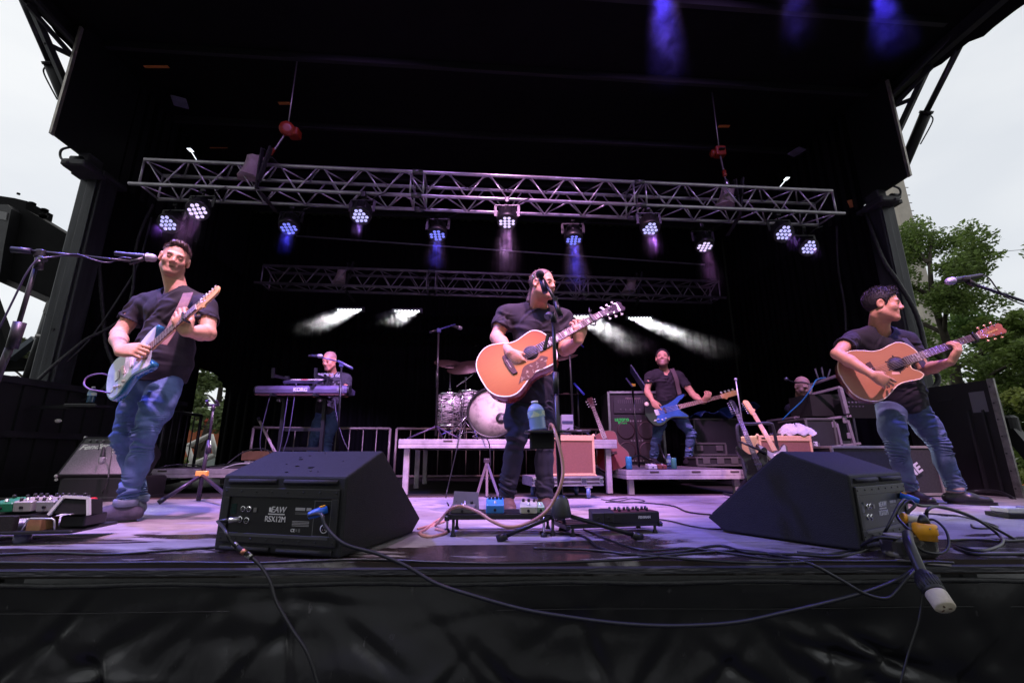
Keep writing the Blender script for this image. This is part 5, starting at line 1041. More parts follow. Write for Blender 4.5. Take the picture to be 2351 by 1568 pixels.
def outline(kind):
    if kind == 'acoustic': o = [(x,-y) for x, y in ACO] + [(x, y) for x, y in reversed(ACO)]; return spline(o, 5, True)
    if kind == 'cutaway':
        low = [(x,-y) for x, y in ACO[:9]] + [(.425,-.146),(.455,-.128),(.448,-.098),(.42,-.065),(.425,-.038),(.46,-.028),(.503,-.028)]
        return spline(low + [(x, y) for x, y in reversed(ACO)], 5, True)
    return spline(STR, 5, True)
def inset(o, e):
    n = len(o); r = []
    for i in range(n):
        a, b_ = o[i-1], o[(i+1)%n]; dx, dy = b_[0]-a[0], b_[1]-a[1]; l = math.hypot(dx, dy) or 1; r.append((o[i][0]-dy/l*e, o[i][1]+dx/l*e))
    return r
def guitar(kind, lab, T, Hd, n, c, grp=None, capo=None, name=None, cat='guitar'):
    T, Hd = vec(T), vec(Hd); Lt = c.get('len', 1.04 if kind in ('acoustic','cutaway') else .985); s = (Hd-T).length/Lt
    t = thing(name or ('acoustic_guitar' if kind in ('acoustic','cutaway') else 'electric_guitar'), lab, cat, tuple(T), grp); m = frame(Hd-T, n); t.rotation_euler = m.to_euler(); t.scale = (s, s, s)
    O = outline(kind); B = lambda g, nm, mt, par=t: g.build(nm, mt, par, local=True)
    ac = kind in ('acoustic','cutaway')
    if ac:
        D = .105; g = MB(); g.prism(inset(O, .002), -D, -.003, None, .004); B(g, 'body_sides', c['side'])
        g = MB(); g.prism(inset(O, .0045), -.004, .001); B(g, 'top', c['top'])
        g = MB(); n_ = len(O); a = inset(O, -.001); b_ = inset(O, .0055)
        vs = []; 
        for p, q in zip(a, b_): vs += [(p[0],p[1],-.006), (p[0],p[1],.0015), (q[0],q[1],.0015), (q[0],q[1],-.003)]
        g.add(vs, [(4*i+k, 4*((i+1)%n_)+k, 4*((i+1)%n_)+(k+1)%4, 4*i+(k+1)%4) for i in range(n_) for k in range(3)], True); B(g, 'binding', c.get('bind', ivory))
        hx = .352; g = MB(); g.lathe([(.0,.0018),(.049,.0018),(.049,.0012)], (hx,0,0), (0,0,1), 36, cap=False); B(g, 'sound_hole', hole_m)
        g = MB(); g.lathe([(.0505,.0016),(.056,.0016)], (hx,0,0), (0,0,1), 36, cap=False); B(g, 'rosette', c.get('ros', ivory))
        bx, nut, fr0 = .205, .862, .408
        g = MB(); g.prism([(bx-.018,-.075),(bx+.012,-.078),(bx+.014,.078),(bx-.018,.075),(bx-.026,.03),(bx-.026,-.03)], .001, .010, None, .002); br = B(g, 'bridge', c.get('bridge', rosewood))
        g = MB()
        for i in range(6): g.ell((bx-.008, -.028+.0112*i, .011), .0035, None, 8, 6)
        B(g, 'bridge_pins', ivory, br)
        if c.get('guard') == 'floral':
            pg = spline([(.395,-.052),(.372,-.062),(.335,-.066),(.30,-.060),(.262,-.066),(.225,-.105),(.185,-.150),(.215,-.140),(.25,-.155),(.29,-.148),(.32,-.125),(.36,-.135),(.395,-.125),(.40,-.10),(.425,-.088),(.415,-.07)], 4, True)
            g = MB(); g.prism([p for p in reversed(pg)], .001, .0032); gd = B(g, 'pickguard', mat('guard_brown', (.10,.03,.022), .3, var=.3, vs=30, coat=.4))
            g = MB(); rnd = random.Random(5)
            for (fx, fy, sc) in ((.385,-.075,1),(.40,-.10,.9),(.345,-.085,1),(.345,-.112,1.1),(.305,-.085,1),(.30,-.12,1.2),(.265,-.105,1.1),(.255,-.135,1),(.225,-.128,1.1),(.21,-.142,.8)):
                for k in range(4):
                    a = rnd.random()*6.28; ln = .013*sc; dx, dy = math.cos(a), math.sin(a)
                    g.prism([(fx,fy),(fx+dx*ln*.5-dy*.003*sc,fy+dy*ln*.5+dx*.003*sc),(fx+dx*ln,fy+dy*ln),(fx+dx*ln*.5+dy*.003*sc,fy+dy*ln*.5-dx*.003*sc)][::-1], .0032, .0042)
            B(g, 'flower_engraving', mat('engraved_cream', (.30,.21,.13), .5, var=.5, vs=80), gd)
        if c.get('guard') == 'slip':
            g = MB(); g.prism([(.29,-.055),(.335,-.072),(.34,-.060),(.30,-.040)], .001, .002); B(g, 'pickguard', mat('clear_guard', (.75,.45,.36), .15))
            g = MB()
            for k in (0, 60, 120, 180, 240, 300): 
                a = R(k+20); x_, y_ = hx+.061*math.cos(a), .061*math.sin(a); g.box((x_, y_, .002), (.012,.008,.002), Matrix.Rotation(a, 3, 'Z'))
            B(g, 'rosette_marks', flat_black)
    else:
        D = .044; g = MB(); g.prism(O, -D, 0, None, .007); bd = B(g, 'body', c['side'])
        bx, nut, fr0 = c.get('bx', .115), .80, .36
        if c.get('guard'):
            pg = inset(O, .016) if c.get('full') else spline([(.075,-.10),(.09,-.13),(.15,-.125),(.20,-.10),(.26,-.095),(.33,-.115),(.385,-.135),(.395,-.12),(.365,-.075),(.345,-.035),(.345,.035),(.385,.075),(.43,.10),(.455,.135),(.40,.135),(.33,.10),(.27,.075),(.20,.06),(.15,.05),(.13,0),(.10,-.05)], 4, True)
            g = MB(); g.prism(pg, .0, .003, None, .0008); B(g, 'pickguard', c['guard'])
        if c.get('detail', True):
            for (px, ang) in c.get('pups', ((.17,12),(.245,0),(.315,0))):
                g = MB(); g.rbox((px, 0, .006), (.022,.080,.009), .009, Matrix.Rotation(R(ang),3,'Z')); pk = B(g, 'pickup', c.get('pup', ivory))
            g = MB(); g.rbox((bx,0,.004), (.04,.075,.008), .004); B(g, 'bridge', nickel)
            for (kx, ky) in ((.10,-.085),(.135,-.105),(.175,-.098)): g = MB(); g.lathe([(.0105,0),(.0115,.004),(.009,.013),(.0,.014)], (kx,ky,.003), (0,0,1), 14); B(g, 'knob', c.get('knob', ivory))
            g = MB(); g.prism([(.05,-.095),(.075,-.10),(.085,-.085),(.06,-.078)], 0, .006, None, .002); B(g, 'jack_plate', nickel)
    # neck
    x1 = nut
    g = MB(); zt = .006 if ac else .004
    def neck(i, j):
        x = (c.get('nk0', .46 if ac else .34)) + (x1-(c.get('nk0', .46 if ac else .34)))*i; w_ = (.0275-.0055*i); a = math.pi*j
        return Vector((x, w_*math.cos(a), zt-.002-.0225*math.sin(a)))
    g.sheet(neck, 10, 10); g.add([neck(0,j/10) for j in range(11)], [tuple(range(11))]); B(g, 'neck', c['neck'])
    g = MB(); g.prism([(fr0,-.0285),(x1,-.0225),(x1,.0225),(fr0,.0285)], zt-.003, zt+.002); fb = B(g, 'fretboard', c.get('board', rosewood))
    g = MB(); sc = x1-bx; nf = c.get('frets', 20)
    for k in range(1, nf+1):
        x = x1 - sc*(1-2**(-k/12)); 
        if x < fr0: break
        w_ = .0225+.006*(x1-x)/(x1-fr0); g.box((x, 0, zt+.0024), (.0022, 2*w_, .0016))
    B(g, 'frets', nickel, fb)
    g = MB()
    for k in (3,5,7,9,12,15,17) if not c.get('big') else (1,3,5,7,9,12,15):
        x = x1 - sc*(1-.5*(2**(-k/12)+2**(-(k-1)/12)));
        if x < fr0+.01: break
        if c.get('big'): g.prism([(x-.008,-.014),(x+.006,-.014),(x+.008,.014),(x-.006,.014)], zt+.002, zt+.0026)
        else: g.lathe([(.0032,0),(.0032,.0007)], (x,0,zt+.002), (0,0,1), 8)
    if g.v: B(g, 'inlays', pearl, fb)
    g = MB(); g.box((x1+.002,0,zt+.001), (.004,.044,.007)); B(g, 'nut', ivory)
    # headstock: a little back-angled
    if ac:
        hd = [(x1+.002,-.022),(x1+.03,-.030),(x1+.10,-.036),(x1+.165,-.040),(x1+.178,-.022),(x1+.170,0),(x1+.178,.022),(x1+.165,.040),(x1+.10,.036),(x1+.03,.030),(x1+.002,.022)]; hm = Matrix.Rotation(R(10), 4, 'Y')
        hm = Matrix.Translation((x1,0,zt)) @ hm @ Matrix.Translation((-x1,0,0))
        g = MB(); g.prism(hd, -.016, -.001, hm, .002); hs_ = B(g, 'headstock', c.get('head', c['neck']))
        g = MB(); k_ = MB()
        for i in range(3):
            for sg in (-1,1):
                x = x1+.042+.044*i; y = sg*(.026+.003*i); g.lathe([(.0045,0),(.0045,.006),(.003,.008)], hm @ Vector((x,y,-.001)), hm.to_3x3() @ Vector((0,0,1)), 10); k_.bar(hm @ Vector((x,y+sg*.008,-.010)), hm @ Vector((x,y+sg*.020,-.010)), .0022, n=6); k_.ell(hm @ Vector((x,y+sg*.0255,-.010)), (.0095,.0065,.005), None, 10, 7)
        B(g, 'string_posts', nickel, hs_); B(k_, 'tuners', c.get('tun', pearl), hs_)
    else:
        hd = spline([(x1+.002,-.022),(x1+.03,-.028),(x1+.05,-.046),(x1+.07,-.030),(x1+.12,-.028),(x1+.165,-.022),(x1+.186,.002),(x1+.182,.030),(x1+.155,.040),(x1+.10,.036),(x1+.04,.031),(x1+.002,.022)], 4, True); hm = Matrix.Identity(4)
        g = MB(); g.prism(hd, -.016, -.003, hm, .002); hs_ = B(g, 'headstock', c.get('head', c['neck']))
        g = MB(); k_ = MB(); nt_ = c.get('ntun', 6)
        for i in range(nt_):
            x = x1+.03+.125*i/(nt_-1); y = .026+.004*i/nt_; g.lathe([(.0045,0),(.0045,.008)], (x,y-.008,-.003), (0,0,1), 8); k_.bar((x,y+.004,-.010), (x,y+.022,-.010), .0025 if nt_ > 4 else .004, n=6); k_.ell((x,y+.027,-.010), (.006,.006,.004) if nt_ > 4 else (.013,.012,.004), None, 10, 6)
        B(g, 'string_posts', nickel, hs_); B(k_, 'tuners', nickel, hs_)
    if c.get('logo'): text(None, 'lettering', c['logo'][0], c['logo'][1], hm @ Matrix.Translation((x1+c['logo'][2], 0, .0005)) @ Matrix.Rotation(R(c['logo'][3]),4,'Z'), c['logo'][4]).parent = hs_
    g = MB(); ns = c.get('ns', 6)
    for i in range(ns):
        y0 = (-.028+.056*i/(ns-1)); y1 = (-.018+.036*i/(ns-1)); g.bar((bx, y0, .013 if ac else .010), (x1, y1, zt+.006), .0009 if ns > 4 else .0013, n=5)
        g.bar((x1, y1, zt+.005), hm @ Vector((x1+.05+.1*abs(i/(ns-1)-.5), y1*1.1, .005)), .0008, n=4)
    B(g, 'strings', string_m)
    if capo:
        x = x1 - sc*(1-2**(-(capo-.45)/12)); g = MB(); g.rbox((x,0,zt+.011), (.014,.062,.010), .005); g.rbox((x,-.034,-.006), (.014,.010,.038), .004); g.tube([(x,-.034,-.024),(x-.01,-.02,-.034),(x-.03,.01,-.036)], .005)
        if c.get('capo_up'): g.tube([(x,.03,zt+.012),(x+.006,.05,zt+.014),(x+.022,.075,zt+.016)], .003); g.tube([(x,.03,zt+.012),(x+.018,.045,zt+.03)], .0028)
        B(g, 'capo', plastic)
    def loc(x, y, z): return T + m @ Vector((x, y, z))*s
    return t, loc, m
sg, sgl, sgm = guitar('acoustic', 'sunburst acoustic guitar with engraved brown pickguard held by the singer', P(1105,873,2.93), P(1432,694,2.93), (-.22,-.93,.27),
    dict(side=side_red, top=top_sing, neck=side_red, head=mat('head_purple_black', (.02,.013,.02), .7, spec=.15), guard='floral', bridge=rosewood, big=True, ros=mat('rosette_dark', (.18,.09,.05), .5), logo=('Gibson', .026, .135, 80, pearl), capo_up=True), capo=2)
rg, rgl, rgm = guitar('cutaway', 'plain cedar-topped cutaway acoustic guitar played by the right guitarist', P(1938,878,3.46), P(2312,748,3.10), (.02,-.96,.22),
    dict(side=side_brown, top=top_right, neck=side_brown, head=mat('head_redwood', (.28,.09,.05), .35, var=.3), guard='slip', bridge=rosewood, ros=flat_black, bind=mat('cream_bind', (.75,.6,.4), .4), tun=mat('gold_tuner', (.75,.45,.25), .3, .6), logo=('Takamine', .022, .09, 4, mat('gold_print', (.75,.5,.15), .4))), capo=1)
strat_body = mat('metallic_blue', (.02,.14,.26), .22, .3, coat=.8); guard_w = mat('pearl_guard', (.62,.66,.68), .35, var=.2, vs=6, coat=.3)
lg, lgl, lgm = guitar('electric', 'blue electric guitar with a pale pickguard held by the left guitarist', P(242,888,2.66), P(501,662,2.42), (-.10,-.93,.36),
    dict(side=strat_body, guard=guard_w, full=True, neck=maple, board=mat('rosewood_light', (.08,.035,.025), .7, var=.4, vs=20), pup=ivory, knob=ivory, frets=21), capo=3)
bs, bsl, bsm = guitar('electric', 'black and blue bass guitar with maple headstock played by the bearded bassist', P(1483,953,5.98), P(1694,901,6.0), (-.05,-.96,.28),
    dict(len=1.16, side=mat('gloss_black', (.006,.006,.007), .15, coat=.8), guard=mat('blue_sparkle_guard', (.03,.10,.36), .3, .4, var=.4, vs=9), neck=maple, board=mat('board_brown', (.20,.10,.06), .5, var=.3, vs=20), ntun=4, ns=4, pups=((.2,0),), pup=flat_black, knob=nickel), name='bass_guitar', cat='bass guitar')
# stretch the bass neck beyond the ordinary scale
for ob, loc_, m_ in ((bs, bsl, bsm),):
    ob.scale.x *= 1.16/.985
g = MB(); g.lathe([(.0,.002),(.03,.002),(.03,.0)], bsl(.06,.13,.002), bsm @ Vector((0,0,1)), 20); g.build('round_sticker', mat('pale_sticker', (.6,.55,.4), .6, var=.3), None)
st_ = bpy.context.scene.objects[-1] if False else [o for o in COL.objects if o.name == 'round_sticker'][0]; st_.parent = bs; st_.matrix_parent_inverse = (Matrix.Translation(bs.location) @ bsm.to_4x4() @ Matrix.Diagonal((*bs.scale, 1))).inverted()
# straps
def strap(par, pts, w_, nrm, m, name='strap'):
    g = MB(); ribbon(g, spline([tuple(p) for p in pts], 8), w_, nrm); o = g.build(name, m); mw = Matrix.LocRotScale(par.location, par.rotation_euler, par.scale); o.parent = par; o.matrix_parent_inverse = mw.inverted(); return o
strap_m = mat('leather_tan', (.22,.12,.08), .5, var=.5, vs=12)
strap(lg, [P(432,672,2.70), P(420,700,2.66), P(402,735,2.63), P(388,765,2.60), P(372,790,2.58)], .062, (0,-1,.2), strap_m)
strap(rg, [P(2052,752,3.62), P(2076,778,3.56), P(2102,810,3.52), P(2124,842,3.50)], .05, (0,-1,.2), mat('strap_violet_black', (.03,.02,.04), .5))
strap(bs, [P(1543,846,6.12), P(1552,868,6.08), P(1558,895,6.07), P(1563,912,6.04)], .055, (0,-1,.1), mat('strap_black_brown', (.05,.03,.03), .5))
# spare guitars on stands
g1, _, _ = guitar('acoustic', 'red semi-hollow guitar leaning between the two risers', P(1416,1078,4.95), P(1352,910,5.35), (-.25,-.9,.2),
    dict(side=mat('cherry_gloss', (.09,.006,.004), .5), top=mat('cherry_top', (.20,.012,.008), .5), neck=side_red, head=mat('head_black_red', (.05,.012,.01), .3), big=False, bind=mat('dull_binding', (.25,.15,.10), .6), ros=side_red))
g2, _, _ = guitar('electric', 'black electric guitar with a dark neck standing in the rack, left one', P(1762,1120,3.55), P(1680,918,3.75), (-.1,-.95,.15),
    dict(side=mat('gloss_black2', (.008,.005,.006), .12, coat=.8), neck=mat('neck_dark', (.10,.06,.05), .4), head=flat_black, board=mat('neck_dark2', (.05,.035,.03), .45), pup=flat_black))
g3, _, _ = guitar('electric', 'electric guitar with pale maple neck and white guard, right one in the rack', P(1822,1110,3.55), P(1712,918,3.8), (.0,-.95,.2),
    dict(side=mat('dark_burst_body', (.05,.02,.018), .25, coat=.5), guard=mat('aged_guard', (.28,.27,.24), .5), neck=maple, board=maple, pup=ivory))
# ================================================================ gear on the stage
def RP(u, v, o, n):
    "where the line of sight (u, v) meets the plane through o with normal n"
    c = Vector((0,0,CAMZ)); d = P(u, v, 1.0) - c; n = vec(n); return c + d*((vec(o)-c).dot(n)/d.dot(n))
def Z3(deg): return Matrix.Rotation(R(deg), 3, 'Z')
def fr_at(o, x, z=(0,0,1)): return M4(vec(o), frame(x, z))
def lettering(par, *a, **k):
    o = text(None, 'lettering', *a, **k); mw = Matrix.Identity(4); q = par; chain = []
    while q is not None: chain.append(q); q = q.parent
    for q in reversed(chain): mw = mw @ q.matrix_parent_inverse @ Matrix.LocRotScale(q.location, q.rotation_euler, q.scale)
    o.parent = par; o.matrix_parent_inverse = (mw).inverted(); return o
# ---- floor monitors
wedge_m = mat('textured_black_paint', (.013,.013,.015), .66, var=.15, vs=30, bump=.9, bs=260, bdist=.003, spec=.35)
panel_m = mat('panel_black', (.012,.012,.013), .45, var=.15, vs=10, bump=.2, bs=120)
c0 = G(488.5,1268); c1 = G(781,1286.5); wl = (c1-c0); wl.z = 0; WW = wl.length; wl.normalize(); pl = Vector((-wl.y, wl.x, 0))
prof = []
for (u, v) in ((781,1286.5),(946,1243.5),(965.6,1189.4),(880.7,1034.5),(799.6,1093.5)):
    q = RP(u, v, c1, wl); prof.append(((q-c1).dot(pl), q.z))
prof[0] = (0, .008); prof[1] = (prof[1][0], .008); prof[4] = (0, prof[4][1])
HT = prof[4][1]
def wedge(lab, C0, wdir, pdir, side):
    "C0: foot of the connector panel's corner shared with the visible cheek; wdir runs across the panel, pdir to the grille"
    wd, pd = vec(wdir), vec(pdir); t = thing('floor_monitor', lab, 'stage monitor', tuple(C0), 'wedge monitors at the front of the stage')
    def q(a, d, z): return C0 + wd*a + pd*d + Vector((0,0,z))
    g = MB(); n = 5; vs = [q(0,*p) for p in prof]+[q(WW,*p) for p in prof]
    g.add(vs, [tuple(range(5)), tuple(range(9,4,-1))]+[(i,(i+1)%5,5+(i+1)%5,5+i) for i in range(5)]); cb = g.build('cabinet', wedge_m, t, bevel=.009)
    # grille on the performer's side
    g = MB(); a, b_ = prof[2], prof[3]; dn = Vector((b_[1]-a[1], a[0]-b_[0]))  
    m = lambda s_, k: (a[0]+(b_[0]-a[0])*k, a[1]+(b_[1]-a[1])*k)
    nn = (pd*(b_[1]-a[1]) - Vector((0,0,1))*(b_[0]-a[0])).normalized()
    if nn.dot(pd) < 0: nn = -nn
    g.add([q(x,*m(0,k))+nn*e for e in (.001,.006) for x, k in ((.02,.05),(WW-.02,.05),(WW-.02,.95),(.02,.95))], [(0,1,2,3),(7,6,5,4),(0,4,5,1),(1,5,6,2),(2,6,7,3),(3,7,4,0)]); g.build('grille', flat_black, t)
    # recessed connector panel, frame, slots
    o = -pd
    sx = side   # +1: x reads along wdir
    F = M4(C0 + (wd*0 if sx > 0 else wd*WW), frame(wd*sx, o))   # local x: reading direction, y: up, z: out
    def L(x, y, z=0): return F @ Vector((x, y, z))
    def lb(g, x0, x1, y0, y1, z0, z1): 
        vs = [L(x, y, z) for z in (z0, z1) for x, y in ((x0,y0),(x1,y0),(x1,y1),(x0,y1))]; g.add(vs, [(3,2,1,0),(4,5,6,7),(0,1,5,4),(1,2,6,5),(2,3,7,6),(3,0,4,7)])
    H0 = HT
    up_ = frame(wd*sx, o) @ Vector((0,1,0)); sgn = 1 if up_.z > 0 else -1
    g = MB(); f0, f1, h0, h1 = .022, WW-.022, H0*.15, H0*.84
    for (x0,x1,y0,y1) in ((f0,f1,h1-.035,h1),(f0,f1,h0,h0+.035),(f0,f0+.03,h0+.035,h1-.035),(f1-.03,f1,h0+.035,h1-.035)): lb(g, x0, x1, y0, y1, .001, .009)
    pf = g.build('panel_frame', panel_m, t, bevel=.002)
    g = MB(); lb(g, f0+.03, f1-.03, h0+.035, h1-.035, .0005, .002); g.build('connector_plate', mat('plate_black', (.010,.010,.011), .35), pf)
    g = MB(); lb(g, f0+.034, f1-.034, h0+.024, h0+.034, .009, .0105); g.build('rack_lip', mat('lip_grey', (.10,.10,.105), .4, .5), pf)
    for (x0, x1, y) in ((.035, WW*.46, H0*.92),(WW*.52, WW-.035, H0*.92),(.035, WW*.46, H0*.075),(WW*.52, WW-.035, H0*.075)):
        g = MB(); g.tube([L(x0,y,.0),L(x1,y,.0)], .0105, n=12); hs_ = g.build('vent_slot', wedge_m, t)
        g = MB(); g.tube([L(x0+.004,y-.001,.0058),L(x1-.004,y-.001,.0058)], .0055, n=8); g.build('slot_inset', flat_black, hs_)
    g = MB()
    for i in range(8):
        for y in (h0+.014, h1-.014): g.lathe([(.0034,0),(.0034,.002),(.002,.003)], L(f0+.012+(f1-f0-.024)*i/7, y, .009), o, 8)
    g.build('screws', mat('screw_black', (.05,.05,.05), .35, .8), pf)
    pw = f1-f0-.06; ph = h1-h0-.07; X = lambda k: f0+.03+pw*k; Yv = lambda k: h0+.035+ph*k
    def socket(x, y, r, mm=chrome):
        g = MB(); g.lathe([(r,0),(r,.004),(r*.8,.004)], L(x,y,.002), o, 18, cap=False); s_ = g.build('socket_ring', mm, pf); g = MB(); g.lathe([(r*.8,0),(r*.8,.002)], L(x,y,.002), o, 18); g.build('socket_well', flat_black, s_)
        g = MB()
        for k in range(3): a = R(90+120*k); g.lathe([(r*.13,0),(r*.13,.002)], L(x+r*.4*math.cos(a), y+r*.4*math.sin(a), .004), o, 8)
        g.build('pins', chrome, s_)
    for (kx, ky, r) in ((.145,.66,.0105),(.205,.66,.0105),(.195,.34,.0118),(.125,.36,.0118)): socket(X(kx), Yv(ky), r)
    g = MB(); lb(g, X(.255), X(.285), Yv(.58), Yv(.70), .002, .006); g.build('data_port', steel, pf)
    socket(X(.945), Yv(.2), .016, white)
    g = MB(); lb(g, X(.02), X(.075), Yv(.5), Yv(.8), .002, .003); g.build('display', mat('screen_green_dark', (.005,.02,.018), .1), pf)
    FX = lambda x, y, z: F @ Matrix.Translation((x, y, z))
    lettering(pf, 'EAW', .031, FX(X(.495), Yv(.66), .003), print_white, shear=.2)
    g = MB(); lb(g, X(.405), X(.425), Yv(.60), Yv(.72), .002, .003); lb(g, X(.40), X(.56), Yv(.525), Yv(.555), .002, .003); g.build('logo_bars', print_white, pf)
    lettering(pf, 'RSX12M', .030, FX(X(.475), Yv(.40), .003), print_white, sx=.9)
    g = MB()
    lb(g, X(.66), X(.75), Yv(.66), Yv(.74), .002, .003); lb(g, X(.765), X(.81), Yv(.66), Yv(.74), .002, .003)
    for k in range(4): lb(g, X(.64), X(.80), Yv(.24+.04*k), Yv(.255+.04*k), .002, .0026)
    for k in range(2): lb(g, X(.66), X(.79), Yv(.60-.035*k), Yv(.607-.035*k), .002, .0026)
    g.build('rating_label', mat('print_dim', (.30,.30,.30), .6), pf)
    lettering(pf, 'CE', .016, FX(X(.655), Yv(.12), .003), print_white)
    g = MB(); lb(g, X(.68), X(.695), Yv(.09), Yv(.16), .002, .003); lb(g, X(.705), X(.722), Yv(.08), Yv(.17), .002, .003)
    for (x0,x1,y0,y1) in ((.835,.995,.93,.945),(.835,.995,.0,.01),(.835,.840,.01,.93),(.990,.995,.01,.93)): lb(g, X(x0), X(x1), Yv(y0), Yv(y1), .002, .0028)
    g.build('printed_frame', mat('print_grey', (.12,.12,.12), .6), pf)
    return t, pf, F, X, Yv, lb, L
W1 = wedge('black wedge monitor in front of the left guitarist, its lettered connector panel facing out', c1, -wl, pl, -1)
# wet flecks and dust on its top
rc = G(1979,1270); rp_ = G(1690,1236) - rc; rp_.z = 0; rp_.normalize(); 
best = None
for k_ in range(-200, 601):
    a_ = math.atan2(-rp_.x, rp_.y) - R(k_*.1); w0 = Vector((math.cos(a_), math.sin(a_), 0)); e_ = abs(proj(rc+w0*WW+Vector((0,0,HT)))[0]-2069)
    if best is None or e_ < best[0]: best = (e_, w0)
rw = best[1]; rp_ = Vector((-rw.y, rw.x, 0))
W2 = wedge('black wedge monitor on the right, its long blank cheek toward the middle', rc, rw, rp_, 1)
fleck = mat('water_drop', (.004,.004,.005), .12)
g = MB()
top_a, top_b = prof[4], prof[3]; tn = (Vector((0,0,1))*(top_b[0]-top_a[0]) - pl*(top_b[1]-top_a[1])).normalized()
for (a, k, r) in ((.30,.35,.011),(.37,.42,.006),(.22,.30,.016),(.20,.18,.007),(.30,.12,.009),(.12,.55,.005),(.34,.62,.012),(.36,.70,.008),(.33,.78,.007),(.27,.88,.006),(.16,.15,.005)):
    q = c1 - wl*a + pl*(top_a[0]+(top_b[0]-top_a[0])*k) + Vector((0,0,top_a[1]+(top_b[1]-top_a[1])*k)) + tn*.0005; g.ell(q, (r, r*.55, .0012), frame(wl+pl*.4, tn), 12, 4)
dr = g.build('water_drops', fleck, W1[0])
# power connectors
blue_p = mat('blue_connector', (.02,.12,.55), .35, var=.1); yellow_p = mat('yellow_connector', (.85,.38,.02), .4, var=.15, vs=10)
def connector(W, lab, kx, ky, dirx, m=blue_p):
    t_, pf, F, X, Yv, lb, L = W; o = L(X(kx), Yv(ky), .004); d = (L(X(kx)+dirx*.6, Yv(ky)-.02, .06) - o); t = thing('power_connector', lab, 'connector', tuple(o)); dn = d.normalized()
    g = MB(); g.lathe([(.014,0),(.014,.02),(.0165,.024),(.016,.045),(.013,.060),(.0125,.066),(.010,.068)], o, dn, 18); g.build('shell', m, t)
    g = MB(); g.rbox(o+dn*.018+Vector((0,0,.016)), (.022,.010,.006), .002, frame(dn, (0,0,1))); g.build('latch', yellow_p, t); return o+dn*.066, dn
e1, d1 = connector(W1, 'blue power connector in the panel of the left monitor', .955, .72, -.07)
e2, d2 = connector(W2, 'blue power connector in the panel of the right monitor', .93, .86, .03)
def xlr(W, kx, ky, lab):
    t_, pf, F, X, Yv, lb, L = W; o = L(X(kx), Yv(ky), .004); d = (L(X(kx)-.045, Yv(ky)-.003, .035)-o).normalized(); t = thing('cable_plug', lab, 'plug', tuple(o))
    g = MB(); g.lathe([(.0095,0),(.0095,.035),(.0085,.038)], o, d, 16); g.build('metal_shell', nickel, t); g = MB(); g.lathe([(.0085,.038),(.0085,.05),(.005,.075),(.0045,.075)], o, d, 14); g.build('boot', rubber, t); return o+d*.075
x1 = xlr(W1, .125, .36, 'silver microphone plug in the panel of the left monitor'); 
# ---- cables (every one its own tube)
def cable(lab, pts, r=.0045, m=rubber, n=8, name='cable', cat='cable'):
    g = MB(); g.tube(spline([tuple(p) for p in pts], 8), r, n=7); return tag(g.build(name, m), lab, cat)
def F_(u, v, r=.006): return G(u, v, r)
cable('black lead from the left monitor panel drooping over the skirt to the picture bottom', [x1, P(516,1215,1.66), P(530,1243,1.64), P(552,1262,1.66), P(590,1290,1.66), P(618,1330,1.65), P(634,1380,1.64), P(668,1440,1.63), P(706,1500,1.62), P(735,1590,1.62)], .0055)
t = thing('cable_coupler', 'silver and copper couplers joining the lead under the left monitor', 'coupler', tuple(P(556,1265,1.655)))
g = MB(); a, b_ = P(540,1252,1.655), P(578,1280,1.66); g.bar(a, b_, .0085, n=12); g.build('sleeve', flat_black, t)
g = MB(); g.bar(P(536,1249,1.655), P(543,1254,1.655), .0098, n=12); g.bar(P(566,1271,1.66), P(576,1279,1.66), .0095, n=12); g.build('rings', nickel, t); g = MB(); g.bar(P(556,1264,1.658), P(563,1269,1.658), .0098, n=12); g.build('copper_ring', mat('copper', (.6,.25,.15), .3, .8), t)
cable('thick blue-black power lead from the left monitor sweeping along the skirt to the right', [e1, P(737,1180,1.70), P(748,1208,1.68), P(790,1248,1.66), P(870,1272,1.68), P(935,1300,1.68), P(1000,1338,1.67), P(1080,1365,1.66), P(1200,1398,1.66), P(1320,1418,1.66), P(1440,1432,1.66), P(1560,1436,1.66), P(1690,1428,1.67), P(1800,1405,1.69), P(1900,1382,1.71), P(1990,1357,1.72), P(2060,1330,1.74), P(2100,1305,1.76)], .0062, mat('cable_blueblack', (.018,.018,.028), .4))
cable('black lead sagging below the stage edge between the right monitor and the skirt', [F_(1690,1262), F_(1760,1270), P(1850,1290,1.76), P(1920,1325,1.73), P(1985,1362,1.71), P(2035,1373,1.70), P(2062,1352,1.71), P(2090,1318,1.73), P(2120,1290,1.78)], .0055)
cable('long black lead along the front lip', [F_(-20,1291), F_(200,1293), F_(400,1291), F_(600,1292), F_(830,1284), F_(1000,1290), F_(1180,1293), F_(1420,1285), F_(1560,1272), F_(1690,1262)], .005)
cable('black lead crossing the bare boards left of the left monitor', [F_(-20,1274), F_(120,1269), F_(260,1272), F_(400,1262), F_(520,1254)], .005)
cable('black lead from the hub of the singer\'s stand toward the right monitor', [F_(1225,1258), F_(1350,1262), F_(1480,1274), F_(1620,1286), F_(1750,1292), F_(1850,1290)], .005)
cable('black lead looping from the middle pedals to the right', [F_(1240,1222), F_(1330,1228), F_(1380,1258), F_(1450,1272), F_(1560,1266), F_(1650,1252), F_(1720,1268), F_(1830,1272), F_(1930,1276), F_(2010,1250), P(2035,1215,1.93), P(2060,1165,1.95), P(2075,1146,1.98)], .0055)
cable('second lead past the right foot of the microphone stand', [F_(1340,1215), F_(1400,1240), F_(1480,1262), F_(1580,1258), F_(1680,1270), F_(1790,1284), F_(1920,1306 if False else 1288), F_(2040,1288), F_(2160,1290)], .0048)
cable('thin lead snaking over the floor from the small riser to the right monitor', [F_(1390,1152), F_(1460,1153), F_(1540,1160), F_(1580,1175), F_(1640,1182), F_(1665,1186)], .005)
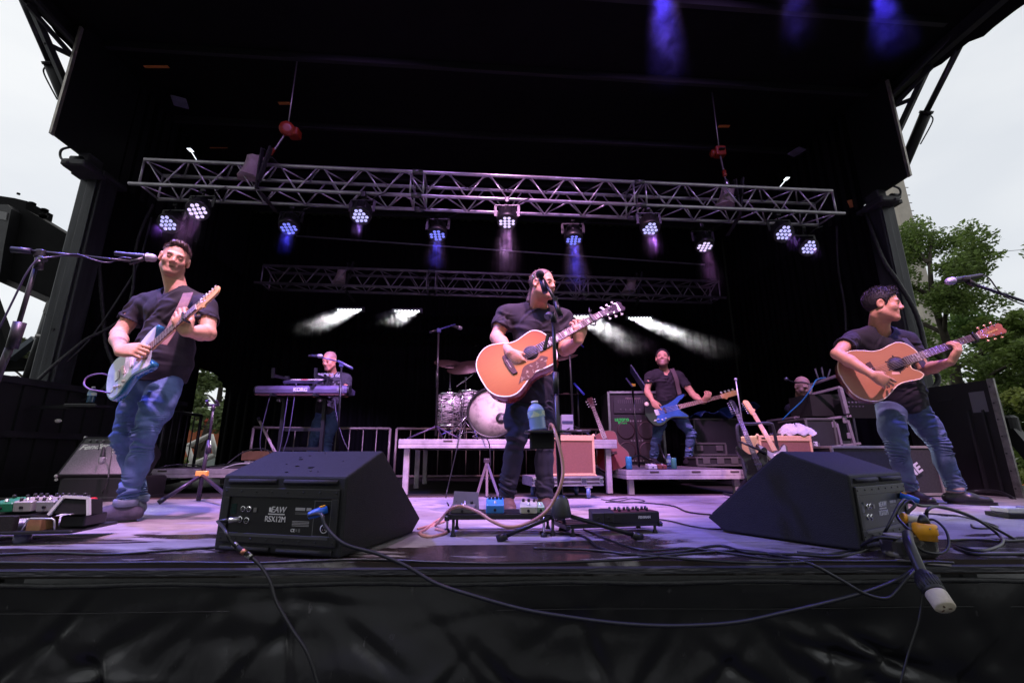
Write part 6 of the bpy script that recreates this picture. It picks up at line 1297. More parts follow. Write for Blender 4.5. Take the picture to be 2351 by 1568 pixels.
cable('thin lead from the preamp pedal to the right monitor', [F_(1500,1190), F_(1540,1196), F_(1590,1208), F_(1640,1214), F_(1680,1212)], .004)
cable('tangled thin lead on the floor by the amplifier wheel', [F_(1380,1146), F_(1420,1150), F_(1450,1144), F_(1480,1150), F_(1430,1154), F_(1400,1148), F_(1440,1142)], .0035)
for i, (pts, lab) in enumerate((
  ([P(2075,1146,2.02), P(2110,1160,2.0), P(2145,1162,2.1), P(2200,1175,2.2), P(2270,1205,2.25), P(2360,1255,2.2)], 'upper thick lead arching from the yellow connector to the right edge'),
  ([P(2128,1192,2.02), P(2130,1170,2.0), P(2160,1163,2.05), P(2230,1185,2.15), P(2290,1225,2.2), F_(2300,1248), F_(2250,1264), F_(2190,1252)], 'loop of thick lead rising behind the yellow connector'),
  ([P(2082,1210,1.98), P(2082,1180,1.96), P(2100,1160,1.96), P(2085,1150,1.98), P(2060,1180,1.95), P(2075,1205,1.9), P(2095,1225,1.85), P(2070,1237,1.84), P(2010,1235,1.86), F_(1960,1262), F_(1900,1272), F_(1830,1268)], 'curling lead looped in front of the right monitor panel'),
  ([F_(2190,1255), F_(2230,1270), F_(2300,1272), F_(2370,1270)], 'lead lying flat toward the right edge, nearest the front'),
  ([F_(2180,1240), F_(2240,1238), F_(2300,1242), F_(2370,1238)], 'lead lying flat toward the right edge behind the junction box'),
  ([P(2110,1205,1.97), P(2140,1192,1.95), P(2170,1215,1.9), P(2178,1250,1.86), P(2160,1270,1.84), P(2115,1262,1.83), P(2090,1235,1.84)], 'small loop of lead around the front of the junction box'),
  ([F_(2120,1178), F_(2200,1184), F_(2260,1198), F_(2290,1210), F_(2240,1212), F_(2230,1204)], 'thin lead on the purple boards behind the junction box'),
  ([P(2090,1235,1.86), P(2098,1270,1.80), P(2105,1300,1.76), F_(2130,1290), F_(2190,1292)], 'lead dropping in front of the junction box'))):
    cable(lab, pts, .0062 if i < 4 else .0048)
cable('thin cord hanging down the skirt under the hanging plug', [P(2120,1350,1.71), P(2110,1420,1.71), P(2085,1500,1.70), P(2065,1580,1.70)], .0035)
# ---- junction box, yellow connector, hanging plug
jb = thing('junction_box', 'scuffed black junction box at the stage edge under the yellow connector', 'junction box', tuple(G(2120,1286)))
wornb = mat('scuffed_black', (.02,.018,.017), .4, var=.4, vs=12, col2=(.35,.33,.30), thr=(.50,.60), bump=.4, bs=30)
g = MB(); ctr = (G(2058,1285)+G(2182,1285))/2; ww_ = (G(2058,1285)-G(2182,1285)).length; g.rbox(ctr+Vector((0,.055,.038)), (ww_*.90,.10,.075), .028, Z3(6)); g.build('housing', wornb, jb, bevel=.004)
g = MB(); g.rbox(ctr+Vector((0,.055,.078)), (ww_*.76,.075,.006), .02, Z3(6)); g.build('lid', mat('scuffed_lid', (.3,.27,.25), .4, var=.5, vs=12, col2=(.03,.025,.025), thr=(.45,.6)), jb)
g = MB(); g.beam(P(2058,1285,1.83), P(2180,1296,1.80), .02, .006); g.build('foot_strip', mat('strip_grey', (.3,.28,.26), .5, var=.5, vs=20), jb)
yc = P(2124,1219,1.84); t = thing('yellow_plug', 'orange-yellow power connector standing on the junction box', 'connector', tuple(yc))
g = MB(); g.lathe([(.033,-.032),(.034,-.012),(.038,-.010),(.037,.024),(.030,.028),(.026,.028)], yc, (.05,0,1), 22); g.build('shell', yellow_p, t)
g = MB(); g.lathe([(.020,.028),(.017,.042),(.009,.058)], yc, (.05,0,1), 18); g.build('boot', rubber, t)
g = MB(); g.lathe([(.003,0),(.003,.003)], yc+Vector((-.012,-.037,.014)), (0,-1,0), 8); g.lathe([(.003,0),(.003,.003)], yc+Vector((.016,-.036,.014)), (0,-1,0), 8); g.build('screws', nickel, t)
t = thing('white_plug', 'white plug with a yellow nose lying beside the right monitor panel', 'plug', tuple(P(2090,1190,1.95)))
g = MB(); g.bar(P(2078,1190,1.95), P(2108,1190,1.95), .017, .013, 14); g.build('body', mat('old_white', (.55,.5,.42), .5), t); g = MB(); g.bar(P(2070,1188,1.955), P(2079,1190,1.951), .020, n=14); g.build('nose', yellow_p, t)
hp = thing('hanging_plug', 'ribbed black cable plug with a cream end hanging over the skirt', 'plug', tuple(P(2140,1330,1.66)))
a, b_, c_, d_ = P(2088,1250,1.74), P(2118,1318,1.68), P(2148,1362,1.63), P(2177,1400,1.60)
g = MB(); g.tube(spline([tuple(P(2084,1225,1.80)), tuple(a), tuple(b_)], 6), .0165, n=16, radii=[.015]*6+[.0165]*7 if False else None); g.build('sleeve', mat('sleeve_black', (.014,.014,.018), .4), hp)
ax = (c_-b_).normalized(); g = MB(); L1 = (c_-b_).length
g.lathe([(.018,-.008),(.027,.004),(.031,.02),(.032,L1-.006),(.029,L1)], b_, ax, 28)
for k in range(22):
    a_ = 2*math.pi*k/22; q = ax.orthogonal().normalized(); w_ = ax.cross(q); e = q*math.cos(a_)+w_*math.sin(a_); g.bar(b_+ax*.016+e*.031, c_-ax*.012+e*.0315, .0022, n=5)
g.build('ribbed_grip', mat('grip_black', (.012,.012,.014), .5), hp)
L2 = (d_-c_).length; g = MB(); g.lathe([(.0295,0),(.0305,.004),(.0295,L2-.004),(.026,L2),(.0,L2+.001)], c_, ax, 28); cr = g.build('cream_end', mat('cream_plastic', (.62,.55,.42), .5, var=.35, vs=15, bump=.2), hp)
g = MB(); 
for k in range(3):
    a_ = R(20+120*k); e = q*math.cos(a_)+w_*math.sin(a_); g.ell(c_+ax*(L2+.0015)+e*.012, (.006,.003,.0015), frame(e, ax), 10, 5)
g.build('contact_slots', mat('slot_brown', (.10,.05,.03), .6), cr)
# ---- microphone stands
def mic(o, d, par, grill=.024, ln=.17, mh=plastic, mg=None):
    d = vec(d).normalized(); o = vec(o); mg = mg or mat('mic_grille', (.35,.34,.36), .35, .8, bump=1, bs=500, bdist=.003)
    g = MB(); g.lathe([(.012,-ln),(.0135,-ln+.01),(.0185,-.035),(.020,-.025)], o, d, 18); g.build('mic_handle', mh, par)
    g = MB(); g.lathe([(.020,-.026),(.0255,-.022),(.0255,-.016),(.0235,-.012),(.0245,.004),(.020,.020),(.010,.028),(.0,.030)], o, d, 20); g.build('mic_grille', mg, par)
st = thing('microphone_stand', 'boom microphone stand at the far left, arm reaching to the left guitarist', 'microphone stand', tuple(G(-60,1150)))
jt = P(90,585,2.25)
g = MB(); g.bar(jt, P(38,760,2.25), .0105, n=12); lowp = P(38,760,2.25)+(P(38,760,2.25)-jt)*1.0; g.bar(P(38,760,2.25), P(-22,905,2.26), .0165, n=12); g.build('pole', mat('stand_grey', (.05,.05,.052), .4, .5), st)
g = MB(); g.bar(P(46,740,2.245), P(27,800,2.25), .026, .024, 14); g.build('clutch', rubber, st); g = MB(); g.bar(P(91,594,2.25), P(88,618,2.25), .019, n=12); g.build('clutch', rubber, st)
g = MB(); g.bar(P(26,573,2.20), P(72,577,2.23), .0155, n=14); g.build('counterweight', mat('weight_blue_black', (.03,.03,.06), .4), st)
g = MB(); g.bar(P(70,577,2.23), P(205,590,2.34), .0085, n=10); g.bar(P(205,590,2.34), P(300,600,2.42), .0065, n=10); g.rbox(P(92,583,2.25), (.05,.03,.045), .012); g.bar(P(92,592,2.22), P(104,597,2.2), .012, n=10); g.build('boom', plastic, st)
mic(P(347,592,2.48), (1,.45,.03), st, mh=mat('mic_body_violet', (.02,.02,.035), .35))
g = MB(); g.bar(P(296,604,2.44), P(330,594,2.46), .013, n=10); g.build('mic_clip', plastic, st)
cable('lead wound round the boom of the far-left microphone', [P(302,594,2.42), P(280,592,2.40), P(250,603,2.38), P(215,597,2.33), P(180,585,2.31), P(150,586,2.29), P(125,590,2.27), P(100,592,2.24), P(84,598,2.22), P(60,630,2.2), P(30,690,2.2), P(0,750,2.2), P(-30,800,2.2)], .0045, mat('cable_violet', (.025,.02,.05), .4))
st = thing('microphone_stand', 'boom arm entering from the right edge with a pale-headed microphone', 'microphone stand', tuple(P(2351,690,2.9)))
g = MB(); g.bar(P(2232,652,2.86), P(2420,715,2.95), .0095, n=12); g.build('boom', mat('boom_violet', (.02,.02,.04), .35, .4), st)
g = MB(); g.bar(P(2222,645,2.85), P(2238,655,2.86), .017, n=12); g.rbox(P(2215,641,2.84), (.05,.04,.025), .008); g.build('mic_clip', plastic, st)
mic(P(2181,646,2.84), (-1,-.05,-.20), st, ln=.24, mg=mat('mic_pale', (.45,.42,.6), .4, .5, bump=1, bs=500, bdist=.002))
cable('lead drooping from the right-hand microphone along its boom', [P(2256,631,2.84), P(2272,640,2.84), P(2295,670,2.84), P(2325,690,2.86), P(2370,706,2.9)], .004)
# singer's stand
hub = Vector((P(1288,1188,2.2).x, 2.2, 0)); st = thing('microphone_stand', 'tripod microphone stand in front of the singer with a bottle tray', 'microphone stand', tuple(hub))
stm = mat('stand_black', (.018,.018,.018), .35, .3, var=.3, vs=8)
top = P(1270,722,hub.y+.02); top.x = hub.x+(top.x-hub.x)
g = MB(); g.bar(hub+Vector((0,0,.15)), P(1276,880,hub.y), .0125, n=14); g.bar(P(1276,880,hub.y), top, .0095, n=14); g.build('pole', stm, st)
g = MB(); g.bar(P(1275,855,hub.y), P(1276,905,hub.y), .017, .016, 14); g.build('clutch', rubber, st); g = MB(); g.bar(P(1270,718,hub.y+.02), P(1271,742,hub.y+.02), .016, n=14); g.build('clutch', rubber, st)
g = MB(); g.lathe([(.044,.10),(.048,.115),(.036,.175),(.024,.195),(.018,.20)], hub, (0,0,1), 18); g.build('hub', mat('hub_grey', (.05,.05,.05), .3, .3), st)
for (u, v) in ((1147,1236),(1468,1232),(1240,1200)):
    f = G(u, v, .012) if u != 1240 else G(1300,1212,.012); s_ = hub + Vector((0,0,.118)); g = MB(); g.bar(s_, f, .0095, n=10); lg_ = g.build('leg', stm, st)
    g = MB(); d = (f-s_).normalized(); g.bar(f-d*.035, f+d*.012, .017, .018, 12); g.build('rubber_foot', rubber, lg_)
g = MB(); g.bar(P(1283,705,hub.y-.03), P(1247,640,hub.y+.04), .0085, n=12); g.rbox(P(1275,690,hub.y-.02), (.024,.022,.04), .008); g.bar(P(1275,694,hub.y-.02), P(1288,728,hub.y-.04), .013, n=12); g.build('boom', stm, st)
g = MB(); g.bar(P(1243,640,hub.y+.04), P(1252,672,hub.y+.03), .0150, n=12); g.build('grip', mat('grip_violet', (.03,.02,.06), .5), st)
g = MB(); g.ell(P(1240,630,hub.y+.02), (.022,.022,.022), None, 16, 12); g.bar(P(1241,632,hub.y+.02), P(1247,645,hub.y+.04), .011, n=10); g.build('windshield', flat_black, st)
g = MB(); g.lathe([(.020,-.003),(.024,0),(.020,.003)], P(1231,637,hub.y+.05), (.5,-.6,.3), 18, cap=False); g.build('shock_ring', chrome, st)
g = MB(); g.bar(P(1262,722,hub.y-.01), P(1255,728,hub.y-.02), .017, n=12); g.build('wing_screw', mat('knob_violet', (.10,.08,.16), .4), st)
g = MB(); cx_ = P(1249,992,hub.y-.02); g.rbox(cx_, (.185,.13,.012), .03); g.build('bottle_tray', plastic, st)
g = MB(); g.rbox(P(1244,1012,hub.y), (.115,.05,.075), .01); g.build('tray_bracket', flat_black, st)
t = thing('tuner_clip', 'slim black clip-on device hanging from the singer\'s microphone stand', 'tuner', tuple(P(1254,784,hub.y-.03)))
g = MB(); g.beam(P(1259,766,hub.y-.03), P(1250,804,hub.y-.035), .017, .008, up=(0,-1,.2)); g.build('case', mat('gloss_device', (.01,.01,.01), .15), t, bevel=.004)
g = MB(); g.beam(P(1257,770,hub.y-.036), P(1251,800,hub.y-.041), .011, .001, up=(0,-1,.2)); g.build('face', mat('device_face', (.05,.05,.05), .2), t)
# water bottle
def bottle(name, lab, o, h, r, tilt=0, capm=white, water=(.10,.25,.62), group=None):
    t = thing(name, lab, 'water bottle', tuple(o), group); m = mat('bottle_water_%d' % int(water[2]*100), water, .12, trans=.35, coat=.6); ax = Vector((math.sin(tilt), 0, math.cos(tilt)))
    g = MB(); k = [(r*.8,0),(r*.98,.02)]
    for i in range(6): z = .08+.06*i; k += [(r, z),(r*.95, z+.03)]
    k += [(r,.46),(r,.66),(r*.98,.70),(r*.75,.82),(r*.38,.90),(r*.34,.93)]
    g.lathe([(a, b_*h) for a, b_ in k], o, ax, 22); g.build('bottle_body', m, t)
    g = MB(); g.lathe([(r*1.015,.44*h),(r*1.015,.64*h)], o, ax, 22, cap=False); g.build('label_wrap', mat('bottle_label', (.25,.42,.55), .4, var=.3, vs=30, col2=(.55,.65,.45), thr=(.5,.55)), t)
    g = MB(); g.lathe([(r*.40,.93*h),(r*.42,.94*h),(r*.42,.995*h),(r*.36,h)], o, ax, 18); g.build('cap', capm, t); return t
bb = P(1236,988,hub.y-.03); bt = P(1225,921,hub.y-.03); bottle('water_bottle', 'blue-lit plastic water bottle with white cap on the singer\'s stand tray', bb, (bt-bb).length, .040, -.12, white, (.34,.50,.80))
tanm = mat('cable_tan', (.50,.26,.20), .4, var=.2)
cable('tan guitar lead hanging from the tray and curving over the middle pedalboard', [P(1262,1000,hub.y+.05), P(1264,975,hub.y+.02), P(1272,985,hub.y-.07), P(1283,1020,hub.y-.11), P(1292,1065,hub.y-.12), P(1290,1105,hub.y-.13), P(1272,1148,hub.y-.12), P(1245,1182,hub.y-.12), P(1205,1203,2.16), P(1165,1209,2.16), P(1130,1196,2.18), P(1100,1176,2.22), P(1065,1163,2.26), P(1035,1168,2.27), F_(1000,1205), F_(965,1222), F_(985,1232), F_(1025,1222), F_(1000,1214)], .0078, tanm)
cable('loop of tan lead on the boards right of the left monitor', [F_(958,1214), F_(990,1205), F_(1020,1196), F_(1035,1180), F_(1010,1190), F_(975,1215), F_(962,1224), F_(995,1232)], .0055, tanm)
# ================================================================ pedals, amplifiers, risers, drums, keyboard
def knob_row(par, pts, r=.008, h=.016, m=plastic, name='knob'):
    for p in pts: g = MB(); g.lathe([(r*1.15,0),(r,.002),(r*.9,h),(r*.6,h+.001)], p, (0,0,1), 12); g.build(name, m, par)
def pedal(lab, c, size, m, yaw=0, tilt=12, knobs=3, sw=True, jack=True):
    t = thing('effects_pedal', lab, 'effects pedal', tuple(c)); M_ = Z3(yaw) @ Matrix.Rotation(R(tilt), 3, 'X'); w_, d_, h_ = size; c = vec(c)+Vector((0,0,h_/2+math.sin(R(tilt))*d_/2))
    g = MB(); g.rbox(c, size, .008, M_); g.build('case', m, t)
    up = M_ @ Vector((0,0,1))
    for k in range(knobs): p = c + M_ @ Vector((w_*(-.32+.64*k/max(1,knobs-1)), d_*.30, h_/2)); g = MB(); g.lathe([(.0075,0),(.0065,.014),(.004,.015)], p, up, 10); g.build('knob', plastic, t)
    if sw: p = c + M_ @ Vector((0,-d_*.28,h_/2)); g = MB(); g.lathe([(.009,0),(.009,.003),(.006,.004),(.006,.012)], p, up, 12); g.build('foot_switch', nickel, t)
    if jack:
        p = c + M_ @ Vector((w_*.0,-d_/2,-h_*.05)); g = MB(); g.lathe([(.0065,0),(.0065,.006)], p, M_ @ Vector((0,-1,0)), 12); g.build('jack_socket', flat_black, t)
    return t
def board(name, lab, a, b_, depth, z, th, feet=True, m=plastic):
    a, b_ = vec(a), vec(b_); x = (b_-a).normalized(); y = Vector((-x.y, x.x, 0)); t = thing(name, lab, 'pedalboard', tuple((a+b_)/2)); L_ = (b_-a).length; c = (a+b_)/2+y*depth/2
    g = MB()
    for k in range(4): q = c + y*(-depth/2+depth*(k+.5)/4); g.rbox(Vector((q.x,q.y,z)), (L_, depth/4*.7, th), .006, frame(x,(0,0,1)))
    for s_ in (-1,1): q = c + x*s_*(L_/2-.012); g.rbox(Vector((q.x,q.y,z-.004)), (.024, depth, th), .006, frame(x,(0,0,1)))
    g.build('deck_rails', m, t)
    if feet:
        for s_ in (-.85,.85):
            for r in (-.42,.42): q = c + x*s_*L_/2 + y*r*depth; g = MB(); g.lathe([(.014,0),(.012,.008),(.007,.02),(.007,z-th/2)], (q.x,q.y,0), (0,0,1), 12); g.build('foot', rubber, t)
    return t, x, y
# middle pedalboard
BY = 2.30
a, b_ = P(1020,1188,BY), P(1290,1190,BY+.02); zb_ = a.z
tb, bx_, by_ = board('pedalboard', 'long low black pedalboard at the singer\'s feet', Vector((a.x,a.y,0)), Vector((b_.x,b_.y,0)), .26, zb_, .022)
for (u, v) in ((1026,1222),(1249,1232)): 
    q = G(u, v); g = MB(); g.lathe([(.017,0),(.014,.012),(.006,.02),(.006,max(.03, zb_-.012-0))], q, (0,0,1), 12); g.build('screw_foot', rubber, tb)
    g = MB(); g.lathe([(.0045,.02),(.0045,zb_)], q+Vector((0,-.007,0)), (0,0,1), 8); g.build('bolt', nickel, tb)
zt = zb_+.012
pedal('bright blue effects pedal at the middle of the long pedalboard', (P(1136,1180,BY+.08).x, BY+.10, zt), (.088,.13,.042), mat('pedal_blue', (.05,.25,.62), .35, var=.1), 2, 10, 4)
pedal('cream effects pedal beside the singer\'s left foot', (P(1214,1182,BY+.08).x, BY+.09, zt), (.085,.12,.035), mat('pedal_cream', (.5,.5,.36), .4, var=.15), -3, 8, 3)
pedal('small pale green pedal right of the cream one', (P(1240,1182,BY+.08).x, BY+.12, zt), (.04,.10,.03), mat('pedal_mint', (.28,.50,.30), .4), 4, 8, 1)
pedal('grey tuner pedal at the left end of the long pedalboard', (P(1062,1180,BY+.06).x, BY+.09, zt), (.12,.10,.030), mat('pedal_grey', (.13,.13,.13), .4, .3), 0, 6, 2)
t = thing('tablet_holder', 'small grey screen tilted up on a stalk behind the tuner pedal', 'screen', tuple(P(1066,1172,2.45)))
g = MB(); g.prism([(-.068,-.05),(.068,-.055),(.060,.048),(-.062,.052)], -.004, .004, M4(P(1070,1152,2.42), frame((1,.1,-.02),(-.1,-.9,.35)))); g.build('panel', mat('slate_panel', (.07,.07,.09), .35, var=.2), t)
g = MB(); g.bar(P(1045,1135,2.43), P(1092,1136,2.44), .005, n=8); g.build('top_edge', mat('pale_edge', (.6,.58,.6), .4), t)
g = MB(); g.bar(P(1068,1150,2.41), P(1067,1178,2.40), .003, n=6); g.build('stalk', nickel, t)
# right pedalboard with preamp
a, b_ = P(1300,1206,2.30), P(1523,1208,2.42)
tb, bx_, by_ = board('pedalboard', 'low black pedalboard right of the singer\'s stand carrying the preamp', Vector((a.x,a.y,0)), Vector((b_.x,b_.y,0)), .2, .045, .02)
t = thing('preamp_pedal', 'flat black preamp with a row of knobs and a lettered front', 'preamp', (P(1450,1195,2.42).x, 2.42, .055)); ctr = Vector((P(1452,1195,2.42).x, 2.45, .055+.022)); rz = math.atan2(bx_.y, bx_.x)
g = MB(); g.rbox(ctr, (.25,.13,.046), .006, Matrix.Rotation(rz,3,'Z')); g.build('case', mat('preamp_black', (.012,.011,.012), .4), t)
g = MB(); g.rbox(ctr+Vector((0,0,.0245)), (.244,.125,.003), .004, Matrix.Rotation(rz,3,'Z')); g.build('face_plate', mat('preamp_wood', (.10,.035,.03), .4), t)
for k in range(9):
    for yy in (.02,-.03) if k % 2 else (.03,):
        g = MB(); g.lathe([(.0075,0),(.006,.016)], ctr+bx_*(-.10+.025*k)+by_*yy+Vector((0,0,.026)), (0,0,1), 10); g.build('knob', plastic, t)
lettering(t, 'FISHMAN', .016, M4(ctr - by_*.0655 + bx_*.04, frame(bx_, -by_)), print_white, bold=.0006)
for (dx, lab) in ((-.19,'left'),(-.135,'right')):
    q = ctr+bx_*dx; pedal('matte black box pedal %s of the pair beside the preamp' % lab, (q.x, q.y-.01, .055), (.058,.11,.05), mat('pedal_black', (.02,.019,.02), .6, var=.2), R(0), 4, 0, False)
# left pedalboard case, cut by the picture's edge
cs = thing('pedalboard_case', 'open black pedalboard case at the far left full of pedals', 'pedalboard case', tuple(G(100,1215)))
zc = .085; A_, B_ = Vector((-2.75,2.02,0)), Vector((P(232,1200,2.10).x-.14, 2.14, 0)); xx_ = (B_-A_).normalized(); yy_ = Vector((-xx_.y, xx_.x, 0)); L_ = (B_-A_).length; m_ = frame(xx_, (0,0,1))
g = MB(); g.rbox(A_+xx_*L_/2+yy_*.13+Vector((0,0,.050)), (L_,.30,.012), .01, m_); g.build('base_tray', plastic, cs)
g = MB(); g.rbox(A_+xx_*(L_*.36)+yy_*.012+Vector((0,0,.085)), (L_*.70,.03,.065), .006, m_); g.build('front_beam', mat('carpet_black', (.016,.015,.014), .9, var=.5, vs=90, bump=.6, bs=200), cs)
g = MB(); g.rbox(A_+xx_*(L_*.93)+yy_*.13+Vector((0,0,.085)), (.10,.15,.05), .01, m_); g.build('end_block', plastic, cs)
g = MB(); g.rbox(A_+xx_*(L_*.80)+yy_*.05+Vector((0,0,.080)), (.055,.1,.05), .004, m_); g.build('wood_block', mat('raw_wood', (.42,.22,.10), .6, var=.3, vs=10, stretch=(1,8,1)), cs)
g = MB(); q = A_+xx_*(L_*.765)-yy_*.012+Vector((0,0,.06)); g.tube([q, q+xx_*.012+Vector((0,0,.042)), q+xx_*.022+Vector((0,0,.048)), q+xx_*.105+Vector((0,0,.046)), q+xx_*.115+Vector((0,0,.04)), q+xx_*.125], .0042); g.build('wire_handle', nickel, cs)
for k in (.3,.72): 
    q = A_+xx_*(L_*k)+yy_*.05; g = MB(); g.lathe([(.028,0),(.03,.01),(.03,.035),(.02,.045)], (q.x,q.y,0), (0,0,1), 16); g.build('foot', mat('foot_clear', (.12,.12,.2), .2), cs)
g = MB(); g.rbox(A_+xx_*(L_*.42)+yy_*.10+Vector((0,0,.122)), (L_*.85,.16,.012), .005, m_ @ Matrix.Rotation(R(8),3,'X')); g.build('upper_tray', plastic, cs)
for (u, lab, m, w_, hh, kn) in ((2,'green pedal half cut by the left edge', mat('pedal_green', (.02,.22,.10), .4), .085,.04,2),(44,'cream grey pedal next to the green one', mat('pedal_putty', (.38,.37,.34), .4, var=.15), .075,.045,3),(90,'putty grey pedal second from the green one', mat('pedal_putty2', (.30,.30,.29), .4, var=.15), .075,.045,3),(126,'slate violet pedal with a silver switch near the white one', mat('pedal_slate', (.10,.09,.13), .35, .3), .07,.045,2),(152,'small red pedal beside the white one', mat('pedal_red', (.6,.03,.04), .4), .03,.035,1)):
    q = A_+xx_*0; x_ = P(u,1165,2.12).x; k = (x_-A_.x)/xx_.x; q = A_+xx_*k+yy_*.09; pedal(lab, (q.x,q.y,.13), (w_,.12,hh), m, math.degrees(math.atan2(xx_.y,xx_.x)), 8, kn)
t = thing('wireless_unit', 'white bracket-shaped unit at the right end of the left pedalboard', 'pedal', tuple(P(185,1165,2.2)))
q = Vector((P(184,1160,2.2).x, 2.2, .15)); g = MB(); g.prism([(-.07,-.03),(.07,-.035),(.055,.028),(-.035,.035)], -.05, .05, M4(q, frame(xx_, (0,-1,.1)))); g.build('core', flat_black, t)
g = MB(); F4 = M4(q, frame(xx_, (0,-1,.1)))
for (p_, r_) in (((-.078,-.036),(-.040,.040)),((-.040,.040),(.060,.033)),((.060,.033),(.080,-.04))): g.beam(F4 @ Vector((*p_,.052)), F4 @ Vector((*r_,.052)), .012, .012, up=tuple(frame(xx_,(0,-1,.1)) @ Vector((0,0,1))))
g.build('white_shell', white, t)
g = MB()
for k in range(6): g.lathe([(.007,0),(.006,.018)], F4 @ Vector((-.22+.045*k,.02,.03-.02*(k%2))), (0,0,1), 10)
g.build('knobs', plastic, t)
t = thing('effects_pedal', 'white pedal half cut by the right edge', 'effects pedal', tuple(G(2335,1190))); q = G(2340,1190); g = MB(); g.rbox(q+Vector((.06,.05,.045)), (.22,.13,.03), .008, Z3(-6)); g.build('case', white, t); g = MB(); g.rbox(q+Vector((.06,.05,.016)), (.26,.17,.026), .006, Z3(-6)); g.build('base', flat_black, t); g = MB(); g.ell(q+Vector((.05,.02,.062)), (.03,.02,.01), None, 12, 6); g.build('foot_switch', mat('switch_lilac', (.4,.35,.6), .3), t)
# ---- guitar amplifiers
def amp(lab, F4, w_, h_, d_, cloth_m, body_m, kind, logo=None, feet=True):
    "F4: local x across the front, y up, z out of the grille; origin at lower left of the front"
    t = thing('guitar_amplifier', lab, 'amplifier', tuple(F4.translation)); B = lambda g, n, m, par=t, **k: g.build(n, m, par, **k); m3 = F4.to_3x3()
    def bx(g, x0,x1,y0,y1,z0,z1): vs = [F4 @ Vector((x,y,z)) for z in (z0,z1) for x,y in ((x0,y0),(x1,y0),(x1,y1),(x0,y1))]; g.add(vs, [(3,2,1,0),(4,5,6,7),(0,1,5,4),(1,2,6,5),(2,3,7,6),(3,0,4,7)]); return g
    cab = B(bx(MB(),0,w_,0,h_,-d_,-.004), 'cabinet', body_m, bevel=.012)
    e = .022; g = MB()
    if kind == 'tweed':
        bx(g,0,w_,h_-.05,h_,-.004,.010); bx(g,0,w_,0,e,-.004,.010); bx(g,0,e,e,h_-.05,-.004,.010); bx(g,w_-e,w_,e,h_-.05,-.004,.010)
        B(g, 'front_frame', body_m, bevel=.004); B(bx(MB(),e,w_-e,e,h_-.05,-.004,.002), 'grille_cloth', cloth_m)
        B(bx(MB(),w_*.05,w_*.2,h_-.033,h_-.018,.010,.012), 'nameplate', mat('plate_dark', (.10,.05,.04), .3, .6))
    else:
        B(bx(MB(),.012,w_-.012,.012,h_-.075,-.004,.004), 'grille_cloth', cloth_m); g = MB()
        bx(g,0,w_,0,.012,-.004,.008); bx(g,0,.012,.012,h_,-.004,.008); bx(g,w_-.012,w_,.012,h_,-.004,.008); bx(g,0,w_,h_-.014,h_,-.004,.008); B(g, 'front_frame', body_m, bevel=.003)
        B(bx(MB(),.012,w_-.012,h_-.072,h_-.014,-.004,.003), 'control_panel', plastic)
        for k in range(9): g = MB(); g.lathe([(.010,0),(.008,.014)], F4 @ Vector((.06+(w_-.12)*k/8,h_-.045,.003)), m3 @ Vector((0,0,1)), 12); B(g, 'knob', mat('knob_skirt', (.12,.12,.12), .3))
    g = MB(); y = h_+.006; g.tube([F4 @ Vector((w_*.36,h_,-.1)), F4 @ Vector((w_*.38,h_+.018,-.1)), F4 @ Vector((w_*.62,h_+.018,-.1)), F4 @ Vector((w_*.64,h_,-.1))], .007); B(g, 'handle', plastic)
    for sx in (0,1):
        for sy in (0,1): g = MB(); g.ell(F4 @ Vector((sx*w_,sy*h_*.997+.0,-.004)), .016, None, 10, 8); B(g, 'corner_cap', nickel if kind != 'tweed' else body_m)
    if logo: lettering(t, logo[0], logo[1], F4 @ Matrix.Translation((logo[2],logo[3],.006)) @ Matrix.Rotation(R(logo[4]),4,'Z'), logo[5], shear=.35, bold=.0012)
    return t
silver_cloth = mat('sparkle_grille', (.30,.26,.29), .75, var=.5, vs=160, bump=.6, bs=300, bdist=.003); tolex = mat('black_tolex', (.012,.012,.013), .6, bump=.5, bs=200, var=.2)
lc = P(129,1092,3.92); rcn = P(300,1092,4.02); x = (rcn-lc); x.z = 0; w_ = x.length; n = Vector((0,0,1)).cross(x).normalized()*-1; n = -Vector((-x.y, x.x, 0)).normalized(); up = Vector((0,0,1))*.80 - n*.60
F4 = M4(lc, Matrix((x.normalized(), up.normalized(), x.normalized().cross(up).normalized())).transposed())
amp('black amplifier with silver sparkle grille leaning back behind the left guitarist', F4, w_, .40, .24, silver_cloth, tolex, 'black', ('Fender', .075, .125, .29, 6, nickel))
t = thing('equipment_case', 'low black case under the leaning silver-grille amplifier', 'equipment case', (lc.x+.3, lc.y+.2, 0)); g = MB(); g.rbox(lc+x*.52+Vector((0,.22,-lc.z+lc.z/2-.006)), (w_*1.12,.42,lc.z-.014), .03, frame(x,(0,0,1))); g.build('body', black, t)
g = MB(); g.rbox(lc+x*.52+Vector((0,.22,-lc.z+.02)), (w_*1.13,.43,.03), .03, frame(x,(0,0,1))); g.build('rim', plastic, t); g = MB(); g.lathe([(.012,0),(.012,.01)], lc+x*.02+Vector((0,.0,-.03)), n, 10); g.build('stud', nickel, t)
t = thing('hanging_microphone', 'small dark microphone hanging in front of the silver grille', 'microphone', tuple(P(228,1030,3.85))); mic(P(234,1057,3.80), (.12,-.1,-1), t, ln=.11)
cable('lead from the hanging microphone over the leaning amplifier to the floor', [P(226,1032,3.86), P(232,1016,3.9), P(250,1012,3.92), P(258,1030,3.85), P(252,1070,3.8), P(245,1110,3.78), F_(225,1145), F_(200,1160)], .005, n=6)
g = MB(); tweed = mat('tweed_cloth', (.62,.38,.20), .7, var=.25, vs=120, bump=.5, bs=250, bdist=.002); oxblood = mat('oxblood_grille', (.20,.085,.055), .8, var=.4, vs=60, stretch=(1,1,8), bump=.5, bs=200)
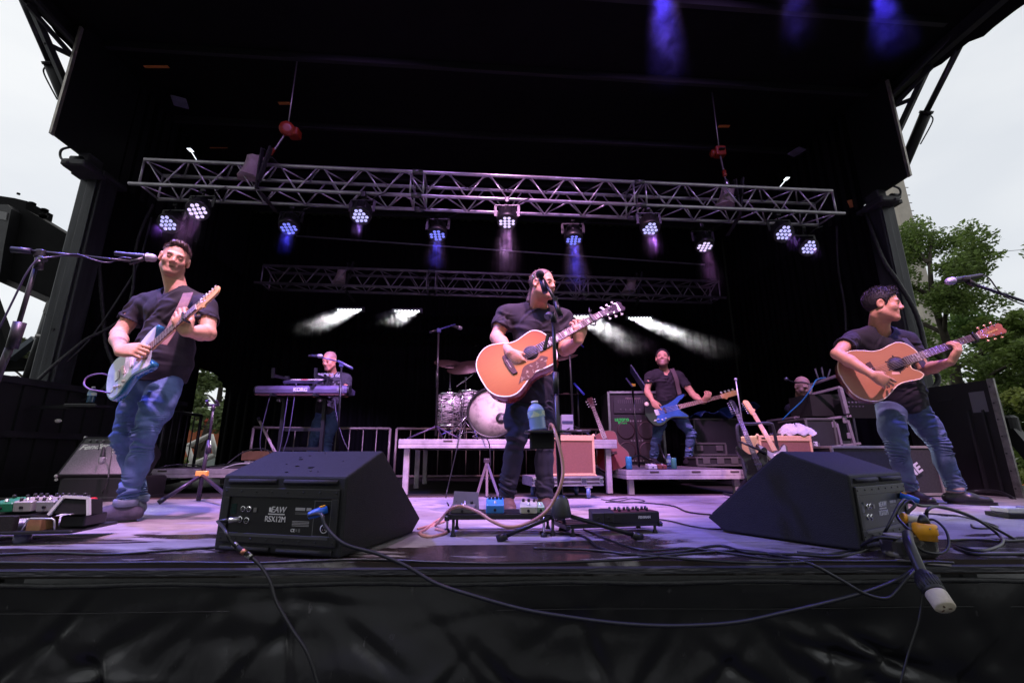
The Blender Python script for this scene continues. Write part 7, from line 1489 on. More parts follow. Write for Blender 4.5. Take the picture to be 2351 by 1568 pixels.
# flight-case dolly, amp on it
dl = P(1222,1093,4.15); dr = P(1383,1093,4.27); x = (dr-dl); x.z = 0; x.normalize(); n = Vector((x.y, -x.x, 0)); zt_ = (dl.z+dr.z)/2; Ld = (dr-dl).length; zb_ = zt_-.085
t = thing('flight_case_dolly', 'silver-edged flight case tray on wheels under the tweed amplifier', 'flight case', ((dl.x+dr.x)/2, dl.y+.2, 0)); c = (dl+dr)/2 - n*.21; fx = frame(x,(0,0,1))
g = MB(); g.box((c.x,c.y,(zt_+zb_)/2), (Ld,.42,zt_-zb_-.002), fx); g.build('tray', mat('case_violet_grey', (.16,.14,.15), .5, var=.4, vs=20), t)
g = MB()
for z in (zt_-.012, zt_-.048, zb_+.008):
    q = (dl+dr)/2+n*.004; g.beam(Vector((dl.x,dl.y,z))+n*.006-x*.004, Vector((dr.x,dr.y,z))+n*.006+x*.004, .012, .026 if z > zb_+.02 else .016, up=tuple(n))
g.build('aluminium_edge', alu, t, bevel=.002)
for k in (.03,.97,.72): 
    g = MB(); q = dl+x*Ld*k+n*.016; g.rbox(Vector((q.x,q.y,zt_-.045)), (.05 if k < .9 and k > .1 else .034,.012,.055), .004, fx); g.build('latch', chrome, t)
for k in (.14,.80):
    for yy in (.02,.36):
        q = dl+x*Ld*k-n*yy; rr = zb_/2*.93; g = MB(); g.lathe([(rr*.55,-.016),(rr,-.014),(rr,.014),(rr*.55,.016)], (q.x,q.y,rr+.002), tuple(x*.9+n*.4), 20); wh = g.build('caster_wheel', mat('caster_blue', (.10,.16,.30), .4), t); g = MB(); g.lathe([(rr*.5,-.02),(rr*.5,.02)], (q.x,q.y,rr+.002), tuple(x*.9+n*.4), 14); g.build('hub_cap', alu, wh)
        g = MB(); g.beam((q.x,q.y,rr), (q.x-.0,q.y,zb_), .05, .05, up=tuple(n)) if False else g.rbox((q.x,q.y,zb_-.010), (.07,.07,.014), .006); g.build('swivel_plate', alu, t)
al = Vector((P(1246,1093,4.2).x, 4.2, zt_)); xr = (P(1367,1093,4.3)-P(1246,1093,4.2)); xr.z = 0; w_ = xr.length; F4 = M4(al, frame(xr, Vector((xr.y,-xr.x,0))))
if (F4.to_3x3() @ Vector((0,1,0))).z < 0: print('flip')
amp('tweed amplifier with oxblood grille on the wheeled flight case behind the singer', F4, w_, P(1300,999,4.25).z-zt_, .24, oxblood, tweed, 'tweed')
al = P(1746,1050,4.35); al.z = .17; br_ = P(1868,1050,4.45); xr = br_-al; xr.z = 0; F4 = M4(al, frame(xr, Vector((xr.y,-xr.x,0)))); htop = P(1800,1000,4.4).z
amp('tweed amplifier behind the right monitor with a white towel on top', F4, xr.length, htop-.17, .25, oxblood, tweed, 'tweed')
t = thing('amplifier_box', 'black box carrying the tweed amplifier behind the right monitor', 'box', (al.x+.3, al.y+.12, 0)); g = MB(); g.rbox(al+xr*.5+Vector((0,.14,-.087)), (xr.length*.95,.24,.16), .01, frame(xr,(0,0,1))); g.build('body', black, t); g = MB(); g.rbox(al+xr*.5+Vector((0,.014,-.087)), (.1,.012,.05), .004, frame(xr,(0,0,1))); g.build('handle', plastic, t)
# towel
tw = MB(); tc_ = P(1828,999,4.52); 
def twl(i, j):
    a = 2*math.pi*i; r = math.sin(math.pi*(.04+.96*j)*.5); rr = 1+.10*math.sin(3*a+2*j)+.06*math.sin(7*a+5*j); return tc_ + Vector((.17*r*rr*math.cos(a), .11*r*rr*math.sin(a), .095*math.cos(math.pi*.5*(.04+.96*j))*(1+.15*math.sin(5*a+1))+.012*math.sin(9*a+j*12)))
tw.sheet(twl, 40, 14); tag(tw.build('towel', mat('towel_white', (.45,.43,.44), .95, bump=1, bs=30, bdist=.012, var=.15, vs=8)), 'crumpled white towel lying on the right tweed amplifier', 'towel')
# ---- risers
deckm = mat('riser_paint', (.46,.42,.43), .5, .15, var=.4, vs=7, bump=.3, bs=30); underm = mat('riser_under', (.12,.10,.10), .7)
def riser(lab, uL, uR, vt, Yf, depth, z, legs, th=.09, rows=2):
    l = P(uL, vt, Yf); rr = P(uR, vt, Yf+.0); wd = rr.x-l.x; x = E1; o = Vector((l.x, Yf, 0)); t = thing('stage_riser', lab, 'riser', (l.x+wd/2, Yf+depth/2, 0), 'stage risers'); fx = frame(x,(0,0,1)); q = o + x*wd/2 + E2*depth/2
    g = MB(); g.box(q+Vector((0,0,z-.012)), (wd-.01,depth-.01,.022), fx); g.build('deck_board', underm, t)
    for k, (zz, hh, pr) in enumerate(((z-.027,.05,.004),(z-.072,.036,.0))):
        g = MB()
        for a, b_ in ((o,o+x*wd),(o+E2*depth,o+x*wd+E2*depth)): g.beam(a+Vector((0,0,zz)), b_+Vector((0,0,zz)), .04, hh)
        for a in (o+x*.02,o+x*(wd-.02)): g.beam(a+E2*.022+Vector((0,0,zz)), a+E2*(depth-.022)+Vector((0,0,zz)), .036, hh)
        g.build('edge_frame', deckm, t, bevel=.004)
    for k in legs:
        for yy in ((.07, depth-.07) if rows == 2 else (.07, depth*.5, depth-.07)):
            p_ = o + x*wd*k + E2*yy; g = MB(); g.box((p_.x,p_.y,(z-.09)/2), (.055,.055,z-.09), fx); g.build('leg', deckm, t, bevel=.004)
    g = MB()
    for k in (.22,.55,.86): p_ = o+x*wd*k-E2*.021; g.rbox(p_+Vector((0,0,z-.02)), (.09,.004,.016), .004, fx)
    g.build('slots', mat('slot_shadow', (.05,.035,.03), .7), t); return t, o, x, wd
zR = .53; riser('tall white-edged drum riser behind the singer', 916, 1425, 1007, 4.60, 1.9, zR, (.035,.965), rows=3)
riser('low white-edged riser under the bass player', 1436, 1735, 1073, 4.62, 2.35, .235, (.05,.90))
riser('low white-edged riser behind the orange-collared guitar stand', 315, 580, 1076, 4.9, 1.6, .235, (.08,.93))
# second-hand bits on the left riser
t = thing('cardboard_box', 'flat brown cardboard box on the left riser beside the keyboard', 'box', tuple(P(588,1045,5.4))); g = MB(); g.rbox(P(588,1046,5.4)+Vector((0,.1,0)), (.32,.24,.10), .004, Z3(5)); g.build('carton', mat('cardboard', (.30,.15,.07), .8, var=.3, vs=8), t); g = MB(); g.rbox(P(588,1046,5.4)+Vector((0,.1,.0515)), (.05,.24,.002), .001, Z3(5)); g.build('tape', mat('tape_brown', (.4,.25,.12), .4), t)
t = thing('power_strip', 'black and pale power strip lying on the left riser', 'power strip', tuple(P(565,1064,5.1))); g = MB(); g.rbox(P(575,1064,5.1), (.36,.07,.04), .01, Z3(4)); g.build('body', plastic, t); g = MB(); g.rbox(P(585,1060,5.08), (.20,.05,.012), .006, Z3(4)); g.build('pale_top', mat('pale_grey', (.4,.38,.36), .5), t)
for k, (pts, lab) in enumerate((([P(350,1078,4.95), P(400,1068,5.1), P(450,1073,5.1), P(520,1066,5.1), P(560,1062,5.1)], 'lead lying along the left riser toward the power strip'),([P(336,1110,4.88), P(350,1085,4.9), P(380,1070,5.0), P(430,1066,5.1), P(480,1072,5.1)], 'lead draped over the front edge of the left riser'),([P(520,1066,5.0), P(555,1040,5.1), P(590,1030,5.1), P(618,1036,5.1), P(622,1060,5.1)], 'violet-lit lead arching over the cardboard box'))): cable(lab, pts, .007)
cable('white lead lying on the left riser', [P(510,1076,5.0), P(540,1066,5.0), P(580,1064,5.0), P(640,1070,5.1)], .006, white)
# ---- guitar stand with orange collar
fo = F_(363,1154,.012); t = thing('guitar_stand', 'tripod guitar stand with an orange collar behind the left monitor', 'guitar stand', tuple(G(462,1150))); cl_ = P(464,1087,3.95); tp = P(491,930,3.95); sm_ = mat('stand_violet', (.05,.035,.055), .35, .4)
g = MB(); g.bar(cl_-Vector((0,0,.18)), P(480,1010,3.95), .0155, n=12); g.bar(P(480,1010,3.95), tp, .011, n=12); g.build('column', sm_, t)
g = MB(); g.rbox(cl_, (.095,.05,.045), .014); g.build('collar', mat('collar_orange', (.95,.42,.08), .4), t)
for (u, v, Y) in ((363,1154,0),(560,1170,0),(456,1148,0)):
    f = G(u, v, .012); g = MB(); g.bar(cl_+Vector((0,0,-.01)), f, .015, .014, 10); lg_ = g.build('leg', sm_, t); g = MB(); d = (f-cl_).normalized(); g.bar(f-d*.05, f, .019, n=10); g.build('rubber_foot', rubber, lg_)
g = MB(); g.tube(spline([tuple(tp+Vector((-.035,-.05,.035))), tuple(tp+Vector((-.04,-.01,.0))), tuple(tp), tuple(tp+Vector((.045,-.01,.0))), tuple(tp+Vector((.045,-.05,.035)))], 5), .011); g.bar(tp-Vector((0,0,.05)), tp, .016, n=10); g.build('yoke', sm_, t); g = MB(); g.bar(P(480,1020,3.95), P(478,1040,3.95), .021, n=10); g.build('clutch', sm_, t)
# ---- keyboard, its stand and mic
kb = thing('keyboard', 'long purple-lit stage keyboard in front of the keyboard player', 'keyboard', tuple(P(703,897,5.72))); kc = P(703,897,5.72); kw = (P(806,897,5.72)-P(600,897,5.72)).length
g = MB(); prf = [(-.16,-.02),(-.15,-.05),(.10,-.062),(.15,-.045),(.16,.0),(.14,.035),(.09,.052),(-.16,.02)]
m_ = M4(kc - Vector((kw/2,0,0)), Matrix(((0,0,1),(-1,0,0),(0,1,0)))); g.prism([(p[0], p[1]) for p in prf], 0, kw, m_, .01); g.build('case', mat('keyboard_lit_violet', (.22,.18,.32), .3, .5, var=.2, vs=4), kb)  # violet of the stage light is put into the case colour
g = MB(); g.box(kc+Vector((0,-.085,-.069)), (kw*.97,.16,.01)); g.build('underside', mat('keyboard_under', (.12,.05,.05), .5), kb)
for s_ in (-1,1): g = MB(); g.lathe([(.058,0),(.062,.012),(.056,.03)], kc+Vector((s_*(kw/2-.01),-.09,-.006)), (s_,0,0), 16); g.build('end_cheek', plastic, kb)
g = MB()
for k in range(5): g.box(kc+Vector((kw*.40+.018*k,-.158,-.002)), (.009,.006,.04))
g.build('rear_sockets', nickel, kb)
g = MB(); g.box(kc+Vector((0,.09,.038)), (kw*.86,.13,.018)); g.build('keys', ivory, kb)
lettering(kb, 'KORG', .062, M4(kc+Vector((0,-.1630,-.010)), frame((1,0,0),(0,-1,0))), print_white, bold=.003)
kst = thing('keyboard_stand', 'black two-column keyboard stand', 'keyboard stand', tuple(G(700,1118)))
g = MB(); zk = kc.z-.08
for u in (648, 742):
    x_ = P(u,920,5.75).x; g.beam((x_,5.80,zk+.28), (x_,5.84,.05), .05, .04, up=(1,0,0))
g.build('column', black, kst)
for u in (648,742):
    x_ = P(u,920,5.75).x; g = MB(); g.beam((x_-.0,5.46,zk+.0), (x_,5.98,zk+.0), .035, .03); g.beam((x_,5.46,zk+.23), (x_,5.98,zk+.25), .03, .03); g.beam((x_,5.46,zk+.20), (x_-.0,5.44,zk+.32), .03, .03, up=(1,0,0)); g.build('arm', black, kst); g = MB(); g.beam((x_,5.45,.02), (x_,6.15,.02), .045, .035); g.build('foot', black, kst); g = MB(); g.lathe([(.02,0),(.024,.01),(.018,.05)], (x_-.03,5.78,zk-.03), (-1,0,0), 12); g.build('clamp_knob', nickel, kst)
g = MB(); xa, xb = P(648,920,5.75).x, P(742,920,5.75).x
for v in (986,1030): z = P(700,v,5.82).z; g.beam((xa,5.81,z), (xb,5.81,z), .03, .04)
g.build('cross_bar', black, kst)
kb2 = thing('controller_keyboard', 'slim dark controller resting above the long keyboard', 'controller', tuple(P(697,872,5.7))); q = P(697,873,5.70); w2 = (P(742,873,5.7)-P(652,873,5.7)).length
g = MB(); g.rbox(q+Vector((0,.1,0)), (w2,.26,.035), .012, Matrix.Rotation(R(14),3,'X')); g.build('case', mat('controller_violet', (.06,.05,.10), .35, .3), kb2); g = MB(); g.rbox(q+Vector((-.02,.06,.020)), (.07,.03,.008), .004, Matrix.Rotation(R(14),3,'X')); g.build('red_key', mat('red_led', (.7,.05,.08), .4), kb2)
g = MB(); 
for k in range(14): g.box(q+Vector((-w2*.42+w2*.06*k,.13,.030)), (.012,.06,.01), Matrix.Rotation(R(14),3,'X'))
g.build('keys', ivory, kb2)
for k, (pts, lab) in enumerate((([P(622,905,5.6), P(612,940,5.58), P(600,990,5.55), P(598,1030,5.5), P(612,1052,5.5)], 'lead hanging from the left end of the keyboard'),([P(662,902,5.6), P(655,950,5.58), P(648,1000,5.55), P(640,1040,5.5), P(632,1060,5.4)], 'lead hanging from the middle of the keyboard'),([P(680,880,5.58), P(672,940,5.58), P(662,1000,5.55), P(645,1050,5.5)], 'lead falling from the controller past the keyboard'),([P(768,905,5.6), P(772,950,5.58), P(785,1000,5.55), P(805,1045,5.5)], 'lead hanging from the right end of the keyboard'))): cable(lab, pts, .006, mat('cable_violet2', (.06,.05,.09), .4))
st = thing('microphone_stand', 'boom microphone stand reaching across the keyboard player', 'microphone stand', tuple(G(775,1112)))
g = MB(); g.bar(P(784,843,5.5), P(775,1040,5.55), .012, n=8); g.build('pole', stm, st); g = MB(); g.bar(P(810,847,5.5), P(776,829,5.48), .016, n=8); g.build('counterweight', mat('weight_violet', (.06,.05,.14), .4), st)
g = MB(); g.bar(P(778,830,5.5), P(716,816,5.4), .009, n=8); g.rbox(P(784,838,5.5), (.05,.04,.05), .01); g.build('boom', mat('boom_blue', (.04,.04,.12), .4), st); mic(P(735,817,5.42), (1,0,.0), st, ln=.14)
st2 = [P(758,1118,5.6), P(800,1112,5.6)]
g = MB(); b0 = Vector((P(775,1040,5.55).x, 5.55, .10))
g.bar(P(775,1040,5.55), b0, .012, n=8)
for a in (30,150,270): g.bar(b0+Vector((0,0,.05)), Vector((b0.x+.28*math.cos(R(a)), b0.y+.28*math.sin(R(a)), .01)), .009, n=6)
g.build('tripod_base', stm, st)
t = thing('wooden_pole', 'pale pole leaning against the rail left of the keyboard', 'pole', tuple(P(633,1040,6.0))); g = MB(); g.bar(P(596,966,6.25), P(640,1056,5.7), .018, n=10); g.build('shaft', mat('pale_wood', (.45,.36,.32), .6, var=.3), t); g = MB(); g.bar(P(593,960,6.27), P(597,968,6.24), .021, n=10); g.build('tip', black, t)
# printing on the keyboard player's shirt
def decal(par, body, size, c, n, m, x=(1,0,0), **k): return lettering(par, body, size, M4(vec(c), frame(x, n)), m, thick=.004, **k)
shp = mat('shirt_print', (.30,.29,.30), .8)
decal(p5, "RICK'S 66", .075, P(756,862,5.955), (-.1,-1,.15), shp, bold=.002); decal(p5, 'DINER', .085, P(762,869,5.962), (-.1,-1,.15), shp, bold=.003) if False else None
g = MB(); rnd = random.Random(9)
for k in range(46):
    a, b_ = rnd.uniform(-.12,.14), rnd.uniform(-.15,.02); q = P(764,878,5.955)+Vector((a, -.005+.1*abs(a)*0, b_)); g.box(q, (rnd.uniform(.008,.03),.010,rnd.uniform(.006,.014)), Matrix.Rotation(rnd.uniform(-.5,.5),3,'Y'))
g.build('print_flourish', shp, p5)
# skull-like pale print on the right guitarist's shirt is kept plain: a pale blot with two dark ovals
fb_ = frame((1,.12,0),(.1,-1,.25)); o_ = P(2062,792,3.48)
# ---- rails behind
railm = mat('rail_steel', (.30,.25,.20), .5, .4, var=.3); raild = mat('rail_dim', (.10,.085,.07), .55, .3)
def rail(lab, u0, u1, Y0, Y1, m, z0=0.05, zt=.76, bars=8):
    a, b_ = P(u0,1000,Y0), P(u1,1000,Y1); t = thing('guard_rail', lab, 'guard rail', ((a.x+b_.x)/2, (Y0+Y1)/2, 0), 'steel rails behind the band'); g = MB()
    A_ = Vector((a.x,Y0,0)); B_ = Vector((b_.x,Y1,0))
    for z in (zt, z0+.02): g.bar(A_+Vector((0,0,z)), B_+Vector((0,0,z)), .019, n=8)
    for q in (A_, B_): g.bar(q, q+Vector((0,0,zt)), .019, n=8)
    g.build('frame', m, t); g = MB()
    for k in range(1, bars+1): q = A_+(B_-A_)*k/(bars+1); g.bar(q+Vector((0,0,z0)), q+Vector((0,0,zt)), .008, n=6)
    g.build('bars', m, t)
rail('bright steel guard rail behind the keyboard player', 580, 895, 6.72, 6.95, railm, bars=9)
rail('steel guard rail behind the drums, left of the bass drum', 910, 1165, 6.96, 7.12, railm, bars=7)
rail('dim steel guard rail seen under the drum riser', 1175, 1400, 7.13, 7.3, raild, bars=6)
rail('dark guard rail behind the left guitarist\'s legs', 372, 455, 5.6, 6.3, black, zt=.9, bars=4)
# ---- drum kit
zR = .53; shell = bpy.data.materials.new('black_oyster'); shell.use_nodes = True; t_ = shell.node_tree; b = t_.nodes['Principled BSDF']; b.inputs['Roughness'].default_value = .25; b.inputs['Coat Weight'].default_value = .6
tc = t_.nodes.new('ShaderNodeTexCoord'); mp = t_.nodes.new('ShaderNodeMapping'); mp.inputs['Scale'].default_value = (3,3,26); nz_ = t_.nodes.new('ShaderNodeTexNoise'); nz_.inputs['Scale'].default_value = 3; nz_.inputs['Distortion'].default_value = 1.6; r = t_.nodes.new('ShaderNodeValToRGB'); r.color_ramp.elements[0].position = .46; r.color_ramp.elements[1].position = .56; r.color_ramp.elements[0].color = (.01,.01,.012,1); r.color_ramp.elements[1].color = (.55,.53,.52,1)
t_.links.new(tc.outputs['Object'], mp.inputs[0]); t_.links.new(mp.outputs[0], nz_.inputs['Vector']); t_.links.new(nz_.outputs[0], r.inputs[0]); t_.links.new(r.outputs[0], b.inputs['Base Color'])
dk = thing('drum_kit', 'drum kit on the tall riser with a mottled white bass drum head', 'drum kit', tuple(P(1128,1005,5.3)))
bc = P(1130,950,5.05); rb = .285; bc.z = zR+rb+.012
g = MB(); g.lathe([(rb*.955,0),(rb*.965,-.02),(rb*.965,-.40),(rb*.9,-.42)], bc, (-.12,-1,.03), 40); bdr = g.build('bass_drum_shell', shell, dk)
g = MB(); g.lathe([(rb*.90,.002),(rb*.90,.004),(0,.008)], bc, (-.12,-1,.03), 40); g.build('drum_head', mat('aged_head', (.50,.46,.40), .7, var=.2, vs=9, col2=(.22,.19,.18), thr=(.50,.68)), bdr)
g = MB(); g.lathe([(rb*.90,-.0),(rb*.90,.02),(rb*1.0,.02),(rb*1.0,-.03),(rb*.965,-.03)], bc, (-.12,-1,.03), 40, cap=False); g.build('hoop', black, bdr)
g = MB(); ax = Vector((-.12,-1,.03)).normalized(); g.lathe([(.058,.008),(.058,.011),(0,.011)], bc+Vector((.10,-.018,-.06)), ax, 24); bg_ = g.build('head_badge', mat('badge_black', (.02,.02,.022), .4), bdr)
g = MB(); g.prism([(-.03,-.02),(.03,-.02),(0,.035)], .0115, .013, M4(bc+Vector((.10,-.018,-.06)), frame((1,-.12,0), ax))); g.build('badge_mark', mat('badge_mark', (.2,.2,.2), .4), bg_)
def tom(nm, c, r, h, ax=(0,0,1)):
    g = MB(); g.lathe([(r,0),(r,h)], c, ax, 28); o = g.build(nm, shell, dk); a = vec(ax).normalized()
    for z in (0, h): g = MB(); g.lathe([(r*.98,z-.012),(r*1.04,z-.010),(r*1.04,z+.010),(r*.98,z+.012)], c, ax, 28); g.build('rim', chrome, o)
    g = MB(); g.lathe([(r*.98,h+.006),(0,h+.007)], c, ax, 24, cap=False); g.build('skin', mat('drum_skin', (.6,.57,.52), .6), o)
    g = MB()
    for k in range(6): a_ = 2*math.pi*k/6; g.bar(vec(c)+Vector((r*1.05*math.cos(a_), r*1.05*math.sin(a_), .02)), vec(c)+Vector((r*1.05*math.cos(a_), r*1.05*math.sin(a_), h-.02)), .006, n=6)
    g.build('lugs', chrome, o)
c = P(1029,978,5.25); tom('floor_tom', (c.x, 5.25, c.z), .125, .36)
c = P(1076,962,5.5); tom('rack_tom', (c.x, 5.45, c.z), .125, .32)
c = P(1210,905,5.35); tom('rack_tom', (c.x, 5.4, c.z), .13, .2, (0,.15,1))
c = P(1062,1000,5.7); tom('snare_drum', (c.x, 5.75, c.z+.35), .165, .13)
cym = mat('cymbal_bronze', (.045,.024,.02), .55, .4, var=.3, vs=10); 
for (u, v, Y, r, n_) in ((1033,836,5.6,.20,(.15,-.42,.9)),(1071,843,5.45,.24,(-.1,-.5,.86)),(1290,822,5.5,.20,(-.2,-.3,.9)),(1300,905,5.4,.16,(0,-.1,1))):
    g = MB(); g.lathe([(.004,.02),(.03,.016),(.04,.008),(r,0),(r,-.003),(.04,.004)], P(u,v,Y), n_, 32, cap=False); g.build('cymbal', cym, dk)
chs = mat('stand_chrome', (.5,.5,.52), .25, .9)
for (a, b_) in (((1034,840,5.55),(1032,997,5.5)),((1070,866,5.4),(1067,1000,5.35))):
    g = MB(); A_, B_ = P(*a), P(*b_); B_.z = zR; g.bar(A_, B_, .011, n=8); g.bar(A_+(B_-A_)*.3, A_+(B_-A_)*.34, .019, n=8)
    for k in (20,140,260): g.bar(B_+Vector((0,0,.22)), B_+Vector((.2*math.cos(R(k)), .2*math.sin(R(k)), .01)), .007, n=6)
    g.build('cymbal_stand', chs, dk)
g = MB(); g.bar(P(1048,887,5.35), P(1091,856,5.38), .008, n=8); g.ell(P(1070,867,5.38), .018, None, 10, 8); g.build('boom_arm', chs, dk)
for (a, b_, c_) in (((1042,990,5.2),(1080,946,5.3),.013),((1030,998,5.15),(1062,960,5.3),.010),((1095,1003,5.0),(1075,955,5.2),.008),((1008,1000,5.1),(1042,985,5.2),.006)):
    g = MB(); g.bar(P(*a), P(*b_), c_, n=8); g.build('brace', chs if c_ > .008 else mat('brace_blue', (.05,.05,.25), .4, .4), dk)
st = thing('microphone_stand', 'tall boom stand left of the drums', 'microphone stand', tuple(P(1001,992,4.9)))
A_ = P(1007,765,4.9); B_ = P(1001,990,4.9); B_.z = zR+.04; g = MB(); g.bar(A_, B_, .012, n=8); g.bar(P(1004,850,4.9), P(1003,890,4.9), .017, n=8); g.build('pole', stm, st)
g = MB(); g.bar(P(987,763,4.85), P(1045,745,5.1), .008, n=8); g.rbox(P(1008,759,4.9), (.045,.04,.045), .01); g.build('boom', mat('boom_blue2', (.04,.04,.16), .4), st)
g = MB(); g.bar(P(987,763,4.85), P(1004,758,4.9), .013, n=8); g.build('counterweight', stm, st); mic(P(1056,753,5.15), (.8,.5,-.1), st, ln=.12)
for k in (200,330,80): g = MB(); q = Vector((.30*math.cos(R(k)), .22*math.sin(R(k)), -.03)); g.bar(B_+Vector((0,0,.10)), B_+q, .009, n=6); g.build('leg', mat('leg_violet', (.06,.04,.10), .4), st)
st = thing('microphone_stand', 'tall stand right of the singer behind his guitar neck', 'microphone stand', tuple(P(1316,972,4.95)))
A_ = P(1306,770,4.95); B_ = P(1317,980,4.95); B_.z = zR; g = MB(); g.bar(A_, B_, .012, n=8); g.build('pole', stm, st); g = MB(); g.bar(P(1303,763,4.9), P(1340,797,5.0), .009, n=8); g.build('boom', mat('boom_blue3', (.03,.03,.3), .4), st)
for k in (200,330,80): g = MB(); g.bar(B_+Vector((0,0,.15)), B_+Vector((.25*math.cos(R(k)), .2*math.sin(R(k)), .01)), .009, n=6); g.build('leg', stm, st)
st = thing('microphone_stand', 'short blue-lit stand behind the tweed amplifier', 'microphone stand', tuple(P(1328,990,5.4)))
g = MB(); B_ = P(1330,985,5.4); B_.z = zR; g.bar(P(1325,885,5.4), B_, .010, n=8); g.build('pole', stm, st); g = MB(); g.bar(P(1318,880,5.38), P(1341,906,5.3), .013, n=8); g.build('boom', mat('boom_blue4', (.04,.05,.4), .4), st)
for k, pts in enumerate(([P(1050,1000,4.75), P(1075,992,4.75), P(1095,996,4.75), P(1085,1003,4.72), P(1110,1006,4.7)], [P(1066,915,5.1), P(1062,950,4.8), P(1053,1010,4.55), P(1035,1090,4.5), P(1024,1140,4.4), F_(1030,1160)], [P(1105,1004,4.65), P(1120,1010,4.58), P(1125,1035,4.57), P(1126,1070,4.57)])):
    cable(['tangle of lead at the foot of the drums', 'lead falling from the drums over the riser edge to the floor', 'short lead hanging over the drum riser edge'][k], pts, .006)
t = thing('step_stool', 'small folding tripod under the drum riser', 'tripod', tuple(G(1105,1140))); a_ = P(1118,1060,4.5)
for (u, v) in ((1093,1144),(1146,1142),(1118,1140)): g = MB(); g.beam(a_, G(u, v, .01), .022, .016, up=(0,-1,0)); g.build('leg', mat('tripod_dim', (.06,.045,.05), .5, .3), t)
g = MB(); g.rbox(a_+Vector((0,0,.01)), (.06,.05,.04), .008); g.build('head', mat('tripod_dim', (.1,.1,.1)), t); g = MB(); g.bar(P(1103,1098,4.48), P(1135,1098,4.48), .008, n=6); g.build('brace', mat('tripod_dim', (.1,.1,.1)), t)
for (u0, u1, v0, v1, Y, mm, nm, lab, cat) in ((1288,1314,953,988,5.0,mat('pale_case', (.33,.33,.42), .5),'drum_module','pale boxy module standing on the drum riser behind the tweed amplifier','module'),):
    a, b_ = P(u0,v1,Y), P(u1,v0,Y); t = thing(nm, lab, cat, tuple(a)); g = MB(); g.rbox((a+b_)/2, (b_.x-a.x,.14,b_.z-a.z), .008); g.build('case', mm, t); g = MB(); g.box((a+b_)/2+Vector((0,-.072,.0)), ((b_.x-a.x)*.9,.004,.03)); g.build('front_panel', mat('panel_blue', (.05,.06,.12), .4), t)
t = thing('laptop', 'flat black laptop at the edge of the drum riser', 'laptop', tuple(P(1330,996,4.7))); g = MB(); a, b_ = P(1293,994,4.68), P(1356,990,4.68); g.rbox((a+b_)/2+Vector((0,.08,.012)), (b_.x-a.x,.2,.02), .008); g.build('base', plastic, t); g = MB(); g.box((a+b_)/2+Vector((.02,-.022,.014)), (.05,.004,.006)); g.build('port', mat('port_pale', (.3,.3,.35), .4), t)
# ---- bass rig
rk = thing('amplifier_rack', 'silver-edged rack holding a bass amplifier over a dark speaker cabinet', 'amplifier rack', tuple(P(1460,1056,6.75))); Yk = 6.72; a, b_ = P(1402,1056,Yk), P(1520,900,Yk); zb_ = .235; zt_ = b_.z; w_ = b_.x-a.x; xc = (a.x+b_.x)/2
g = MB(); g.box((xc, Yk+.28, (zb_+zt_)/2), (w_,.5,zt_-zb_)); g.build('carcass', mat('rack_black', (.012,.012,.013), .6, var=.3), rk)
g = MB(); 
for x_ in (a.x+.016, b_.x-.016): g.box((x_, Yk+.02, (zb_+zt_)/2), (.034,.04,zt_-zb_+.01))
g.box((xc, Yk+.02, zt_-.004), (w_-.07,.04,.034)); g.build('edge_trim', alu, rk, bevel=.003)
z1 = P(1450,912,Yk).z; z2 = P(1450,948,Yk).z; g = MB(); g.box((xc-.05, Yk+.022, (z1+z2)/2), (w_*.66,.03,z1-z2)); hd_ = g.build('amplifier_head', mat('head_grey', (.03,.03,.032), .4), rk)
g = MB(); 
for k in range(6): g.lathe([(.012,0),(.010,.012)], (xc-.22+.07*k, Yk+.006, z2+.05), (0,-1,0), 10)
for k in range(14): g.box((xc-.25+.03*k, Yk+.004, z1-.06), (.004,.004,.05))
g.build('knobs', mat('knob_dim', (.12,.12,.12), .4), hd_); lettering(hd_, 'MESA BOOGIE', .035, M4(Vector((xc-.03, Yk+.004, z1-.016)), frame((1,0,0),(0,-1,0))), mat('print_tan', (.25,.2,.18), .6)) 
zc1 = P(1450,962,Yk).z; g = MB(); g.box((xc-.02, Yk+.0235, (zc1+zb_)/2+.02), (w_*.86,.035,zc1-zb_-.05)); cb_ = g.build('speaker_cabinet', mat('mesh_dark', (.022,.016,.015), .7, var=.3, vs=60), rk)
g = MB()
for r_ in range(2):
    for c2 in range(2): g.lathe([(.125,0),(.13,.004),(.115,.008)], (xc-.16+.30*c2, Yk+.005, zb_+.20+.29*r_), (0,-1,0), 28, cap=False)
g.build('speaker_rings', mat('ring_dim', (.05,.03,.028), .5), cb_)
g = MB()
for r_ in range(3):
    for c2 in (-1,1):
        for e in (-.035,.035): g.rbox((xc-.01+c2*.02+e*1.6, Yk+.004, zb_+.06+.28*r_), (.022,.006,.022), .004, Matrix.Rotation(R(45),3,'Y'))
g.build('corner_bolts', steel, cb_)
gs = mat('green_tape', (.02,.55,.06), .6, emit=(.02,.8,.08), es=.0); lettering(cb_, 'LE TORO', .05, M4(Vector((P(1428,964,Yk).x, Yk+.003, P(1428,964,Yk).z)), frame((1,0,0),(0,-1,0))), gs, bold=.004); lettering(cb_, 'ELIOT', .05, M4(Vector((P(1430,970,Yk).x, Yk+.003, P(1428,970,Yk).z)), frame((1,0,0),(0,-1,0))), gs, bold=.004)
ms = thing('music_stand', 'black music stand with a violet-lit desk beside the bass player', 'music stand', tuple(P(1467,1056,5.3))); mv = mat('desk_violet', (.05,.045,.12), .4)
g = MB(); q = P(1467,1056,5.3); q.z = .245; g.bar(P(1452,892,5.3), q, .011, n=8); g.build('pole', stm, ms)
for k in (180,330,80): g = MB(); g.bar(q+Vector((0,0,.13)), q+Vector((.33*math.cos(R(k)), .25*math.sin(R(k)), .01)), .010, n=6); g.build('leg', stm, ms)
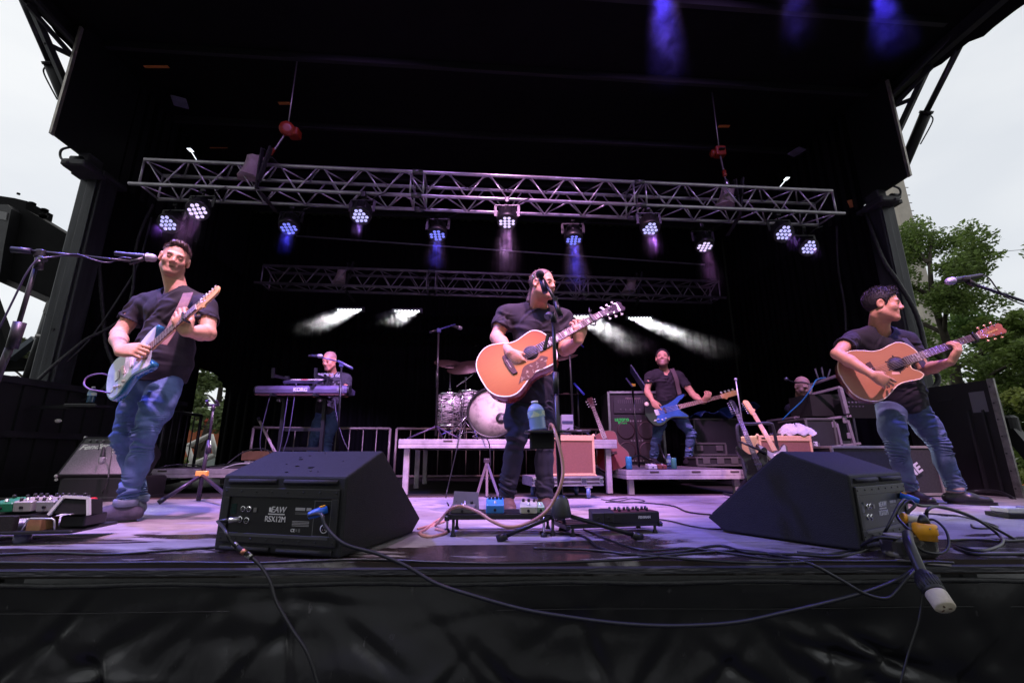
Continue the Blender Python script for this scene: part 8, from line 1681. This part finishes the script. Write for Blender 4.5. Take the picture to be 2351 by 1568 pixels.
g = MB(); g.beam(P(1448,846,5.28), P(1479,892,5.22), .30, .012, up=(1,-.15,.75)); g.build('desk', mv, ms); g = MB(); g.beam(P(1437,868,5.2), P(1452,888,5.2), .16, .012, up=(1,-.3,.6)); g.build('side_tray', mv, ms)
g = MB(); g.rbox(P(1454,884,5.24), (.05,.03,.03), .008); g.build('clamp', mat('clamp_yellow', (.5,.3,.03), .5), ms)
def can(lab, u, v, Y, h, r, m, z=None):
    o = P(u,v,Y); 
    if z is not None: o.z = z
    t = thing('drink_can', lab, 'drink can', tuple(o)); g = MB(); g.lathe([(r*.85,0),(r,.006),(r,h-.008),(r*.85,h)], o, (0,0,1), 18); g.build('can_body', m, t); g = MB(); g.lathe([(r*.8,h),(r*.8,h+.002)], o, (0,0,1), 18); g.build('lid', alu, t)
can('light blue drink can at the front corner of the bass player\'s riser', 1444,1070,4.75,.125,.031,mat('can_blue', (.06,.35,.62), .3, .4, var=.3, vs=40), .236)
can('green drink can at the right of the small bottle on the low riser', 1547,1066,4.9,.11,.028,mat('can_green', (.10,.35,.30), .3, .4), .236)
bo = P(1537,1066,5.0); bo.z = .236; bottle('water_bottle', 'small water bottle on the bass player\'s riser', bo, .15, .028, 0, white, (.12,.2,.4))
for (u, lab, mm) in ((1495,'white pedal on the bass player\'s riser', white),(1517,'brown pedal on the bass player\'s riser', mat('pedal_brown', (.25,.08,.06), .4))):
    o = P(u,1068,4.85); pedal(lab, (o.x, 4.85, .236), (.09,.12,.04), mm, 0, 6, 3)
t = thing('microphone_stand', 'short black stand leaning by the bass player\'s feet', 'microphone stand', tuple(P(1530,1060,5.2))); g = MB(); g.bar(P(1512,1020,5.3), P(1532,1066,5.1), .012, n=8); g.build('pole', stm, t); g = MB(); g.bar(P(1470,1062,5.1), P(1540,1070,4.9), .010, n=8); g.build('leg', stm, t)
# cases in the dark behind
dimc = mat('case_dim', (.02,.02,.022), .55, var=.3, vs=6); dimedge = mat('case_edge_dim', (.16,.15,.15), .45, .6)
def case(lab, u0, u1, v0, v1, Y, d=.5, m=dimc, em=dimedge, latch=2, z0=None, rot=0, frame_w=.022):
    a, b_ = P(u0,v1,Y), P(u1,v0,Y); zb_ = a.z if z0 is None else z0; zt_ = P((u0+u1)/2,v0,Y).z; w_ = b_.x-a.x; o = Vector(((a.x+b_.x)/2, Y, zb_)); t = thing('road_case', lab, 'road case', tuple(o)); mm = Z3(rot)
    g = MB(); g.box(o+mm@Vector((0,d/2,(zt_-zb_)/2)), (w_,d,zt_-zb_), mm); g.build('shell', m, t)
    g = MB(); e = frame_w
    for (x_, z_, sx, sz) in ((0,zt_-zb_,w_+.006,e),(0,e/2,w_+.006,e),(-w_/2,(zt_-zb_)/2,e,zt_-zb_-e),(w_/2,(zt_-zb_)/2,e,zt_-zb_-e)): g.box(o+mm@Vector((x_,-.002,z_)), (sx,e,sz), mm)
    g.box(o+mm@Vector((-w_/2,d/2,zt_-zb_)), (e,d,e*.98), mm); g.box(o+mm@Vector((w_/2,d/2,zt_-zb_)), (e,d,e*.98), mm)
    g.build('edge_trim', em, t, bevel=.002)
    for k in range(latch): g = MB(); g.rbox(o+mm@Vector((w_*(-.3+.6*k/max(1,latch-1)),-.015,(zt_-zb_)*.62)), (.09,.012,.07), .01, mm); g.build('latch', em, t)
    return t, o, w_, zt_
t, o, w_, zt_ = case('black road case with a faint oval emblem under the low riser', 1440,1530,1095,1136,6.9,.5, z0=.0)
g = MB(); pts = [(.17*math.cos(a_/12*math.pi), .055*math.sin(a_/12*math.pi)) for a_ in range(-10,10)]; g.tube([o+Vector((x_+.05,-.02,y_+.22)) for x_, y_ in pts], .006); g.build('oval_emblem', mat('emblem_dim', (.10,.10,.11), .6), t)
case('black road case at the right under the low riser', 1560,1640,1096,1137,6.9,.4, z0=.0)
case('low road case with a clipped lid right of the bass player', 1602,1706,1050,1080,5.9,.4, z0=.24, latch=3)
case('dim rack case stacked above the clipped road case', 1592,1665,1018,1046,6.3,.4, z0=None)
case('tall dark case in the shadows right of the bass player', 1600,1700,962,1046,7.0,.5, latch=0)
g = MB()
def tarp(i, j): q = P(1606+140*i, 962, 6.9); return Vector((q.x, q.y-.05+.5*j, P(1650,958,6.9).z + .06*math.sin(9*i+3*j)+.03*math.sin(23*i)+.16*i))
g.sheet(tarp, 40, 10); tag(g.build('tarpaulin', mat('tarp_blue', (.008,.03,.11), .5, var=.4, bump=.6, bs=12, bdist=.03), solid=.01), 'dark blue tarpaulin heaped over the cases at the back', 'tarpaulin')
# guitar rack
gr = thing('guitar_rack', 'black guitar rack holding the two spare electric guitars', 'guitar rack', tuple(G(1712,1130))); 
g = MB(); g.tube(spline([tuple(P(1714,1098,3.6)), tuple(P(1702,1040,3.65)), tuple(P(1692,985,3.68)), tuple(P(1700,974,3.7)), tuple(P(1730,973,3.72)), tuple(P(1766,972,3.74)), tuple(P(1776,985,3.75)), tuple(P(1790,1060,3.8)), tuple(P(1800,1130,3.8))], 6), .013, n=10); g.build('upper_frame', mat('padded_bar', (.03,.028,.03), .5, var=.5, vs=40), gr)
g = MB(); q1, q2 = G(1700,1150), G(1800,1150); 
for q in (q1, q2): g.bar(q+Vector((0,-.1,.03)), q+Vector((.02,.35,.03)), .013, n=8)
g.bar(q1+Vector((0,.1,.03)), q2+Vector((0,.1,.03)), .013, n=8); g.bar(q1+Vector((.0,.1,.03)), P(1714,1098,3.6), .013, n=8); g.bar(P(1695,1012,3.66), P(1760,1040,3.6), .009, n=8); g.build('base_frame', stm, gr)
g = MB(); g.bar(P(1689,872,4.2), P(1705,975,4.2), .006, n=6); g.ell(P(1689,871,4.2), .014, None, 10, 8); tag(g.build('antenna_rod', mat('rod_pale', (.4,.4,.42), .4, .5)), 'thin pale rod with a ball tip standing behind the guitar heads', 'rod')
# ---- equipment desk on the right
case('road case standing on end with white lettering behind the towel', 1868,1912,962,1090,4.95,.5, z0=.0, latch=1)
lettering([o for o in COL.objects if o.get('label','').startswith('road case standing on end')][0], 'PR LIGHTING', .055, M4(Vector((P(1878,1052,4.92).x, 4.925, P(1878,1050,4.92).z)), frame((0,0,-1),(0,-1,0))), print_white, bold=.002)
dm = mat('violet_trim', (.34,.29,.36), .4, .5, var=.2)
t, o, w_, zt_ = case('large equipment case with clipped corners below the desk', 1845,1958,958,1090,5.4,.6, dimc, dm, 2, z0=.0)
t = thing('rack_frame', 'open equipment rack frame on the desk in front of the technician', 'equipment rack', tuple(P(1895,945,5.1)))
def bars(g, pts, w_=.035): 
    for a, b_ in zip(pts[:-1], pts[1:]): g.beam(P(*a), P(*b_), w_, w_*.8)
g = MB(); bars(g, [(1860,884,5.3),(1930,860,4.9)]); bars(g, [(1862,906,5.2),(1928,889,4.9)]); bars(g, [(1860,884,5.3),(1862,906,5.2)]); bars(g, [(1928,889,4.9),(1944,950,4.9)], .045); bars(g, [(1850,968,5.2),(1955,955,4.95)], .03); g.build('rails', dm, t, bevel=.004)
g = MB(); a, b_ = P(1866,955,5.15), P(1930,905,5.15); g.box((a+b_)/2+Vector((0,.2,0)), (b_.x-a.x,.4,b_.z-a.z)); g.build('inner_box', flat_black, t)
g = MB()
for (u, v) in ((1940,965),(1950,1000),(1915,975)): g.rbox(P(u,v,4.95), (.05,.02,.06), .01)
g.build('latches', dm, t)
g = MB(); bars(g, [(1920,972,4.95),(1932,1024,4.95)], .03); bars(g, [(1945,965,4.95),(1962,1024,4.95)], .035); bars(g, [(1910,1026,4.95),(1975,1018,4.95)], .03); g.build('legs', dm, t, bevel=.003)
t = thing('mixer_console', 'sloping black console with faint knobs right of the rack frame', 'mixer', tuple(P(1965,930,5.0))); g = MB(); g.box(P(1965,935,5.1), (.42,.35,.16), Matrix.Rotation(R(18),3,'X')); g.build('body', plastic, t); g = MB()
for k in range(12): g.lathe([(.010,0),(.008,.014)], P(1940+8*(k%6),925+9*(k//6),4.93), (0,-.8,.6), 8)
g.build('knobs', mat('knob_violet2', (.12,.10,.16), .4), t)
for k, (u, v, uu, vv) in enumerate(((1871,846,1880,874),(1886,843,1892,872),(1906,848,1900,868))): g = MB(); g.bar(P(u,v,5.2), P(uu,vv,5.2), .009, n=8); tag(g.build('antenna', mat('antenna_dim', (.10,.10,.14), .5)), ['left','middle','right'][k]+' of three short antennas above the technician\'s rack', 'antenna')
cable('bright blue lead strung from the rack past the technician\'s face', [P(1896,867,5.1), P(1875,872,5.15), P(1862,893,5.1), P(1840,922,5.2), P(1815,945,5.3), P(1796,964,5.4)], .0075, mat('cable_bright_blue', (.02,.16,.42), .4))
t = thing('gooseneck_microphone', 'small microphone on a boom in front of the technician\'s forehead', 'microphone', tuple(P(1806,871,5.9))); g = MB(); g.tube(spline([tuple(P(1808,872,5.9)), tuple(P(1825,878,5.9)), tuple(P(1846,878,5.9)), tuple(P(1862,884,5.8))], 5), .009, n=8); g.build('boom', stm, t); g = MB(); g.ell(P(1805,870,5.9), .026, None, 12, 8); g.build('mic_head', mat('mic_dim', (.12,.12,.15), .4, .4), t)
bo = P(1858,966,5.6); bottle('water_bottle', 'water bottle on the desk beside the technician', bo, .24, .034, 0, white, (.2,.25,.5))
t, o, w_, zt_ = case('grey-faced road case with white lettering behind the right guitarist\'s legs', 1922,2150,1026,1140,4.42,.55, mat('case_face_grey', (.030,.030,.032), .7, var=.3, vs=50, bump=.3, bs=120), mat('case_trim_pale', (.42,.38,.36), .4, .5, var=.3), 0, z0=.012, rot=3)
lettering(t, 'CRANE', .12, M4(P(2078,1096,4.395), frame(Vector((.87,.04,.5)),(0,-1,0))), print_white, bold=.004)
bottle('water_bottle', 'dark blue water bottle on the shelf behind the left guitarist\'s guitar', bottle_spot, .15, .033, 0, white, (.05,.13,.2))
cable('violet-lit guitar lead looping from the blue guitar', [lgl(.055,-.095,.0), P(225,897,2.6), P(205,893,2.62), P(193,882,2.65), P(198,868,2.66), P(215,860,2.66), P(235,858,2.66), P(248,862,2.68)], .0045, mat('cable_lilac', (.16,.10,.22), .4))
# pale printed patch on the right guitarist's shirt
